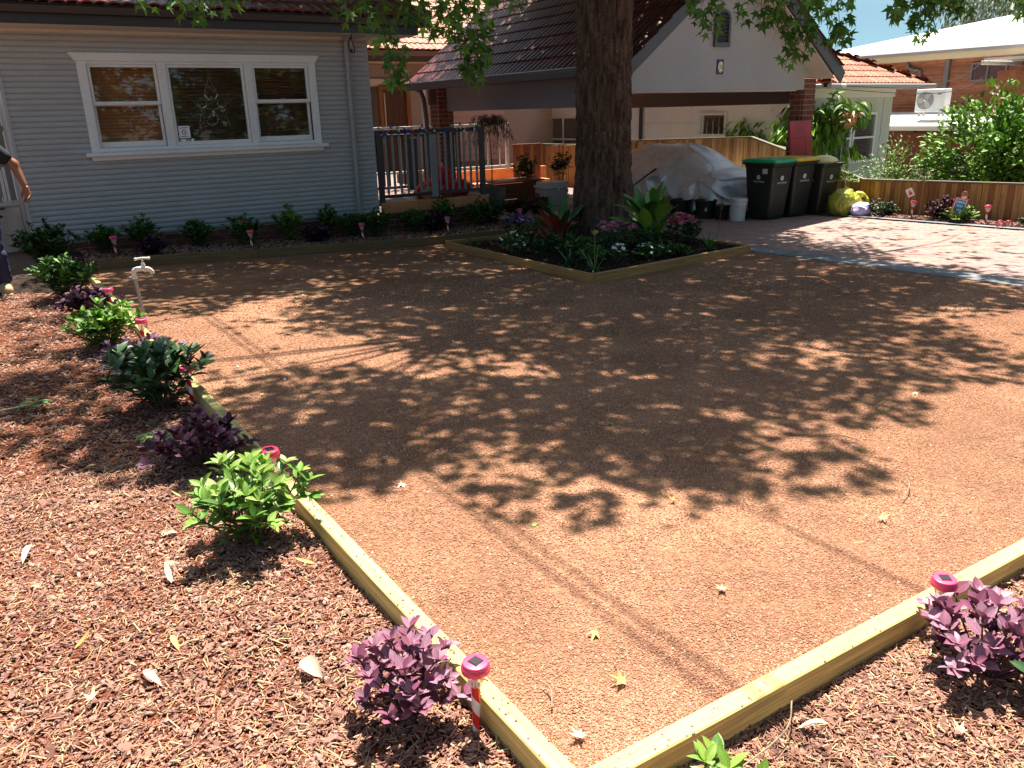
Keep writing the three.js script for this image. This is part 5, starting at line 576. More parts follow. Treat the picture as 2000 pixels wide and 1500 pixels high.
// ================================================================ the big tree
const treeTop = V(7.62, 4.6, -9.35);
{
  R = rng(301); const base = V(7.5, -0.45, -9.28), t = thing('shade_tree', 'large shade tree with rough brown trunk standing in the timber-edged bed', 'tree', [0, 0, 0]);
  const na = 150, nh = 300, P = [], U = [], I = [], H = 5.4; const rad = y => 0.392 + 0.03 * smooth(1.2, 0.3, y) + 0.17 * Math.exp(-Math.max(0, y + 0.4) / 0.3) + 0.06 * smooth(3, 5, y);
  for (let j = 0; j <= nh; j++) { const v = j / nh, y = -0.45 + v * H, cx = lerp(base.x, treeTop.x, v), cz = lerp(base.z, treeTop.z, v); for (let i = 0; i <= na; i++) { const a = i / na * Math.PI * 2, X = Math.cos(a), Z = Math.sin(a); let r = rad(y); r *= 1 + 0.05 * Math.sin(3 * a + y) + 0.10 * Math.exp(-Math.max(0, y + 0.4) / 0.3) * Math.sin(5 * a + 1);
    const wx = X * 9 + 0.6 * n3(X * 5, y * 1.2, Z * 5, 4), wz = Z * 9, f1 = 1 - Math.abs(2 * n3(wx, y * 3.6, wz, 1) - 1), f2 = 1 - Math.abs(2 * n3(wx * 2.1, y * 11, wz * 2.1, 2) - 1), f3 = n3(X * 60, y * 22, Z * 60, 3); const kn = smooth(0.8, 0.9, n3(X * 4, y * 3.5, Z * 4, 9)) * 0.02;
    r += -0.042 * f1 * f1 * f1 - 0.022 * f2 * f2 + 0.008 * f3 + kn; P.push(cx + X * r, y, cz + Z * r); U.push(a * 0.4, y); if (i < na && j < nh) { const q = j * (na + 1) + i; I.push(q, q + na + 1, q + 1, q + 1, q + na + 1, q + na + 2); } } }
  const g = new THREE.BufferGeometry(); g.setAttribute('position', new THREE.Float32BufferAttribute(P, 3)); g.setAttribute('uv', new THREE.Float32BufferAttribute(U, 2)); g.setIndex(I); g.computeVertexNormals();
  const bark = mat(lin(0.14, 0.086, 0.061), 0.95, { specularIntensity: 0.25, map: T.bark, bumpMap: T.bark, bumpScale: 0.006 }); mesh('trunk', g, bark, t);
  const fl = []; for (let i = 0; i < 120; i++) { const y = -0.1 + Math.pow(R(), 1.6) * 2.6, a = rr(0, 6.28), r = rad(y) + 0.002, s = rr(0.004, 0.011); fl.push(plain(new THREE.IcosahedronGeometry(1, 0).scale(s, s * 1.2, s * 0.6)).applyMatrix4(new THREE.Matrix4().makeRotationY(-a + Math.PI / 2).setPosition(lerp(base.x, treeTop.x, (y + 0.45) / H) + Math.cos(a) * r, y, lerp(base.z, treeTop.z, (y + 0.45) / H) + Math.sin(a) * r))); } mesh('lichen', fl, mat(lin(0.22, 0.19, 0.17), 0.9), t, 'stuff');
  // foliage masses, placed over the patches of ground that they shade
  const cl = [], sh = (sx, sz, h, r, n) => cl.push([sx + sunDir.x / sunDir.y * h, h, sz + sunDir.z / sunDir.y * h, r, n]);
  const lit = [[1.5, -6.3, 0.75], [2.3, -7.2, 0.5], [2.55, -4.45, 0.55], [1.7, -2.75, 0.32], [1.9, -5.4, 0.6], [3.5, -2.2, 0.45], [4.9, -3.4, 0.5], [3.9, -5.0, 0.3], [2.9, -3.0, 0.15]];
  const inShade = (x, z) => { // outline of the deep shade on the gravel
    const pts = [[0.9, -4.9], [1.0, -3.1], [1.15, -2.95], [1.45, -3.1], [1.85, -3.4], [1.95, -2.7], [1.85, -2.45], [2.05, -2.35], [2.3, -2.6], [2.65, -2.35], [2.9, -2.1], [3.05, -1.75], [3.65, -2.15], [4.1, -2.35], [4.35, -2.75], [4.95, -2.7], [5.55, -3.1], [5.95, -3.6], [6.5, -4.2], [7.5, -3.8], [8.3, -3.9], [8.4, -5.4], [9.4, -6.8], [10.4, -9], [11, -12], [7, -13.5], [3, -13], [1.2, -11.5], [0.9, -8.0], [2.2, -7.0], [2.4, -5.6], [1.4, -5.5]]; let c = false; for (let i = 0, j = pts.length - 1; i < pts.length; j = i++) { const [a, b] = pts[i], [d, e] = pts[j]; if ((b > z) !== (e > z) && x < (d - a) * (z - b) / (e - b) + a) c = !c; } return c; };
  for (let x = 0.9; x < 11; x += 0.52) for (let z = -13.4; z < -1.6; z += 0.52) { const sx = x + rr(-0.2, 0.2), sz = z + rr(-0.2, 0.2); if (!inShade(sx, sz)) continue; if (lit.some(([a, b, r]) => Math.hypot(sx - a, sz - b) < r)) continue; const dT = Math.hypot(sx - 4.6, sz + 6.6); sh(sx, sz, rr(4.6, 6.2) + Math.max(0, 4.6 - dT) * rr(0.1, 1.0), rr(0.52, 0.72), 200); }
  for (const [x, z, n] of [[0.0, -5.7, 120], [0.25, -5.45, 120], [-0.25, -5.5, 110], [0.1, -6.1, 90], [0.3, -6.9, 60], [0.45, -4.3, 110], [0.65, -3.9, 110], [0.5, -4.0, 90], [0.75, -4.4, 90], [0.2, -4.75, 50], [-0.1, -5.0, 60], [0.35, -8.0, 70], [0.55, -8.9, 80], [0.6, -10, 80], [1.3, -5.0, 22], [2.0, -6.1, 18], [1.7, -7.0, 14], [2.6, -4.9, 14], [4.9, -3.2, 22], [5.9, -3.2, 20], [5.4, -1.9, 18], [6.6, -3.9, 30], [7.4, -4.2, 18], [8.4, -5.0, 34], [9.0, -4.6, 22], [9.5, -6.2, 34], [10.3, -6.8, 36], [9.0, -7.3, 40], [10.8, -5.6, 24], [11.4, -7.4, 34], [10.2, -8.4, 40], [11.2, -9.1, 36], [9.6, -5.2, 14], [12, -8.2, 24], [8.1, -3.6, 24], [10.0, -4.9, 20], [11.6, -6.3, 20], [8.8, -6.3, 30], [10.9, -7.9, 26], [9.4, -7.9, 30]]) sh(x, z, rr(4.4, 6.4), rr(0.4, 0.6), n);
  for (let x = 7.9; x < 10.6; x += 0.6) for (let z = -16.8; z < -9.4; z += 0.6) if (R() < 0.9) { const h = rr(6, 8.5), k = (h - 3) / sunDir.y; cl.push([x + rr(-0.2, 0.2) + sunDir.x * k, h, z + rr(-0.2, 0.2) + sunDir.z * k, rr(0.5, 0.7), 110]); } // over the carport roof
  // drooping sprays that hang into the top of the picture
  const hang = [[1.97, 2.6, -8.5, 0.3, 40], [1.65, 2.62, -8.7, 0.25, 26], [2.25, 2.66, -8.4, 0.25, 26], [3.5, 2.62, -8.2, 0.34, 46], [3.78, 2.52, -8.0, 0.34, 54], [4.1, 2.5, -7.7, 0.32, 56], [4.36, 2.3, -7.5, 0.27, 56], [4.38, 2.06, -7.45, 0.2, 40], [4.36, 1.86, -7.45, 0.13, 16], [4.74, 2.6, -7.4, 0.22, 26], [3.58, 2.12, -7.7, 0.15, 16], [3.62, 1.93, -7.66, 0.15, 20], [3.6, 1.78, -7.64, 0.1, 8], [6.77, 2.5, -6.7, 0.2, 24], [6.82, 2.34, -6.68, 0.16, 14], [7.3, 2.5, -6.4, 0.28, 46], [7.55, 2.4, -6.15, 0.3, 56], [7.85, 2.42, -5.95, 0.28, 48], [7.62, 2.12, -6.1, 0.2, 26], [7.5, 1.94, -6.15, 0.1, 8], [7.98, 2.14, -5.9, 0.14, 16], [7.62, 2.38, -4.8, 0.22, 36], [7.8, 2.44, -4.72, 0.24, 40], [7.48, 2.3, -4.9, 0.13, 14], [7.66, 2.12, -4.8, 0.13, 14], [7.98, 2.32, -4.6, 0.14, 14], [8.98, 2.45, -4.63, 0.2, 20], [9.1, 2.3, -4.6, 0.12, 8], [3.2, 2.75, -8.3, 0.25, 20]];
  const cols = [[0.075, 0.18, 0.02], [0.10, 0.225, 0.025], [0.06, 0.145, 0.018], [0.13, 0.26, 0.03]].map(c => lin(...c)), sg = [starLeaf(0.15), starLeaf(0.35)], li = [[], [], [], []];
  for (const [list, hng] of [[cl, 0], [hang, 1]]) for (const [x, y, z, r, n] of list) for (let i = 0; i < (hng ? n * 1.7 : n); i++) { const a = R() * 6.28, b = Math.acos(rr(-1, 1)), k = r * (hng ? 1.0 : 1) * Math.cbrt(rr(0.05, 1)), p = V(x + Math.cos(a) * Math.sin(b) * k, y + Math.cos(b) * k * (hng ? 1.0 : 0.7), z + Math.sin(a) * Math.sin(b) * k), d = hng ? V(rr(-1, 1) * 0.8, rr(-1.4, 0.1), rr(-1, 1) * 0.8) : V(rr(-1, 1), rr(-0.9, 0.3), rr(-1, 1)); li[(R() < 0.6 ? 0 : 1) + 2 * hng].push([along(p, d, (hng ? rr(0.085, 0.14) : rr(0.11, 0.175)), rr(-0.7, 0.7), V(rr(-0.6, 0.6), 1, rr(-0.6, 0.6))), cols[Math.floor(R() * 4)]]); }
  const lm = mat(lin(1, 1, 1), 0.6, { transmission: 0.3, thickness: 0, specularIntensity: 0.6 }); [[...li[0], ...li[2]], [...li[1], ...li[3]]].forEach((l, i) => instanced('crown', sg[i], lm, l, t));
  // limbs: from the top of the trunk out to the foliage
  const limbs = [], heads = []; for (let i = 0; i < 13; i++) { const a = i * 0.483 + 0.2, d = rr(2.2, 3.6), e = V(treeTop.x + Math.cos(a) * d - 0.5, treeTop.y + rr(0.6, 2.4), treeTop.z + Math.sin(a) * d + 0.6), m = treeTop.clone().lerp(e, 0.45).add(V(rr(-0.3, 0.3), 0.5, rr(-0.3, 0.3))); limbs.push(tube([treeTop.clone().add(V(0, -0.4, 0)), m, e], rr(0.1, 0.15), 9, 14, 0.045)); heads.push(e, m); }
  for (const [x, y, z] of cl.filter((_, i) => i % 2 === 0)) { const p = V(x, y, z); let b = heads[0]; for (const h of heads) if (h.distanceTo(p) < b.distanceTo(p)) b = h; limbs.push(tube([b, b.clone().lerp(p, 0.55).add(V(rr(-0.2, 0.2), rr(0, 0.3), rr(-0.2, 0.2))), p], 0.028, 5, 7, 0.006)); }
  for (const [x, y, z] of hang) { const p = V(x, y, z); limbs.push(tube([p.clone().add(V(rr(-0.1, 0.1), 1.9, rr(-0.1, 0.1) - 0.3)), p.clone().add(V(rr(-0.1, 0.1), 0.8, -0.1)), p, p.clone().add(V(rr(-0.08, 0.08), -0.15, rr(-0.08, 0.08)))], 0.008, 5, 10, 0.002)); }
  mesh('limb', limbs, bark, t, 'stuff');
}
// ================================================================ other trees and big shrubs
function bigTree(name, label, p, o) { // trunk, a few limbs, crown of many leaf-sized faces gathered in clumps
  if (!o.h) o.h = o.cy * 1.4; R = rng(o.seed); const t = thing(name, label, 'tree', p), limbs = [], L = []; if (o.trunk) { mesh('trunk', tube([[0, -0.5, 0], [rr(-0.1, 0.1), o.h * 0.35, rr(-0.1, 0.1)], [rr(-0.3, 0.3), o.h * 0.75, rr(-0.3, 0.3)]], o.trunk, 9, 14, o.trunk * 0.4), o.bark || M.stem, t); }
  for (let c = 0; c < o.clumps; c++) { const a = R() * 6.28, b = Math.acos(rr(-0.75, 1)), k = Math.pow(R(), 0.4), q = V(Math.cos(a) * Math.sin(b) * o.rx * k, o.cy + Math.cos(b) * o.ry * k, Math.sin(a) * Math.sin(b) * (o.rz || o.rx) * k); if (o.trunk || o.limbs) limbs.push(tube([[q.x * 0.05, o.cy * 0.45, q.z * 0.05], [q.x * 0.5, lerp(o.cy * 0.5, q.y, 0.6), q.z * 0.5], q], o.limbR || 0.02, 4, 5, 0.005)); const out = q.clone().sub(V(0, o.cy, 0)).normalize();
    for (let i = 0; i < o.n; i++) { const d = V(rr(-1, 1), rr(-1, 1), rr(-1, 1)).multiplyScalar(o.cr), dir = out.clone().multiplyScalar(0.8).add(V(rr(-1, 1), o.droop ? -rr(0.6, 1.6) : rr(-0.5, 0.9), rr(-1, 1))), cc = o.cols[Math.floor(R() * o.cols.length)], kk = rr(0.75, 1.25); L.push([along(q.clone().add(d), dir, o.leaf * rr(0.7, 1.2), rr(-0.6, 0.6), V(rr(-0.4, 0.4), 1, rr(-0.4, 0.4))), lin(cc[0] * kk, cc[1] * kk, cc[2] * kk)]); } }
  if (limbs.length) mesh('limb', limbs, o.bark || M.stem, t, 'stuff'); instanced('crown', o.geo || BG[0], mat(lin(1, 1, 1), o.rough || 0.55, { specularIntensity: 0.5, transmission: o.tr === undefined ? 0.25 : o.tr, thickness: 0 }), L, t); return t; }
bigTree('leafy_shrub', 'large bright green glossy shrub behind the fence at the right edge', [14.9, -0.4, -7.5], { seed: 401, clumps: 150, n: 46, rx: 0.95, rz: 1.35, ry: 1.25, cy: 0.75, cr: 0.2, leaf: 0.115, cols: [[0.14, 0.3, 0.02], [0.2, 0.38, 0.03], [0.09, 0.2, 0.02], [0.06, 0.14, 0.016]], limbs: true });
bigTree('pale_shrub', 'loose pale green shrub behind the fence left of the large bright one', [14.3, -0.4, -8.95], { seed: 403, clumps: 60, n: 34, rx: 0.5, rz: 0.75, ry: 0.85, cy: 0.35, cr: 0.18, leaf: 0.07, cols: [[0.2, 0.32, 0.07], [0.28, 0.38, 0.12], [0.12, 0.24, 0.04]], limbs: true, limbR: 0.008 });
bigTree('frangipani_tree', 'small tree with drooping glossy leaves and reddish tips behind the brick pier', [14.6, -0.4, -11.1], { seed: 405, clumps: 52, n: 24, rx: 0.75, rz: 1.0, ry: 0.75, cy: 1.25, cr: 0.2, leaf: 0.24, droop: true, geo: leafGeo(0.3, 0.18, 0.3), cols: [[0.13, 0.28, 0.02], [0.2, 0.36, 0.03], [0.08, 0.18, 0.02]], trunk: 0.06 });
bigTree('frangipani_tree', 'drooping leafy tree seen under the carport beam left of the brick pier', [15.0, -0.4, -12.9], { seed: 406, clumps: 40, n: 24, rx: 0.6, rz: 0.7, ry: 0.6, cy: 1.1, cr: 0.2, leaf: 0.22, droop: true, geo: leafGeo(0.3, 0.18, 0.3), cols: [[0.16, 0.34, 0.03], [0.24, 0.42, 0.04], [0.1, 0.22, 0.02]], trunk: 0.05 });
{ const t = thing('red_leaf_tips', 'tuft of young coppery red leaves on the frangipani tree', 'leaf tuft', [14.35, 1.15, -10.2]); R = rng(409); const g = leafGeo(0.28, 0.18, 0.35), ms = [mat(lin(0.42, 0.12, 0.07), 0.5), mat(lin(0.5, 0.24, 0.14), 0.5)]; for (let i = 0; i < 26; i++) { const e = mesh('leaf', g, ms[i % 2], t); e.applyMatrix4(along(V(rr(-0.12, 0.12), rr(-0.1, 0.12), rr(-0.15, 0.15)), V(rr(-1, 1), rr(-1, 0.5), rr(-1, 1)), rr(0.14, 0.2))); } }
bigTree('eucalyptus_tree', 'pale feathery eucalyptus above the cottage roof, beside the carport gable', [30, -1, -28], { seed: 411, h: 11, clumps: 70, n: 70, rx: 2.6, ry: 3.2, cy: 6.2, cr: 0.55, leaf: 0.3, droop: true, geo: leafGeo(0.22, 0.1, 0.2), cols: [[0.22, 0.27, 0.12], [0.3, 0.33, 0.18], [0.16, 0.21, 0.1]], trunk: 0.25 });
bigTree('eucalyptus_tree', 'hazy blue-green eucalyptus behind the pale metal roof at top right', [48, -1, -25], { seed: 413, h: 14, clumps: 110, n: 70, rx: 6, rz: 5, ry: 3.2, cy: 7.6, cr: 0.8, leaf: 0.35, droop: true, geo: leafGeo(0.22, 0.1, 0.2), cols: [[0.2, 0.26, 0.16], [0.28, 0.33, 0.22], [0.15, 0.2, 0.13]], trunk: 0.3 });
bigTree('background_tree', 'green tree beyond the sunlit tiled roof at top centre', [20.5, -0.5, -33], { seed: 415, h: 9, clumps: 90, n: 60, rx: 4, ry: 3, cy: 5.0, cr: 0.6, leaf: 0.35, cols: [[0.1, 0.22, 0.04], [0.16, 0.28, 0.06], [0.08, 0.16, 0.04]], trunk: 0.25 });
for (let i = 0; i < 3; i++) bigTree('street_hedge', 'tall dense hedge across the road behind the photographer', [-14 + i * 14, 0.2, 19.5], { seed: 427 + i, h: 2, clumps: 190, n: 34, rx: 7.4, rz: 1.0, ry: 2.2, cy: 1.6, cr: 0.5, leaf: 0.42, cols: [[0.04, 0.08, 0.02], [0.06, 0.1, 0.03], [0.03, 0.06, 0.02]] }).userData.group = 'hedges behind the photographer';
// street trees behind the photographer, mirrored dimly by the windows
for (let i = 0; i < 4; i++) bigTree('street_tree', 'street tree across the road behind the photographer', [-16 + i * 9.5, 0.2, 21 + (i % 2) * 2], { seed: 421 + i, h: 8, clumps: 60, n: 40, rx: 5.2, ry: 4.4, cy: 5, cr: 0.9, leaf: 0.6, cols: [[0.05, 0.1, 0.03], [0.07, 0.13, 0.03], [0.04, 0.08, 0.02]], trunk: 0.3 }).userData.group = 'street trees behind the photographer';
{ // palm-like trunk beside the cottage window
  const t = thing('palm_tree', 'thin grey palm trunk with hanging dry fronds left of the cottage window', 'palm tree', [15.5, -0.8, -22.3]); const P = []; for (let i = 0; i <= 26; i++) { const y = i * 0.16; P.push([0.19 + (i % 2 ? 0.03 : 0) - y * 0.008, y]); } mesh('trunk', lathe(P, 16), mat(lin(0.36, 0.3, 0.27), 0.9, { map: T.bark }), t); R = rng(431); const g = leafGeo(0.16, 0.2, 0.3, 6), ms = [mat(lin(0.62, 0.56, 0.4), 0.8), mat(lin(0.5, 0.5, 0.3), 0.8)]; for (let i = 0; i < 26; i++) { const a = rr(2.4, 4.6), e = mesh('frond', g, ms[i % 2], t); e.applyMatrix4(along(V(Math.cos(a) * 0.2 - 0.05, rr(2.3, 3.2), Math.sin(a) * 0.2 + rr(-0.5, 0.1)), V(Math.cos(a) * 0.3, -1.5, Math.sin(a) * 0.3), rr(0.5, 0.8))); }
}
// slim saplings
function sapling(name, label, p, h, r, leaf, cols, seed, n = 90, tm = M.twig) { R = rng(seed); const t = thing(name, label, 'sapling', p), F = new Merge(), tw = []; mesh('trunk', tube([[0, 0, 0], [rr(-0.02, 0.02), h * 0.5, rr(-0.02, 0.02)], [0, h, 0]], 0.014, 6, 8, 0.009), tm, t); for (let i = 0; i < 16; i++) { const a = i * 2.4, e = V(Math.cos(a) * r * rr(0.5, 1), h + r * rr(-0.5, 0.9), Math.sin(a) * r * rr(0.5, 1)); tw.push(tube([[0, h * 0.92, 0], [e.x * 0.5, lerp(h, e.y, 0.7), e.z * 0.5], e], 0.004, 4, 4)); for (let k = 0; k < n / 16; k++) { const c = cols[Math.floor(R() * cols.length)]; F.add(BG[k % 5], along(e.clone().multiply(V(0, 0, 0)).add(V(e.x * rr(0.4, 1.1), lerp(h, e.y, rr(0.4, 1.1)), e.z * rr(0.4, 1.1))), V(rr(-1, 1), rr(-0.8, 0.6), rr(-1, 1)), leaf * rr(0.7, 1.2)), c); } } mesh('twig', tw, tm, t); mesh('foliage', F.build(), LM.fol, t, 'stuff'); return t; }
sapling('standard_tree', 'small standard tree with pale trunk and sparse crown beside the rubbish bags', [12.78, -0.42, -9.05], 0.62, 0.26, 0.07, bright, 441, 150, mat(lin(0.6, 0.5, 0.34), 0.8));
sapling('standard_tree', 'thin young tree in front of the fence left of the festive sign', [12.85, -0.4, -7.65], 0.68, 0.18, 0.05, greens, 443, 70); sapling('standard_tree', 'thin young tree in front of the fence at the right edge with a white card', [12.8, -0.36, -5.75], 0.62, 0.2, 0.05, greens, 445, 70);
// small ground weeds in the left mulch
{ R = rng(451); const t = thing('green_weed', 'small lime green clump on the shaded mulch left of the purple shrub', 'weed', [0.5, G(0.5, -4.1), -4.1]), m1 = leafMat([0.3, 0.5, 0.08], 0.6, 0.3), g = starLeaf(0.3); for (let i = 0; i < 26; i++) { const a = i * 2.4, k = Math.sqrt(i / 26) * 0.075, e = mesh('leaf', g, m1, t); e.applyMatrix4(along(V(Math.cos(a) * k, 0.03 + rr(0, 0.012), Math.sin(a) * k), V(Math.cos(a), 0.15, Math.sin(a)), 0.045)); } }
{ R = rng(453); const t = thing('fallen_frond', 'cut green stem with a leafy tip lying on the mulch at the left edge', 'cut stem', [-0.05, G(0, -5.1) + 0.02, -5.1]); mesh('stem', tube([[-0.4, 0.0, 0.03], [-0.15, 0.01, 0.0], [0.08, 0.01, -0.02]], 0.006, 6, 8), mat(lin(0.5, 0.5, 0.3), 0.7), t); const g = leafGeo(0.2, 0.2, 0.2), m1 = leafMat([0.2, 0.42, 0.08], 0.5, 0.3); for (let i = 0; i < 10; i++) { const e = mesh('leaf', g, m1, t); e.applyMatrix4(along(V(rr(-0.02, 0.1), 0.015, rr(-0.03, 0.03)), V(rr(0.2, 1), rr(0, 0.3), rr(-0.6, 0.9)), rr(0.08, 0.15))); } }
// ================================================================ timber edging
function edging(label, runs) { const t = thing('timber_edging', label, 'edging'); R = rng(501 + runs.length); for (const [x0, z0, x1, z1, off, h, w, m] of runs) { const L = Math.hypot(x1 - x0, z1 - z0), y0 = G(x0, z0), y1 = G(x1, z1), s = mesh('sleeper', box(L - 0.003, h, w, 0, 0, 0, 0.004, 0, R() * 7), m, t); s.position.set((x0 + x1) / 2, (y0 + y1) / 2 + off - h / 2, (z0 + z1) / 2); s.rotation.set(0, -Math.atan2(z1 - z0, x1 - x0), Math.atan2(y1 - y0, L)); } return t; }
edging('pale pine sleeper edging between the left mulch bed and the gravel', [[0.832, -0.7, 0.832, -3.1, 0.075, 0.2, 0.052, M.pine], [0.832, -3.1, 0.832, -5.5, 0.073, 0.2, 0.05, M.pineB], [0.832, -5.5, 0.832, -7.9, 0.07, 0.2, 0.052, M.pine], [0.832, -7.9, 0.832, -10.75, 0.07, 0.2, 0.05, M.pineB]]);
edging('pale pine sleeper edging along the front of the gravel at lower right', [[0.862, -1.085, 3.26, -1.115, 0.078, 0.2, 0.055, M.pine], [3.26, -1.115, 5.66, -1.13, 0.076, 0.2, 0.053, M.pineB], [5.66, -1.13, 8.1, -1.14, 0.075, 0.2, 0.054, M.pine]]);
edging('weathered brown sleeper edging in front of the house bed', [[0.88, -10.8, 2.9, -10.76, 0.125, 0.22, 0.05, M.pineOld], [2.9, -10.76, 4.95, -10.74, 0.12, 0.22, 0.052, M.pineOld], [4.95, -10.74, 6.9, -10.76, 0.115, 0.22, 0.05, M.pineOld], [6.9, -10.8, 7.9, -11.3, 0.11, 0.22, 0.05, M.pineOld]]);
{ const mid = wood(lin(0.55, 0.3, 0.1), 0.8), mid2 = wood(lin(0.5, 0.27, 0.09), 0.8); edging('square pine sleeper edging of the bed round the tree trunk', [[5.28, -6.66, 5.36, -8.5, 0.095, 0.2, 0.05, mid], [5.36, -8.5, 5.46, -10.25, 0.1, 0.2, 0.05, mid2], [5.3, -6.68, 8.1, -7.03, 0.095, 0.2, 0.05, mid], [8.12, -7.06, 8.4, -10.25, 0.09, 0.2, 0.05, mid2], [5.47, -10.3, 8.4, -10.28, 0.1, 0.2, 0.05, mid2]]); }
{ const P = [[5.31, -6.7], [8.1, -7.05], [8.38, -10.25], [5.46, -10.27]]; const g = sheet(5.3, 8.4, -10.28, -6.68, 0.045, 60, 60, (x, z) => 0.05 * (n3(x * 4, 0, z * 4, 5) - 0.5) + 0.02 * n3(x * 14, 0, z * 14, 6)); const keep = (x, z) => { let c = false; for (let i = 0, j = 3; i < 4; j = i++) { const [a, b] = P[i], [d, e] = P[j]; if ((b > z) !== (e > z) && x < (d - a) * (z - b) / (e - b) + a) c = !c; } return c; }; const p = g.attributes.position, I = [], ix = g.index; for (let i = 0; i < ix.count; i += 3) { const cx = (p.getX(ix.getX(i)) + p.getX(ix.getX(i + 1)) + p.getX(ix.getX(i + 2))) / 3, cz = (p.getZ(ix.getX(i)) + p.getZ(ix.getX(i + 1)) + p.getZ(ix.getX(i + 2))) / 3; if (keep(cx, cz)) I.push(ix.getX(i), ix.getX(i + 1), ix.getX(i + 2)); } g.setIndex(I); struct('tree_bed_soil', g, mat(lin(0.03, 0.018, 0.012), 0.95, { specularIntensity: 0.2, map: T.soil, bumpMap: T.mulchBump, bumpScale: 0.015 })); }

// ================================================================ solar lights
{
  const st = tex(64, 128, (u, v) => (((u + v * 1.6) % 1 + 1) % 1 < 0.5 ? [205, 22, 18] : [228, 226, 228]), true, 1); st.repeat.set(1, 1);
  const stripes = mat('#ffffff', 0.35, { map: st });
  const proto = thing('solar_light', 'x', 'solar light', [0.775, G(0.775, -1.43), -1.43], 0, 'pink-capped solar stake lights');
  const sk = new THREE.CylinderGeometry(0.0135, 0.010, 0.15, 14, 1); sk.translate(0, 0.075, 0); mesh('stake', plain(sk), stripes, proto); mesh('spike', plain(new THREE.ConeGeometry(0.009, 0.05, 8).rotateX(Math.PI).translate(0, -0.02, 0)), mat(lin(0.5, 0.02, 0.02), 0.4), proto);
  const lens = new THREE.CylinderGeometry(0.028, 0.016, 0.044, 28, 1, true); { const p = lens.attributes.position; for (let i = 0; i < p.count; i++) { const a = Math.atan2(p.getZ(i), p.getX(i)), k = 1 + 0.05 * Math.cos(a * 14); p.setX(i, p.getX(i) * k); p.setZ(i, p.getZ(i) * k); } lens.computeVertexNormals(); } lens.translate(0, 0.172, 0); mesh('lens', plain(lens), M.lens, proto);
  const ribs = []; for (let i = 0; i < 14; i++) { const a = i / 14 * 6.283; ribs.push(tube([[Math.cos(a) * 0.0165, 0.151, Math.sin(a) * 0.0165], [Math.cos(a) * 0.0225, 0.172, Math.sin(a) * 0.0225], [Math.cos(a) * 0.0285, 0.194, Math.sin(a) * 0.0285]], 0.0012, 4, 3)); } mesh('lens_rib', ribs, mat(lin(0.85, 0.82, 0.75), 0.3), proto);
  mesh('lamp_core', cyl(0.006, 0.008, 0.03, 0, 0.165, 0, 10), mat(lin(0.75, 0.74, 0.7), 0.4), proto);
  mesh('cap', lathe([[0.0, 0.193], [0.034, 0.193], [0.039, 0.196], [0.0405, 0.204], [0.039, 0.211], [0.0365, 0.213], [0.0365, 0.216], [0.0355, 0.222], [0.033, 0.2245], [0.0, 0.2255]], 32), M.pink, proto); mesh('solar_panel', box(0.031, 0.003, 0.031, 0, 0.2262, 0, 0.0008), M.solar, proto);
  for (let i = 0; i < 3; i++) mesh('panel_line', box(0.0006, 0.0006, 0.029, -0.0075 + i * 0.0075, 0.2279, 0), mat(lin(0.12, 0.1, 0.11), 0.3), proto);
  const S = [[0.775, -1.43, 'nearest pink-capped solar light with striped stake beside the purple shrub', 0.3, 0.02, -0.03], [2.10, -1.03, 'pink-capped solar light behind the large purple shrub at lower right', 0.9, 0, 0.04], [0.765, -3.08, 'solar light standing between the largest green shrub and the dark purple one', 0.1, 0.06, -0.05], [0.775, -4.62, 'pink cap poking out behind the dark green shaded shrub on the left border', 0.6, 0.0, 0.03], [0.76, -6.12, 'solar light with striped stake between the lime shrub and the tap', 0.2, 0.02, -0.06], [0.755, -7.7, 'shaded solar light on the left border just beyond the tap', 0.4, 0, 0], [1.3, -11.5, 'leftmost small solar light in the bed under the house wall', 0, 0, 0], [2.98, -11.3, 'solar light half hidden by the shrub under the middle window pane', 0, 0, 0], [4.66, -11.4, 'small solar light in the house bed just left of the downpipe', 0, 0, 0.05], [6.1, -11.4, 'small solar light in the bed below the porch', 0, 0, 0], [7.6, -11.6, 'small pink solar light among the red leaves beside the tree bed', 0, 0, 0], [12.6, -8.85, 'solar light by the fence right beside the purple rubbish bag', 0, 0, 0], [12.62, -7.65, 'leaning striped solar light by the fence left of the festive sign', 0.2, 0, -0.16], [12.6, -6.45, 'leaning striped solar light by the fence right of the festive sign', 0.2, 0, -0.12]];
  S.forEach(([x, z, l, ry, rx, rz], i) => { const far = i > 5 ? 1.22 : [0.9, 0.9, 1, 1, 1.05, 1.05][i], o = i ? copyOf(proto, l) : proto; o.userData.label = l; o.position.set(x, G(x, z) + (i > 5 && i < 11 ? 0.04 : 0.004), z); o.rotation.set(rx, ry, rz); o.scale.setScalar(i > 10 ? 1.3 : far); });
}
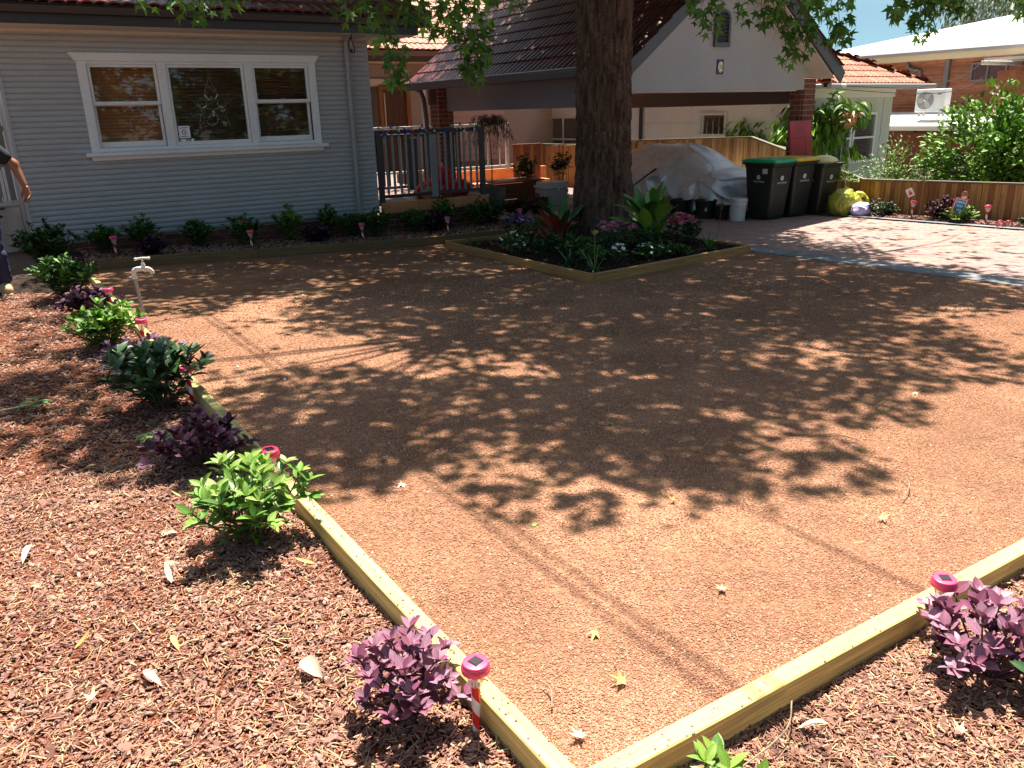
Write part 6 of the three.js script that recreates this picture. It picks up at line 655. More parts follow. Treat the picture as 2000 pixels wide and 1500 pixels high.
{ // garden tap on its standpipe
  const t = thing('garden_tap', 'white-painted garden tap on a bare standpipe at the left edge of the gravel', 'tap', [0.91, G(0.91, -6.95), -6.95], 0.0), pm = mat(lin(0.42, 0.4, 0.38), 0.5, { metalness: 0.3, map: T.soft }), wm = mat(lin(0.74, 0.73, 0.68), 0.4, { map: T.soft });
  mesh('standpipe', tube([[0, -0.05, 0], [-0.01, 0.2, 0.0], [-0.022, 0.42, 0]], 0.0125, 12, 10), pm, t); mesh('elbow', [tube([[-0.022, 0.405, 0], [-0.024, 0.45, 0], [-0.012, 0.472, 0.002], [0.02, 0.478, 0.006], [0.06, 0.476, 0.012]], 0.019, 12, 20), cyl(0.022, 0.022, 0.02, -0.022, 0.412, 0, 14)], wm, t);
  mesh('spout', tube([[0.05, 0.476, 0.012], [0.085, 0.472, 0.017], [0.105, 0.452, 0.02], [0.11, 0.432, 0.021]], 0.016, 12, 16, 0.017), wm, t); mesh('bonnet', [cyl(0.012, 0.017, 0.035, 0.052, 0.503, 0.01, 14), cyl(0.018, 0.018, 0.012, 0.052, 0.5, 0.01, 6), cyl(0.006, 0.006, 0.05, 0.052, 0.53, 0.01, 8)], wm, t); mesh('handle', [tube([[0.005, 0.556, 0.0], [0.05, 0.56, 0.01], [0.1, 0.556, 0.02]], 0.0085, 8, 10), plain(new THREE.SphereGeometry(0.012, 10, 8).translate(0.005, 0.556, 0)), plain(new THREE.SphereGeometry(0.012, 10, 8).translate(0.1, 0.556, 0.02))], wm, t); mesh('wire_tie', tube([[-0.03, 0.42, 0.02], [-0.06, 0.425, 0.03], [-0.08, 0.418, 0.02]], 0.003, 5), pm, t);
}
// ================================================================ wheelie bins
{
  const sec = (w, d, y, r, n = 5) => { const p = []; for (const [sx, sz, a0] of [[1, 1, 0], [-1, 1, Math.PI / 2], [-1, -1, Math.PI], [1, -1, Math.PI * 1.5]]) for (let i = 0; i <= n; i++) { const a = a0 + i / n * Math.PI / 2; p.push([sx * (w / 2 - r) + Math.cos(a) * r, y, sz * (d / 2 - r) + Math.sin(a) * r]); } return p; };
  const loft = secs => { const P = [], I = [], n = secs[0].length; for (const s of secs) for (const q of s) P.push(...q); for (let k = 0; k < secs.length - 1; k++) for (let i = 0; i < n; i++) { const a = k * n + i, b = k * n + (i + 1) % n; I.push(a, a + n, b, b, a + n, b + n); } const cap = (k, flip) => { const c = P.length / 3; let x = 0, y = 0, z = 0; for (const q of secs[k]) { x += q[0] / n; y += q[1] / n; z += q[2] / n; } P.push(x, y, z); for (let i = 0; i < n; i++) flip ? I.push(c, k * n + (i + 1) % n, k * n + i) : I.push(c, k * n + i, k * n + (i + 1) % n); }; cap(0, false); cap(secs.length - 1, true); const g = new THREE.BufferGeometry(); g.setAttribute('position', new THREE.Float32BufferAttribute(P, 3)); g.setIndex(I); const h = g.toNonIndexed(); h.computeVertexNormals(); return boxUV(h); };
  const cv = document.createElement('canvas'); cv.width = 256; cv.height = 160; const c = cv.getContext('2d'); c.clearRect(0, 0, 256, 160); c.fillStyle = '#d8d8d6'; c.beginPath(); c.arc(128, 52, 40, 0, 6.3); c.fill(); c.fillStyle = '#8d8f8c'; c.beginPath(); c.arc(132, 52, 17, 0, 6.3); c.fill(); c.fillStyle = '#d8d8d6'; c.beginPath(); c.arc(128, 50, 9, 0, 6.3); c.fill(); c.font = 'italic bold 40px serif'; c.fillText('City of Ryde', 18, 142);
  const ct = new THREE.CanvasTexture(cv); ct.colorSpace = THREE.SRGBColorSpace; const pm = mat('#ffffff', 0.6, { map: ct, alphaTest: 0.5 }), bm = mat(lin(0.022, 0.026, 0.02), 0.42, { map: T.soft });
  const bin = (label, p, turn, H, lidC, open) => { const t = thing('wheelie_bin', label, 'wheelie bin', p, turn, 'council wheelie bins'), k = H / 1.0; const W = 0.56, D = 0.66;
    mesh('body', loft([sec(0.42, 0.42, 0.03, 0.05), sec(0.44, 0.45, 0.08, 0.05), sec(0.53, 0.60, 0.86 * k, 0.05), sec(0.55, 0.64, 0.875 * k, 0.05), sec(0.55, 0.64, 0.91 * k, 0.05)]), bm, t);
    mesh('rim', loft([sec(0.585, 0.7, 0.905 * k, 0.05), sec(0.585, 0.7, 0.935 * k, 0.05)]), bm, t);
    for (const s of [-1, 1]) mesh('wheel', [plain(new THREE.CylinderGeometry(0.1, 0.1, 0.05, 24).rotateZ(Math.PI / 2).translate(s * 0.25, 0.1, -0.24)), plain(new THREE.CylinderGeometry(0.05, 0.05, 0.06, 16).rotateZ(Math.PI / 2).translate(s * 0.25, 0.1, -0.24))], M.black, t);
    mesh('handle', [tube([[-0.2, 0.93 * k, -0.38], [0, 0.93 * k, -0.39], [0.2, 0.93 * k, -0.38]], 0.016, 8), box(0.03, 0.04, 0.1, -0.2, 0.92 * k, -0.35, 0.004), box(0.03, 0.04, 0.1, 0.2, 0.92 * k, -0.35, 0.004)], bm, t);
    const lid = mesh('lid', [loft([sec(0.6, 0.72, 0, 0.05), sec(0.6, 0.72, 0.025, 0.05), sec(0.55, 0.66, 0.05, 0.06), sec(0.48, 0.55, 0.062, 0.06)]), box(0.34, 0.012, 0.03, 0, 0.062, 0.1, 0.004), box(0.03, 0.012, 0.3, 0, 0.062, -0.08, 0.004)].map(g => g.translate(0, 0, 0.35)), mat(lin(...lidC), 0.32, { map: T.soft }), t); lid.position.set(0, 0.936 * k, -0.35); if (open) { lid.rotation.x = -1.72; mesh('lid_rib', [box(0.5, 0.006, 0.012, 0, -0.002, 0.42, 0.002), box(0.012, 0.006, 0.4, 0.12, -0.002, 0.22, 0.002), box(0.5, 0.006, 0.012, 0, -0.002, 0.1, 0.002)], mat(lin(0.25, 0.008, 0.02), 0.4), lid); }
    const a = Math.atan2((0.60 - 0.45) / 2, 0.78 * k), fp = new THREE.Mesh(new THREE.PlaneGeometry(0.26, 0.16), pm); fp.name = 'crest'; fp.position.set(0, 0.66 * k, 0.2815); fp.rotation.x = -0 - a * -1; t.add(fp); for (const s of [1, -1]) { const sp = new THREE.Mesh(new THREE.PlaneGeometry(0.24, 0.15), pm); sp.name = 'crest'; sp.position.set(s * 0.2565, 0.68 * k, 0.0); sp.rotation.set(0, s * Math.PI / 2, 0); sp.rotateX(0.06); t.add(sp); }
    return t; };
  const b1 = bin('dark wheelie bin with a green lid, nearest the covered car', [11.3, -0.41, -9.5], 0.04, 1.02, [0.008, 0.45, 0.16]); mesh('sticker', box(0.003, 0.08, 0.1, -0.276, 0.82, 0.14, 0), mat(lin(0.6, 0.6, 0.58), 0.6), b1);
  bin('dark wheelie bin with a yellow lid, between the other two bins', [11.92, -0.41, -9.52], -0.02, 1.02, [0.9, 0.56, 0.015]);
  bin('dark wheelie bin with its red lid flipped open against the brick pier', [12.47, -0.41, -9.4], 0.02, 0.95, [0.5, 0.02, 0.04], true);
}
function bagGeo(a, b, c, s) { const g = new THREE.IcosahedronGeometry(1, 6), p = g.attributes.position; for (let i = 0; i < p.count; i++) { const v = V(p.getX(i), p.getY(i), p.getZ(i)), w = 1 + 0.22 * (n3(v.x * 2.6 + s, v.y * 2.6, v.z * 2.6, 3) - 0.5) + 0.14 * Math.abs(n3(v.x * 7 + s, v.y * 7, v.z * 7, 4) - 0.5) + 0.05 * (n3(v.x * 18, v.y * 18 + s, v.z * 18, 5) - 0.5); v.multiplyScalar(w); const y = Math.max(-0.86, v.y); p.setXYZ(i, v.x * a, (y + 0.86) * b, v.z * c); } g.computeVertexNormals(); return plain(g); }
{
  const y = thing('rubbish_bag', 'translucent yellow rubbish bag in front of the red-lidded bin', 'rubbish bag', [12.5, -0.4, -8.86]); mesh('bag', bagGeo(0.26, 0.25, 0.22, 2), mat(lin(0.5, 0.52, 0.06), 0.35, { transmission: 0.35, thickness: 0 }), y); mesh('contents', bagGeo(0.16, 0.13, 0.14, 5), mat(lin(0.3, 0.2, 0.05), 0.8), y); mesh('knot', tube([[0, 0.44, 0], [0.02, 0.48, 0.02], [0.05, 0.46, 0.05]], 0.014, 6), mat(lin(0.6, 0.6, 0.1), 0.4), y);
  const y2 = thing('rubbish_bag', 'bright yellow rubbish bag squeezed between the other two on the ground', 'rubbish bag', [12.72, -0.4, -8.72]); mesh('bag', bagGeo(0.2, 0.22, 0.18, 7), mat(lin(0.72, 0.62, 0.04), 0.4), y2);
  const p = thing('rubbish_bag', 'small pale purple plastic bag lying on the pavers', 'rubbish bag', [12.52, -0.39, -8.5]); mesh('bag', bagGeo(0.17, 0.13, 0.16, 9), mat(lin(0.52, 0.46, 0.72), 0.3), p);
  const o = thing('rubbish_bag', 'yellow and white rubbish bag bulging out of the red-lidded bin', 'rubbish bag', [12.47, 0.44, -9.3]); mesh('bag', bagGeo(0.22, 0.09, 0.22, 12), mat(lin(0.82, 0.74, 0.34), 0.4), o);
}
// ================================================================ buckets and pots beside the car
{
  const pot = (label, p, r, h, c, cat = 'pot') => { const t = thing(cat === 'pot' ? 'black_pot' : 'bucket', label, cat, p); mesh('pot_wall', lathe([[0, 0], [r * 0.82, 0], [r * 0.84, 0.01], [r * 0.97, h - 0.03], [r * 1.04, h - 0.028], [r * 1.05, h], [r * 0.98, h], [r * 0.93, h - 0.03], [r * 0.8, 0.02], [0, 0.02]], 32), mat(lin(...c), 0.55, { map: T.soft }), t); return t; };
  pot('wide black plastic pot at the left of the row beside the car', [10.72, -0.43, -10.95], 0.19, 0.3, [0.012, 0.012, 0.014]); const p2 = pot('tall black plastic pot with a torn pale label in the middle of the row', [10.72, -0.42, -10.35], 0.19, 0.32, [0.016, 0.013, 0.012]); mesh('torn_label', box(0.07, 0.06, 0.004, -0.14, 0.17, 0.125).applyMatrix4(new THREE.Matrix4().makeRotationY(0.1)), mat(lin(0.55, 0.52, 0.5), 0.7), p2);
  const p3 = pot('small black pot of dry leaves next to the white bucket', [10.75, -0.41, -9.98], 0.13, 0.24, [0.012, 0.012, 0.012]); R = rng(531); const g = leafGeo(0.4, 0.2, 0.5); for (let i = 0; i < 30; i++) { const e = mesh('dry_leaf', g, mat(lin(0.3, 0.2, 0.08), 0.8), p3); e.applyMatrix4(along(V(rr(-0.08, 0.08), 0.22 + rr(0, 0.03), rr(-0.08, 0.08)), V(rr(-1, 1), rr(-0.2, 0.8), rr(-1, 1)), rr(0.05, 0.09))); }
  const b = pot('white plastic bucket with wire handle in front of the pots', [10.72, -0.4, -9.6], 0.14, 0.38, [0.72, 0.71, 0.7], 'bucket'); mesh('rim_band', [lathe([[0.136, 0.33], [0.152, 0.33], [0.152, 0.34], [0.14, 0.342]], 32), lathe([[0.134, 0.28], [0.149, 0.28], [0.149, 0.29], [0.138, 0.292]], 32)], mat(lin(0.74, 0.73, 0.72), 0.5), b); const a = []; for (let i = 0; i <= 12; i++) { const q = -0.3 + i / 12 * 2.9; a.push(V(Math.cos(q) * 0.155, 0.27 - 0.09 * Math.sin(i / 12 * Math.PI), Math.sin(q) * 0.155)); } mesh('wire_handle', tube(a, 0.004, 6, 30), M.zinc, b);
}
// ================================================================ car under its cover
{
  const t = thing('covered_car', 'car under a wrinkled silver-grey cover in the carport', 'covered car', [11.75, -0.43, -12.1]);
  // lengthwise outline: nose at +z; roof line, hood line, half width
  const top = z => { const s = (z + 1.95) / 3.9; return 0.54 + 0.41 * smooth(0.02, 0.36, s) * (1 - smooth(0.56, 0.84, s)) + 0.20 * smooth(0.0, 0.1, s) * (1 - smooth(0.9, 1.0, s)) - 0.12 * smooth(0.86, 1.0, s) + 0.04 * smooth(0.0, 0.2, s); };
  const P = [], U = [], I = [], nz = 220, na = 200; for (let j = 0; j <= nz; j++) { const s = j / nz, zz = lerp(-2.0, 2.0, s); for (let i = 0; i <= na; i++) { const a = lerp(0, Math.PI, i / na), e = 0.5; const endK = Math.pow(clamp(Math.min(s, 1 - s) / 0.06, 0, 1), 0.5), h = top(zz), hw = 0.88 * lerp(0.8, 1, smooth(0, 0.16, s) * smooth(0, 0.14, 1 - s)); const ca = Math.cos(a), sa = Math.sin(a); let x = Math.sign(ca) * Math.pow(Math.abs(ca), 0.42) * hw, y = Math.pow(sa, 0.62) * h; const up = clamp((y - 0.66) / 0.5, 0, 1); x *= 1 - 0.24 * up; y = Math.max(y, 0.12) * lerp(0.12, 1, endK); let z = zz;
    const skirt = smooth(0.75, 0.25, y), f1 = n3(z * 1.7 + 0.55 * y, y * 0.9, x * 0.8, 11) - 0.5, f2 = 1 - Math.abs(2 * n3(z * 3.6 - y * 1.9, y * 1.4 + z, x * 1.5, 12) - 1), f3 = n3(z * 11 + y * 5, y * 7, x * 6, 13) - 0.5, f4 = 1 - Math.abs(2 * n3(z * 2.2 + y * 2.6 + x, y * 0.8 - z * 0.6, x * 2.0, 17) - 1), wr = 0.05 * f1 + 0.06 * (Math.pow(f2, 5) - 0.25) * (0.35 + 0.8 * skirt) + 0.085 * (Math.pow(f4, 8) - 0.1) + 0.012 * f3 + 0.028 * skirt * Math.sin(z * 11 + 4 * n3(z * 1.5, y * 2, 0, 6)); const nx = Math.sign(x) * (1 - up), ny = up; x += nx * wr + nx * skirt * 0.025 * Math.sin(z * 8 + 2.5 * n3(z * 2, y, 0, 5)); y += ny * wr * 0.5; if (i === 0 || i === na) y = 0.06 + 0.10 * n3(z * 2.5, x, 3, 15); if (s > 0.9 || s < 0.1) z += (s > 0.5 ? 1 : -1) * wr * 0.8;
    P.push(x, y, z); U.push(i / na * 3.4, zz); if (i < na && j < nz) { const q = j * (na + 1) + i; I.push(q, q + 1, q + na + 1, q + 1, q + na + 2, q + na + 1); } } }
  const g = new THREE.BufferGeometry(); g.setAttribute('position', new THREE.Float32BufferAttribute(P, 3)); g.setAttribute('uv', new THREE.Float32BufferAttribute(U, 2)); g.setIndex(I); g.computeVertexNormals(); mesh('cover', g, mat(lin(0.84, 0.83, 0.83), 0.4, { map: T.fabric, metalness: 0.45 }), t);
  mesh('underbody', box(1.3, 0.2, 3.2, 0, 0.25, 0, 0.03), M.black, t); for (const x of [-0.66, 0.66]) for (const z of [-1.15, 1.2]) mesh('wheel', plain(new THREE.CylinderGeometry(0.29, 0.29, 0.18, 24).rotateZ(Math.PI / 2).translate(x, 0.29, z)), M.black, t);
  const c = thing('cardboard_stack', 'stack of flattened brown cardboard beside the covered car', 'cardboard', [10.42, -0.43, -11.55]); R = rng(541); for (let i = 0; i < 9; i++) { const m = mesh('cardboard_sheet', box(rr(0.7, 0.95), 0.022, rr(0.5, 0.75), 0, 0, 0, 0.003, 0, R()), mat(lin(0.42 * rr(0.85, 1.1), 0.25, 0.13), 0.85, { map: T.soft }), c); m.position.set(rr(-0.06, 0.06), 0.02 + i * 0.036, rr(-0.06, 0.06)); m.rotation.set(rr(-0.03, 0.03), rr(-0.3, 0.3), rr(-0.03, 0.03)); }
  const s = thing('leaning_stick', 'thin dark stick leaning across the cardboard stack', 'stick', [10.0, -0.1, -11.6]); mesh('shaft', tube([[-0.5, -0.05, 0.1], [0.2, 0.2, -0.1], [0.75, 0.42, -0.2]], 0.015, 7, 10), M.black, s); mesh('grip', tube([[0.7, 0.4, -0.19], [0.78, 0.43, -0.205], [0.86, 0.46, -0.22]], 0.02, 8), M.black, s);
}
// ================================================================ things by the porch and the rear
{
  R = rng(551); const pl = thing('planter', 'tapered grey planter with a thin weeping maple beside the porch', 'planter', [8.28, -0.42, -13.6]); mesh('pot', lathe([[0, 0], [0.17, 0], [0.2, 0.05], [0.255, 0.3], [0.27, 0.48], [0.275, 0.5], [0.25, 0.5], [0.235, 0.44], [0, 0.44]], 32), mat(lin(0.16, 0.14, 0.125), 0.75, { map: T.concrete }), pl); mesh('soil', cyl(0.24, 0.24, 0.02, 0, 0.44, 0, 24), M.soil, pl);
  const tr = thing('weeping_maple', 'thin weeping maple with feathery bronze leaves growing in the grey planter', 'small tree', [8.28, 0.02, -13.6]); mesh('trunk', tube([[0, 0, 0], [0.015, 0.5, 0], [-0.01, 1.0, 0], [0.02, 1.22, 0]], 0.012, 7, 12, 0.008), M.stem, tr); const F = new Merge(), tw = [], cs = [[0.2, 0.11, 0.07], [0.26, 0.15, 0.1], [0.14, 0.1, 0.05]], lg = leafGeo(0.16, 0.1, 0.2, 3); for (let i = 0; i < 46; i++) { const a = i * 2.4, r = rr(0.15, 0.5), q = [V(0.02, 1.2, 0), V(Math.cos(a) * r * 0.6, 1.32 + rr(-0.05, 0.08), Math.sin(a) * r * 0.6), V(Math.cos(a) * r, rr(0.75, 1.15), Math.sin(a) * r)], cv = new THREE.CatmullRomCurve3(q); tw.push(tube(q, 0.004, 4, 7, 0.002)); for (let k = 0; k < 26; k++) { const p = cv.getPoint(rr(0.35, 1)); F.add(lg, along(p.add(V(rr(-0.04, 0.04), rr(-0.05, 0.03), rr(-0.04, 0.04))), V(rr(-1, 1), -rr(0.3, 1.6), rr(-1, 1)), rr(0.06, 0.1)), cs[k % 3]); } } mesh('twig', tw, M.stem, tr); mesh('foliage', F.build(), LM.fol, tr, 'stuff');
  const ch = thing('cedar_chest', 'low dark cedar storage chest between the planter and the wicker tub', 'chest', [9.75, -0.43, -15.2], 0.1); mesh('lid', box(1.3, 0.03, 0.75, 0, 0.47, 0, 0.005), wood(lin(0.2, 0.075, 0.04), 0.4), ch); for (let i = 0; i < 4; i++) { mesh('front_board', box(1.24, 0.106, 0.02, 0, 0.055 + i * 0.11, 0.34, 0.003, 0, R() * 4), M.chest, ch); mesh('side_board', box(0.02, 0.106, 0.66, 0.61, 0.055 + i * 0.11, 0, 0.003, 2, R() * 4), M.chest, ch); mesh('side_board', box(0.02, 0.106, 0.66, -0.61, 0.055 + i * 0.11, 0, 0.003, 2, R() * 4), M.chest, ch); }
  const wk = thing('wicker_tub', 'pale grey wicker storage tub left of the tree trunk', 'storage tub', [10.05, -0.43, -14.1], -0.2); const wm = mat(lin(0.5, 0.48, 0.49), 0.7), st = []; mesh('tub', (() => { const g = box(0.58, 0.36, 0.42, 0, 0.18, 0, 0.02); const p = g.attributes.position; for (let i = 0; i < p.count; i++) { const k = 1 - 0.14 * (1 - p.getY(i) / 0.36); p.setX(i, p.getX(i) * k); p.setZ(i, p.getZ(i) * k); } g.computeVertexNormals(); return g; })(), mat(lin(0.36, 0.345, 0.355), 0.8), wk);
  for (let j = 0; j < 9; j++) { const y = 0.03 + j * 0.037, k = 1 - 0.14 * (1 - y / 0.36); for (let i = 0; i < 12; i++) { const b = (i + j) % 2 ? 0.006 : 0.0; st.push(box(0.046 * k, 0.03, 0.012, (-0.264 + i * 0.048) * k, y, 0.21 * k + b, 0)); if (i < 9) { st.push(box(0.012, 0.03, 0.044 * k, -0.29 * k - b, y, (-0.19 + i * 0.047) * k, 0)); st.push(box(0.012, 0.03, 0.044 * k, 0.29 * k + b, y, (-0.19 + i * 0.047) * k, 0)); } } } mesh('weave', st, wm, wk, 'stuff'); mesh('lid', [box(0.64, 0.05, 0.48, 0, 0.385, 0, 0.012), box(0.56, 0.09, 0.4, 0, 0.44, 0, 0.02)], mat(lin(0.55, 0.54, 0.55), 0.5), wk); mesh('latch', box(0.05, 0.07, 0.02, 0.05, 0.35, 0.235, 0.005), mat(lin(0.75, 0.75, 0.75), 0.4), wk);
  for (const [x, z, l, s] of [[10.2, -15.3, 'left one of two round potted shrubs against the fence', 1], [11.05, -15.2, 'right one of two round potted shrubs, next to the tree trunk', 2]]) { const t = shrub('potted_shrub', l, 'potted shrub', [x, -0.1, z], { seed: 560 + s, stems: 14, r: 0.32, h: 0.72, leaf: 0.1, pairs: 4, branches: 2, cols: [[0.06, 0.1, 0.025], [0.1, 0.15, 0.04], [0.04, 0.07, 0.02]] }); mesh('pot', lathe([[0, -0.33], [0.16, -0.33], [0.2, 0], [0.22, 0.02], [0.18, 0.02], [0, 0.0]], 24), M.black, t); }
  const bx = thing('moving_box', 'jumble of brown and pale boxes half hidden behind the tree trunk', 'box', [10.45, -0.43, -13.3]); mesh('carton', [box(0.5, 0.32, 0.4, 0, 0.16, 0, 0.005), box(0.44, 0.1, 0.36, 0.02, 0.39, 0.02, 0.005)], mat(lin(0.2, 0.09, 0.045), 0.8), bx); mesh('pale_lid', box(0.46, 0.05, 0.4, -0.02, 0.51, 0, 0.01), mat(lin(0.55, 0.45, 0.4), 0.6), bx); mesh('folded_flap', box(0.3, 0.2, 0.03, -0.05, 0.64, 0, 0.005).applyMatrix4(new THREE.Matrix4().makeRotationX(-0.2)), mat(lin(0.42, 0.28, 0.2), 0.8), bx);
}
// hanging things on the house eave
{ const h = thing('eave_hook', 'dark cable looped from the gutter with a small hanging ornament by the downpipe', 'hanging ornament', [4.86, 2.55, -11.75]); mesh('cable', tube([[-0.1, 0.2, 0.12], [-0.06, 0.12, 0.14], [0, 0.02, 0.05], [0.01, -0.1, 0]], 0.006, 6, 14), M.black, h); mesh('ornament', [tube([[0, -0.02, 0], [-0.035, -0.12, 0], [-0.03, -0.2, 0], [0.02, -0.24, 0], [0.05, -0.2, 0], [0.02, -0.08, 0], [0, -0.02, 0]], 0.008, 6, 24), plain(new THREE.SphereGeometry(0.02, 8, 6).translate(0.0, -0.2, 0.01))], M.black, h); mesh('pink_bow', box(0.025, 0.08, 0.012, 0.005, -0.12, 0.01, 0.005), mat(lin(0.6, 0.25, 0.22), 0.6), h); }
// ================================================================ signs by the fence
{
  const cv = document.createElement('canvas'); cv.width = 256; cv.height = 320; const c = cv.getContext('2d'); c.fillStyle = '#c5222f'; c.fillRect(0, 0, 256, 320); c.fillStyle = '#d8d6e6'; c.fillRect(22, 16, 212, 280); c.fillStyle = '#2589b5'; c.fillRect(32, 26, 192, 260); c.fillStyle = '#c9ecf6'; c.font = 'bold 52px sans-serif'; c.textAlign = 'center'; c.fillText('SANTA', 128, 92); c.fillText('Stop', 128, 165); c.fillText('Here', 128, 245); c.fillStyle = '#7c6f9a'; c.fillRect(62, 182, 132, 7); c.fillStyle = '#b04b52'; c.fillRect(100, 262, 56, 10);
  const ct = new THREE.CanvasTexture(cv); ct.colorSpace = THREE.SRGBColorSpace; const s = thing('festive_sign', 'tilted blue and red festive sign with a reindeer head on a short teal stake', 'sign', [12.55, G(12.55, -6.8), -6.85], -0.95); s.scale.setScalar(0.72);
  mesh('stake', box(0.05, 0.26, 0.02, 0, 0.1, 0, 0.003), mat(lin(0.06, 0.32, 0.33), 0.6), s); const bd = grp('board', s); bd.position.set(0, 0.36, 0); bd.rotation.z = -0.2; mesh('board_panel', box(0.28, 0.35, 0.02, 0, 0, 0, 0.003), mat(lin(0.5, 0.015, 0.025), 0.5), bd); const f = new THREE.Mesh(new THREE.PlaneGeometry(0.27, 0.34), mat('#ffffff', 0.5, { map: ct })); f.name = 'printed_face'; f.position.z = 0.0115; bd.add(f);
  const hd = grp('reindeer_head', s); hd.position.set(0.07, 0.6, 0.01); const br = mat(lin(0.32, 0.13, 0.09), 0.6), an = mat(lin(0.12, 0.03, 0.02), 0.6); mesh('face', plain(new THREE.SphereGeometry(0.07, 20, 14).scale(1, 1.1, 0.3)), br, hd); mesh('muzzle', plain(new THREE.SphereGeometry(0.045, 16, 10).scale(1.2, 0.8, 0.4).translate(-0.005, -0.045, 0.012)), mat(lin(0.72, 0.55, 0.42), 0.6), hd); mesh('nose', plain(new THREE.SphereGeometry(0.014, 10, 8).translate(-0.005, -0.025, 0.034)), mat(lin(0.75, 0.3, 0.25), 0.4), hd); for (const k of [-1, 1]) mesh('antler', [tube([[k * 0.03, 0.06, 0], [k * 0.06, 0.1, 0], [k * 0.06, 0.15, 0]], 0.008, 6), tube([[k * 0.05, 0.09, 0], [k * 0.09, 0.11, 0], [k * 0.1, 0.14, 0]], 0.006, 6)], an, hd);
  for (const [x, y, z, l, a, st] of [[12.62, 0.06, -7.72, 'small tilted white card with a red figure pinned in front of the fence', 0.5, 0], [12.55, -0.02, -5.72, 'small white card with a red figure on a thin stick at the right edge', -0.12, 1]]) { const k = thing('picture_card', l, 'card', [x, y, z], -1.0); const g = grp('card', k); g.rotation.z = a; mesh('card_sheet', box(0.1, 0.13, 0.004, 0, 0, 0), mat(lin(0.75, 0.72, 0.7), 0.6), g); mesh('printed_figure', poly([[-0.03, -0.04], [0.03, -0.04], [0.02, 0.0], [0.0, 0.045], [-0.02, 0.0]], 0.001, new THREE.Matrix4().makeTranslation(0, 0, 0.003)), mat(lin(0.5, 0.06, 0.05), 0.6), g); mesh('stick', box(0.012, st ? 0.34 : 0.42, 0.008, 0, st ? -0.2 : -0.24, -0.006), M.twig, k); }
  const gl = thing('red_glasses', 'pair of red rings lying in the fence bed right of the solar light', 'ornament', [12.45, G(12.45, -6.1) + 0.06, -6.1], -0.9); mesh('ring', [plain(new THREE.TorusGeometry(0.045, 0.011, 8, 24).translate(-0.055, 0, 0)), plain(new THREE.TorusGeometry(0.045, 0.011, 8, 24).translate(0.055, 0, 0))], mat(lin(0.5, 0.02, 0.03), 0.4), gl);
}
// ================================================================ left side passage
{
  const c = thing('storage_cabinet', 'cream cabinet with black handles in the passage left of the house', 'cabinet', [0.14, G(0.2, -13.2), -13.3]); mesh('body', box(0.52, 0.62, 0.4, 0, 0.31, 0, 0.012), mat(lin(0.56, 0.53, 0.46), 0.5, { map: T.soft }), c); mesh('lid', box(0.56, 0.05, 0.44, 0, 0.645, 0, 0.012), mat(lin(0.52, 0.48, 0.45), 0.5), c); mesh('handle', [box(0.16, 0.03, 0.03, -0.05, 0.5, 0.21, 0.006), box(0.3, 0.02, 0.02, -0.08, 0.6, 0.215, 0.004)], M.black, c);
  R = rng(561); const b = thing('white_boards', 'bundle of white boards standing in the passage behind the person', 'boards', [0.12, G(0.2, -13.2) + 0.67, -13.3]); for (let i = 0; i < 9; i++) { const m = mesh('board', box(0.035, rr(0.32, 0.52), 0.012, 0, 0, 0, 0.002), i % 3 ? M.trimWhite : M.slatGrey, b); const h = m.geometry.boundingBox || (m.geometry.computeBoundingBox(), m.geometry.boundingBox); m.position.set(-0.18 + i * 0.045, (h.max.y - h.min.y) / 2, rr(-0.08, 0.08)); m.rotation.z = rr(-0.04, 0.04); }
  const g = thing('side_gate', 'pale grey gate panels closing the passage left of the house', 'gate'); for (let i = 0; i < 8; i++) mesh('board', box(0.19, 2.1, 0.025, -1.05 + i * 0.2, 0.75, -15.2, 0.003, 1, i), M.slatGrey, g); mesh('rail', [box(1.7, 0.07, 0.03, -0.35, 0.2, -15.16, 0.003), box(1.7, 0.07, 0.03, -0.35, 1.4, -15.16, 0.003)], M.slatGrey, g);
  const f = thing('side_fence', 'tall boundary fence at the far left of the passage', 'fence'); for (let i = 0; i < 30; i++) mesh('paling', box(0.016, 1.8, 0.145, -3.2, 0.7, -10 - i * 0.15, 0.002, 1, i), M.paling[i % 5], f);
}
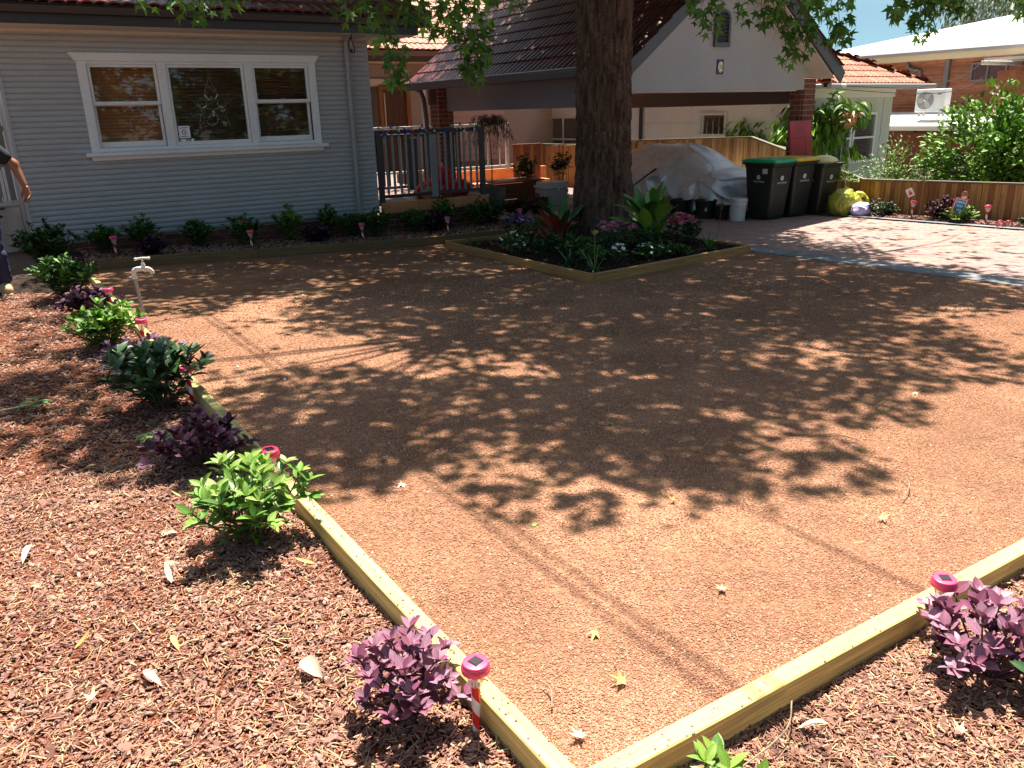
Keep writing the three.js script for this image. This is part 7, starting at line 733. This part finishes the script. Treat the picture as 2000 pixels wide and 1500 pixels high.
// ================================================================ bark mulch, grains, litter
{
  R = rng(601);
  const chip = s => { const n = 6, P = [], I = []; const q = []; for (let i = 0; i < n; i++) { const a = i / n * 6.283 + rr(-0.3, 0.3), r = rr(0.7, 1.1); q.push([Math.cos(a) * r * s, Math.sin(a) * r]); } for (const [h, k] of [[0.14, 0.82], [-0.1, 1]]) for (const [x, z] of q) P.push(x * k, h + rr(-0.06, 0.06), z * k); for (let i = 1; i < n - 1; i++) I.push(0, i + 1, i); for (let i = 0; i < n; i++) { const j = (i + 1) % n; I.push(i, j, i + n, j, j + n, i + n); } const g = new THREE.BufferGeometry(); g.setAttribute('position', new THREE.Float32BufferAttribute(P, 3)); g.setAttribute('uv', new THREE.Float32BufferAttribute(new Float32Array(P.length / 3 * 2), 2)); g.setIndex(I); return (h => { h.computeVertexNormals(); return h; })(g.toNonIndexed()); };
  const sliver = box(1, 0.12, 0.16, 0, 0, 0), chips = [chip(0.55), chip(0.7), chip(0.42), chip(0.9)];
  const cc = [[0.165, 0.08, 0.06], [0.225, 0.112, 0.083], [0.275, 0.144, 0.108], [0.31, 0.168, 0.128], [0.35, 0.198, 0.15], [0.41, 0.255, 0.19]].map(c => lin(...c)), sc = [[0.44, 0.26, 0.135], [0.38, 0.19, 0.11], [0.52, 0.36, 0.21], [0.33, 0.155, 0.1], [0.36, 0.18, 0.125], [0.31, 0.145, 0.1]].map(c => lin(...c));
  const L = [[], [], [], []], S = []; const h = (x, z) => 0.035 * (n3(x * 2.2, 0, z * 2.2, z > -1.06 && x > 0.81 ? 9 : 8) - 0.5) - 0.006;
  const put = (x, z, far) => { const s = (0.0034 + 0.0085 * R() * R()) * far * (R() < 0.05 ? 1.7 : 1), y = G(x, z) + h(x, z) + rr(-0.002, 0.009); if (R() < 0.26) S.push([mat4(x, y + 0.004, z, rr(-0.3, 0.3), rr(0, 6.3), rr(-0.3, 0.3), rr(0.012, 0.012 + 0.05 * R()) * far, rr(0.008, 0.018) * far, rr(0.008, 0.022) * far), sc[Math.floor(R() * 6)]]); else L[Math.floor(R() * 4)].push([mat4(x, y, z, rr(-0.55, 0.55), rr(0, 6.3), rr(-0.55, 0.55), s * rr(0.8, 1.5), s * rr(0.6, 1.3), s * rr(0.9, 1.9)), cc[clamp(Math.floor(R() * 6 + 3 * (n3(x * 2.4, 3, z * 2.4, 12) - 0.5) + 1.6 * (n3(x * 9, 4, z * 9, 13) - 0.5)), 0, 5)]]); };
  for (let i = 0; i < 92000; i++) { const z = -0.55 - 3.4 * Math.pow(R(), 1.1), x = 0.80 - (0.45 + 0.58 * -z) * R(); put(x, z, 1); }
  for (let i = 0; i < 42000; i++) { const z = rr(-9.6, -3.4), x = 0.80 - rr(0, 1) * Math.min(2.2, -z * 0.45); put(x, z, 1.35); }
  for (let i = 0; i < 68000; i++) { const x = 0.86 + 3.6 * Math.pow(R(), 1.15), z = -1.058 - 0.012 * (x - 0.86) + rr(0, 1) * (0.55 + 0.15 * (x - 0.8)); put(x, z, 1); }
  for (let i = 0; i < 9000; i++) { const x = rr(0.95, 7.8), z = rr(-12.2, -10.84); const s = rr(0.012, 0.024); L[i % 4].push([mat4(x, G(x, z) + 0.05 + rr(-0.005, 0.012), z, rr(-0.5, 0.5), rr(0, 6.3), rr(-0.5, 0.5), s * 1.3, s, s), cc[Math.floor(R() * 6)]]); }
  for (let i = 0; i < 3000; i++) { const x = rr(12.48, 13.05), z = rr(-9.6, -4); const s = rr(0.012, 0.024); L[i % 4].push([mat4(x, G(x, z) + 0.03 + rr(-0.005, 0.012), z, rr(-0.5, 0.5), rr(0, 6.3), rr(-0.5, 0.5), s * 1.3, s, s), cc[Math.floor(R() * 6)]]); }
  for (let i = 0; i < 5200; i++) { const x = rr(5.4, 8.3), z = rr(-10.2, -6.75); if (z > -6.72 - 0.125 * (x - 5.3) - 0.06 || x < 5.36 - 0.05 * (z + 6.7) || x > 8.08 - 0.09 * (z + 7)) continue; const s = rr(0.01, 0.022); L[i % 4].push([mat4(x, G(x, z) + 0.06 + 0.05 * (n3(x * 4, 0, z * 4, 5) - 0.5) + rr(-0.004, 0.012), z, rr(-0.6, 0.6), rr(0, 6.3), rr(-0.6, 0.6), s * 1.3, s, s), lin(0.05, 0.028, 0.02)]); }
  for (let i = 0; i < 420; i++) { const q = R() < 0.55, x = q ? rr(0.808, 0.856) : rr(0.9, 3.8), z = q ? rr(-6, -1.2) : -1.085 - 0.012 * (x - 0.86) + rr(-0.02, 0.026), s = rr(0.002, 0.0055); L[i % 4].push([mat4(x, G(x, z) + 0.0775, z, rr(-0.2, 0.2), rr(0, 6.3), rr(-0.2, 0.2), s * 1.4, s, s), cc[1 + i % 4]]); } // crumbs spilled on the edging
  const cm = mat(lin(1, 1, 1), 0.9, { specularIntensity: 0.3 }); const t = new THREE.Group(); t.name = 'bark_mulch'; scene.add(t); tag(t, 'reddish brown bark chip mulch covering the garden beds', 'mulch', null, 'stuff'); L.forEach((l, i) => instanced('bark_chips', chips[i], cm, l, t)); instanced('wood_slivers', sliver, cm, S, t);
  // coarse grains on the gravel, dense near the camera
  const gr = plain(new THREE.IcosahedronGeometry(1, 0)), gc = [[0.45, 0.235, 0.15], [0.39, 0.2, 0.125], [0.5, 0.275, 0.185], [0.33, 0.165, 0.1], [0.55, 0.34, 0.24]].map(c => lin(...c)), GL = [], wl = lin(0.7, 0.64, 0.56);
  for (let i = 0; i < 270000; i++) { const d = Math.pow(R(), 1.7), z = -1.12 - 6.5 * d, x = lerp(0.87, 1.2 + 2.15 * (-z), Math.pow(R(), 1.25)); if (x > 8 || (x > 5.2 && z < -6.6)) continue; const w = R() < 0.0016, s = (w ? rr(0.002, 0.0045) : rr(0.0011, 0.0032)) * (1 + 0.13 * -z); GL.push([mat4(x, G(x, z) + s * 0.35 + 0.008 * (n3(x * 1.3, 0, z * 1.3, 3) - 0.5) + 0.004 * (n3(x * 5, 0, z * 5, 5) - 0.5), z, rr(0, 6), rr(0, 6), rr(0, 6), s * rr(0.8, 1.4), s * 0.75, s), w ? wl : gc[Math.floor(R() * 5)]]); }
  for (let i = 0; i < 700; i++) { const x = rr(0.9, 8), z = rr(-10.6, -3); if (x > 5.2 && z < -6.6) continue; const s = rr(0.004, 0.011); GL.push([mat4(x, G(x, z) + s * 0.4, z, rr(0, 6), rr(0, 6), rr(0, 6), s * 1.2, s * 0.7, s), R() < 0.1 ? wl : gc[i % 5]]); }
  tag(instanced('gravel_grains', gr, mat(lin(1, 1, 1), 0.95, { specularIntensity: 0.25 }), GL), 'loose reddish crushed gravel grains over the yard', 'gravel', null, 'stuff');
  // twigs and leaves that can be counted
  const dry = ['#d9c48a', '#c8a566', '#e6d9b0', '#b98b4a', '#dccb9c'].map(c => mat(c, 0.8)), grn = [leafMat([0.25, 0.38, 0.06], 0.6, 0.25), leafMat([0.1, 0.2, 0.04], 0.6, 0.2)], lf = [starLeaf(0.9), starLeaf(-0.6), leafGeo(0.3, 0.3, 0.5), leafGeo(0.22, 0.35, -0.4)];
  const drop = (name, lab, cat, grp_, g, m, x, z, s, off = 0.012) => { const o = thing(name, lab, cat, [x, G(x, z) + off, z], rr(0, 6.3), grp_); const e = mesh('blade', g, m, o); e.applyMatrix4(along(V(0, 0, 0), V(0, rr(0.0, 0.15), 1), s, rr(-0.3, 0.3))); if (g === lf[0] || g === lf[1]) mesh('stalk', tube([[0, 0, 0.18 * s], [0.01 * s, 0.02 * s, -0.1 * s], [0.06 * s, 0, -0.4 * s]], 0.0012, 4, 4), m, o); };
  const GLV = [[1.14, -4.55, 0, 'pale lobed leaf on the gravel by the left edging, level with the dark green shrub'], [1.33, -3.22, 1, 'small green leaf on the shaded gravel right of the largest green shrub'], [1.27, -2.91, 0, 'small tan leaf on the shaded gravel just nearer than the green one'], [2.12, -2.13, 0, 'curled pale leaf at the near edge of the tree shadow, centre'], [1.52, -2.28, 1, 'green leaf at the near edge of the tree shadow, left of centre'], [1.78, -1.55, 0, 'small pale leaf on the sunlit gravel in the right half of the foreground'], [1.28, -1.59, 0, 'small pale leaf on the sunlit gravel above the yellow-green curled one'], [0.98, -1.26, 0, 'small leaf on the gravel close to the front corner of the edging'], [2.52, -3.02, 1, 'tiny green leaf in the middle of the tree shadow'], [2.34, -2.59, 1, 'tiny green leaf in the nearer part of the tree shadow'], [4.34, -2.45, 0, 'pale leaf on the gravel far right beyond the tree shadow'], [2.66, -1.58, 0, 'small brown leaf on the sunlit gravel at right, before the twig']];
  GLV.forEach(([x, z, g, l], i) => drop('fallen_leaf', l, 'leaf', 'fallen leaves on the gravel', lf[i % 2], g ? grn[i % 2] : dry[i % 5], x, z, rr(0.032, 0.05)));
  drop('fallen_leaf', 'curled yellow-green leaf on the gravel near the front corner', 'leaf', null, lf[1], leafMat([0.5, 0.46, 0.12], 0.6, 0.2), 1.2, -1.36, 0.05);
  const MLV = [[0.34, -4.77, 'pale leaf on the shaded mulch left of the dark green shrub'], [0.72, -2.43, 'dry leaf on the mulch against the edging below the largest green shrub'], [0.37, -2.97, 'tan leaf on the mulch immediately left of the largest green shrub'], [-0.03, -2.38, 'long dry leaf on the sunlit mulch at the left edge'], [0.12, -2.15, 'folded dry leaf on the mulch, left middle foreground'], [-0.02, -2.1, 'narrow dry leaf on the mulch close to the left edge, below the folded one'], [0.22, -2.28, 'pale dry leaf on the mulch midway between the left edge and the edging'], [0.5, -1.3, 'dry leaf on the mulch below the nearest purple shrub'], [0.3, -1.6, 'yellowed leaf on the mulch left of the nearest purple shrub, nearer the bottom'], [0.05, -1.75, 'dry leaf on the mulch at lower left'], [0.62, -1.25, 'leaf on the mulch under the nearest solar light'], [0.45, -3.3, 'curled leaf on the mulch below the dark purple half-shaded shrub'], [-0.1, -3.2, 'pale leaf on the mulch at the left edge beyond the long dry one'], [2.44, -1.0, 'pale leaf by the front edging beyond the large purple shrub'], [1.5, -0.95, 'yellow leaf on the mulch below the front edging, left of the purple shrub'], [1.75, -0.75, 'dry leaf on the mulch at bottom right below the purple shrub'], [0.2, -3.9, 'leaf on the mulch at the edge of the shade, left of the lime weed'], [0.28, -2.6, 'slender dry leaf on the mulch left of the largest green shrub, nearer the camera']];
  MLV.forEach(([x, z, l], i) => drop('dry_leaf', l, 'leaf', 'dry leaves on the mulch', lf[i % 5 === 0 ? i % 2 : 2 + i % 2], dry[i % 5], x, z, i % 5 === 0 ? rr(0.035, 0.05) : rr(0.045, 0.09), 0.022));
  { const pl = mat(lin(0.5, 0.42, 0.3), 0.7); drop('dry_leaf', 'large pale curled leaf on the mulch left of the nearest purple shrub', 'leaf', null, leafGeo(0.7, 0.3, 0.6, 6, 0.5, 0.05), pl, 0.5, -1.93, 0.07, 0.026); drop('dry_leaf', 'large white dry leaf below the purple shrub at lower right', 'leaf', null, leafGeo(0.8, 0.25, -0.5, 6, 0.5, 0.06), mat(lin(0.86, 0.85, 0.82), 0.6), 2.1, -0.78, 0.085, 0.026); }
  const tw = [[3.0, -1.69, 0.26, 0.5, 'thin bent twig on the gravel at right near the front timber'], [0.99, -1.42, 0.1, 1.1, 'short straight twig on the gravel beside the nearest solar light'], [3.3, -2.2, 0.16, 2.0, 'fine upright twig lying on the shaded gravel at right'], [1.35, -1.0, 0.3, 0.2, 'long thin curved twig on the mulch below the front timber'], [0.1, -1.55, 0.3, 0.9, 'pale curved twig on the mulch at lower left']];
  for (const [x, z, l, a, lab] of tw) { const o = thing('twig', lab, 'twig', [x, G(x, z) + 0.02, z], a); mesh('shoot', tube([[-l / 2, 0, 0], [-l * 0.1, 0.006, l * 0.06], [l * 0.2, 0.004, l * 0.05], [l / 2, 0, -l * 0.08]], 0.0022, 5, 14), M.twig, o); }
}
// ================================================================ the person at the left edge
{
  const t = thing('person', 'person in a dark shirt, navy trousers and tan boots at the left edge', 'person', [0.2, G(0, -9.7), -9.7]);
  // joints in metres: right side (the visible one) is +x
  const J = { pel: V(-0.26, 0.95, -0.02), wst: V(-0.26, 1.08, 0), chs: V(-0.27, 1.3, 0.0), nek: V(-0.28, 1.5, 0.01), hed: V(-0.29, 1.64, 0.03), shR: V(-0.08, 1.47, 0.0), elR: V(0.12, 1.27, 0.0), wrR: V(0.17, 1.07, 0.08), haR: V(0.18, 0.99, 0.1), shL: V(-0.46, 1.43, 0), elL: V(-0.56, 1.16, 0.02), wrL: V(-0.58, 0.92, 0.1), haL: V(-0.585, 0.84, 0.12), hpR: V(-0.2, 0.93, 0), knR: V(-0.21, 0.5, 0.05), anR: V(-0.19, 0.1, 0), hpL: V(-0.38, 0.92, 0), knL: V(-0.44, 0.5, 0.1), anL: V(-0.47, 0.1, 0.02) };
  const field = (bones, lo, hi, cell, k) => { const d = hi.clone().sub(lo), half = Math.max(d.x, d.y, d.z) / 2, res = Math.ceil(half * 2 / cell), c = lo.clone().add(hi).multiplyScalar(0.5), mc = new MarchingCubes(res, new THREE.MeshStandardMaterial(), false, false, 260000); mc.isolation = 0; const p = V(0, 0, 0), ab = V(0, 0, 0), ap = V(0, 0, 0), bb = bones.map(([a, b, r, s]) => [a, b.clone().sub(a), r, s]); for (let z = 0; z < res; z++) for (let y = 0; y < res; y++) for (let x = 0; x < res; x++) { p.set((x - res / 2) / (res / 2) * half + c.x, (y - res / 2) / (res / 2) * half + c.y, (z - res / 2) / (res / 2) * half + c.z); let acc = 9; for (const [a, v, r, s] of bb) { ap.copy(p).sub(a); const u = clamp(ap.dot(v) / Math.max(1e-9, v.lengthSq()), 0, 1), dd = ap.distanceTo(ab.copy(v).multiplyScalar(u)) - lerp(r, s, u); const h = Math.max(k - Math.abs(acc - dd), 0) / k; acc = Math.min(acc, dd) - h * h * k * 0.25; } mc.field[x + y * res + z * res * res] = -acc; } mc.update(); const n = mc.count, P = new Float32Array(n * 3), N = new Float32Array(n * 3); for (let i = 0; i < n; i++) { P[i * 3] = mc.positionArray[i * 3] * half + c.x; P[i * 3 + 1] = mc.positionArray[i * 3 + 1] * half + c.y; P[i * 3 + 2] = mc.positionArray[i * 3 + 2] * half + c.z; for (let q = 0; q < 3; q++) N[i * 3 + q] = mc.normalArray[i * 3 + q]; } const g = new THREE.BufferGeometry(); g.setAttribute('position', new THREE.BufferAttribute(P, 3)); g.setAttribute('normal', new THREE.BufferAttribute(N, 3)); return boxUV(g); };
  const body = [[J.hpR, J.hpL, 0.1, 0.1], [J.pel, J.wst, 0.13, 0.12], [J.wst, J.chs, 0.12, 0.13], [J.chs, J.shR, 0.1, 0.07], [J.chs, J.shL, 0.1, 0.07], [J.chs, J.nek, 0.09, 0.055], [J.nek, J.hed, 0.055, 0.06], [J.hed, J.hed.clone().add(V(0, 0.06, -0.01)), 0.09, 0.095], [J.hed.clone().add(V(0, -0.06, 0.05)), J.hed.clone().add(V(0, 0.0, 0.05)), 0.045, 0.055], [J.hed.clone().add(V(0, 0.0, 0.1)), J.hed.clone().add(V(0, -0.02, 0.118)), 0.012, 0.014], [J.hed.clone().add(V(0.09, 0.0, 0)), J.hed.clone().add(V(0.095, 0.03, -0.005)), 0.014, 0.016], [J.hed.clone().add(V(-0.09, 0.0, 0)), J.hed.clone().add(V(-0.095, 0.03, -0.005)), 0.014, 0.016], [J.shR, J.elR, 0.062, 0.046], [J.elR, J.wrR, 0.046, 0.031], [J.shL, J.elL, 0.058, 0.044], [J.elL, J.wrL, 0.044, 0.029], [J.hpR, J.knR, 0.085, 0.058], [J.knR, J.anR, 0.058, 0.04], [J.hpL, J.knL, 0.085, 0.058], [J.knL, J.anL, 0.058, 0.04]];
  // hands: palm and five bent fingers, each on its own finer grid
  const hand = (w, h, side) => { const dn = h.clone().sub(w).normalize(), ac = V(0.55, 0.1, 0.75).multiplyScalar(side).normalize(); ac.addScaledVector(dn, -ac.dot(dn)).normalize(); const fw = dn.clone().cross(ac).multiplyScalar(side), B = [[w, w.clone().addScaledVector(dn, 0.03), 0.03, 0.03]], kn = w.clone().addScaledVector(dn, 0.095); for (let i = 0; i < 4; i++) { const o = (i - 1.5) * 0.021, a = w.clone().addScaledVector(dn, 0.03).addScaledVector(ac, o * 0.8), k = kn.clone().addScaledVector(ac, o).addScaledVector(dn, i === 0 || i === 3 ? -0.006 : 0), L = [0.068, 0.078, 0.073, 0.056][i], m = k.clone().addScaledVector(dn, L * 0.45).addScaledVector(fw, 0.008).addScaledVector(ac, o * 0.12), e = m.clone().addScaledVector(dn, L * 0.3).addScaledVector(fw, 0.016), f = e.clone().addScaledVector(dn, L * 0.22).addScaledVector(fw, 0.018); B.push([a, k, 0.0135, 0.0115], [k, m, 0.0105, 0.0095], [m, e, 0.0095, 0.0085], [e, f, 0.0085, 0.007]); } const t0 = w.clone().addScaledVector(dn, 0.035).addScaledVector(ac, -0.028), t1 = t0.clone().addScaledVector(dn, 0.035).addScaledVector(ac, -0.026).addScaledVector(fw, 0.014), t2 = t1.clone().addScaledVector(dn, 0.034).addScaledVector(ac, -0.006).addScaledVector(fw, 0.012); B.push([w.clone().addScaledVector(dn, 0.02), t0, 0.022, 0.017], [t0, t1, 0.015, 0.0115], [t1, t2, 0.0115, 0.009]); const c = w.clone().addScaledVector(dn, 0.08); return field(B, c.clone().addScalar(-0.13), c.clone().addScalar(0.13), 0.0032, 0.008); };
  const skin = mat(lin(0.30, 0.115, 0.06), 0.5, { map: T.soft }), lo = V(-0.75, 0, -0.4), hi = V(0.5, 1.9, 0.4);
  mesh('body', [field(body, lo, hi, 0.0135, 0.03), hand(J.wrR, J.haR, 1), hand(J.wrL, J.haL, -1)], skin, t);
  const grow = (b, e) => b.map(([a, c, r, s]) => [a, c, r + e, s + e]); const sl = J.shR.clone().lerp(J.elR, 0.62), sl2 = J.shL.clone().lerp(J.elL, 0.62);
  mesh('shirt', field([[J.pel.clone().add(V(0, 0.02, 0)), J.wst, 0.155, 0.145], [J.wst, J.chs, 0.145, 0.15], [J.chs, J.shR, 0.115, 0.085], [J.chs, J.shL, 0.115, 0.085], [J.chs, J.nek.clone().add(V(0, -0.06, 0)), 0.1, 0.07], [J.shR, sl, 0.08, 0.074], [J.shL, sl2, 0.078, 0.07]], lo, hi, 0.014, 0.03), mat(lin(0.008, 0.009, 0.016), 0.85, { map: T.fabric }), t);
  mesh('trousers', field([[J.pel, J.hpR, 0.13, 0.11], [J.pel, J.hpL, 0.13, 0.11], [J.hpR, J.knR, 0.115, 0.09], [J.knR, J.anR.clone().add(V(0, 0.07, 0)), 0.09, 0.085], [J.hpL, J.knL, 0.115, 0.09], [J.knL, J.anL.clone().add(V(0, 0.07, 0)), 0.09, 0.085], [J.knR.clone().add(V(0.03, -0.1, 0.03)), J.knR.clone().add(V(-0.03, -0.16, 0.03)), 0.07, 0.07]], lo, hi, 0.014, 0.02), mat(lin(0.022, 0.03, 0.085), 0.8, { map: T.fabric, bumpMap: T.softBump, bumpScale: 0.01 }), t);
  for (const [a, k] of [[J.anR, 0.1], [J.anL, -0.1]]) { const bt = field([[a.clone().add(V(0, 0.06, -0.01)), a.clone().add(V(0, -0.03, -0.015)), 0.055, 0.05], [a.clone().add(V(0, -0.045, -0.03)), a.clone().add(V(k * 0.2, -0.05, 0.15)), 0.045, 0.043], [a.clone().add(V(k * 0.1, -0.02, 0.04)), a.clone().add(V(k * 0.2, -0.04, 0.12)), 0.05, 0.045]], a.clone().add(V(-0.25, -0.2, -0.2)), a.clone().add(V(0.25, 0.2, 0.28)), 0.008, 0.03); mesh('boot', bt, mat(lin(0.5, 0.36, 0.19), 0.8, { map: T.fabric }), t); mesh('boot_sole', box(0.1, 0.03, 0.29, a.x + k * 0.1, 0.015, a.z + 0.06, 0.01), mat(lin(0.45, 0.36, 0.24), 0.8), t); }
  mesh('hair', field([[J.hed.clone().add(V(0, 0.075, -0.015)), J.hed.clone().add(V(0, 0.03, -0.05)), 0.092, 0.08]], V(-0.5, 1.45, -0.25), V(-0.08, 1.9, 0.2), 0.009, 0.02), mat(lin(0.02, 0.013, 0.01), 0.8), t);
  for (const s of [-1, 1]) { mesh('eye', plain(new THREE.SphereGeometry(0.011, 10, 8).translate(J.hed.x + s * 0.032, J.hed.y + 0.022, J.hed.z + 0.088)), mat(lin(0.6, 0.58, 0.55), 0.2), t); } mesh('mouth', tube([[J.hed.x - 0.025, J.hed.y - 0.055, J.hed.z + 0.098], [J.hed.x, J.hed.y - 0.058, J.hed.z + 0.106], [J.hed.x + 0.025, J.hed.y - 0.055, J.hed.z + 0.098]], 0.005, 6), mat(lin(0.25, 0.08, 0.06), 0.5), t);
}
{ const g = thing('garden_trowel', 'small blue-handled garden tool lying in the soil near the person', 'tool', [0.42, G(0.42, -10.2) + 0.05, -10.2], 0.6); mesh('grip', tube([[0, 0, 0], [0.03, 0.05, 0], [0.05, 0.1, 0]], 0.02, 8), mat(lin(0.3, 0.36, 0.55), 0.5), g); mesh('blade', box(0.05, 0.01, 0.12, -0.01, -0.01, 0.05, 0.003), M.zinc, g); }
renderer.render(scene, camera);
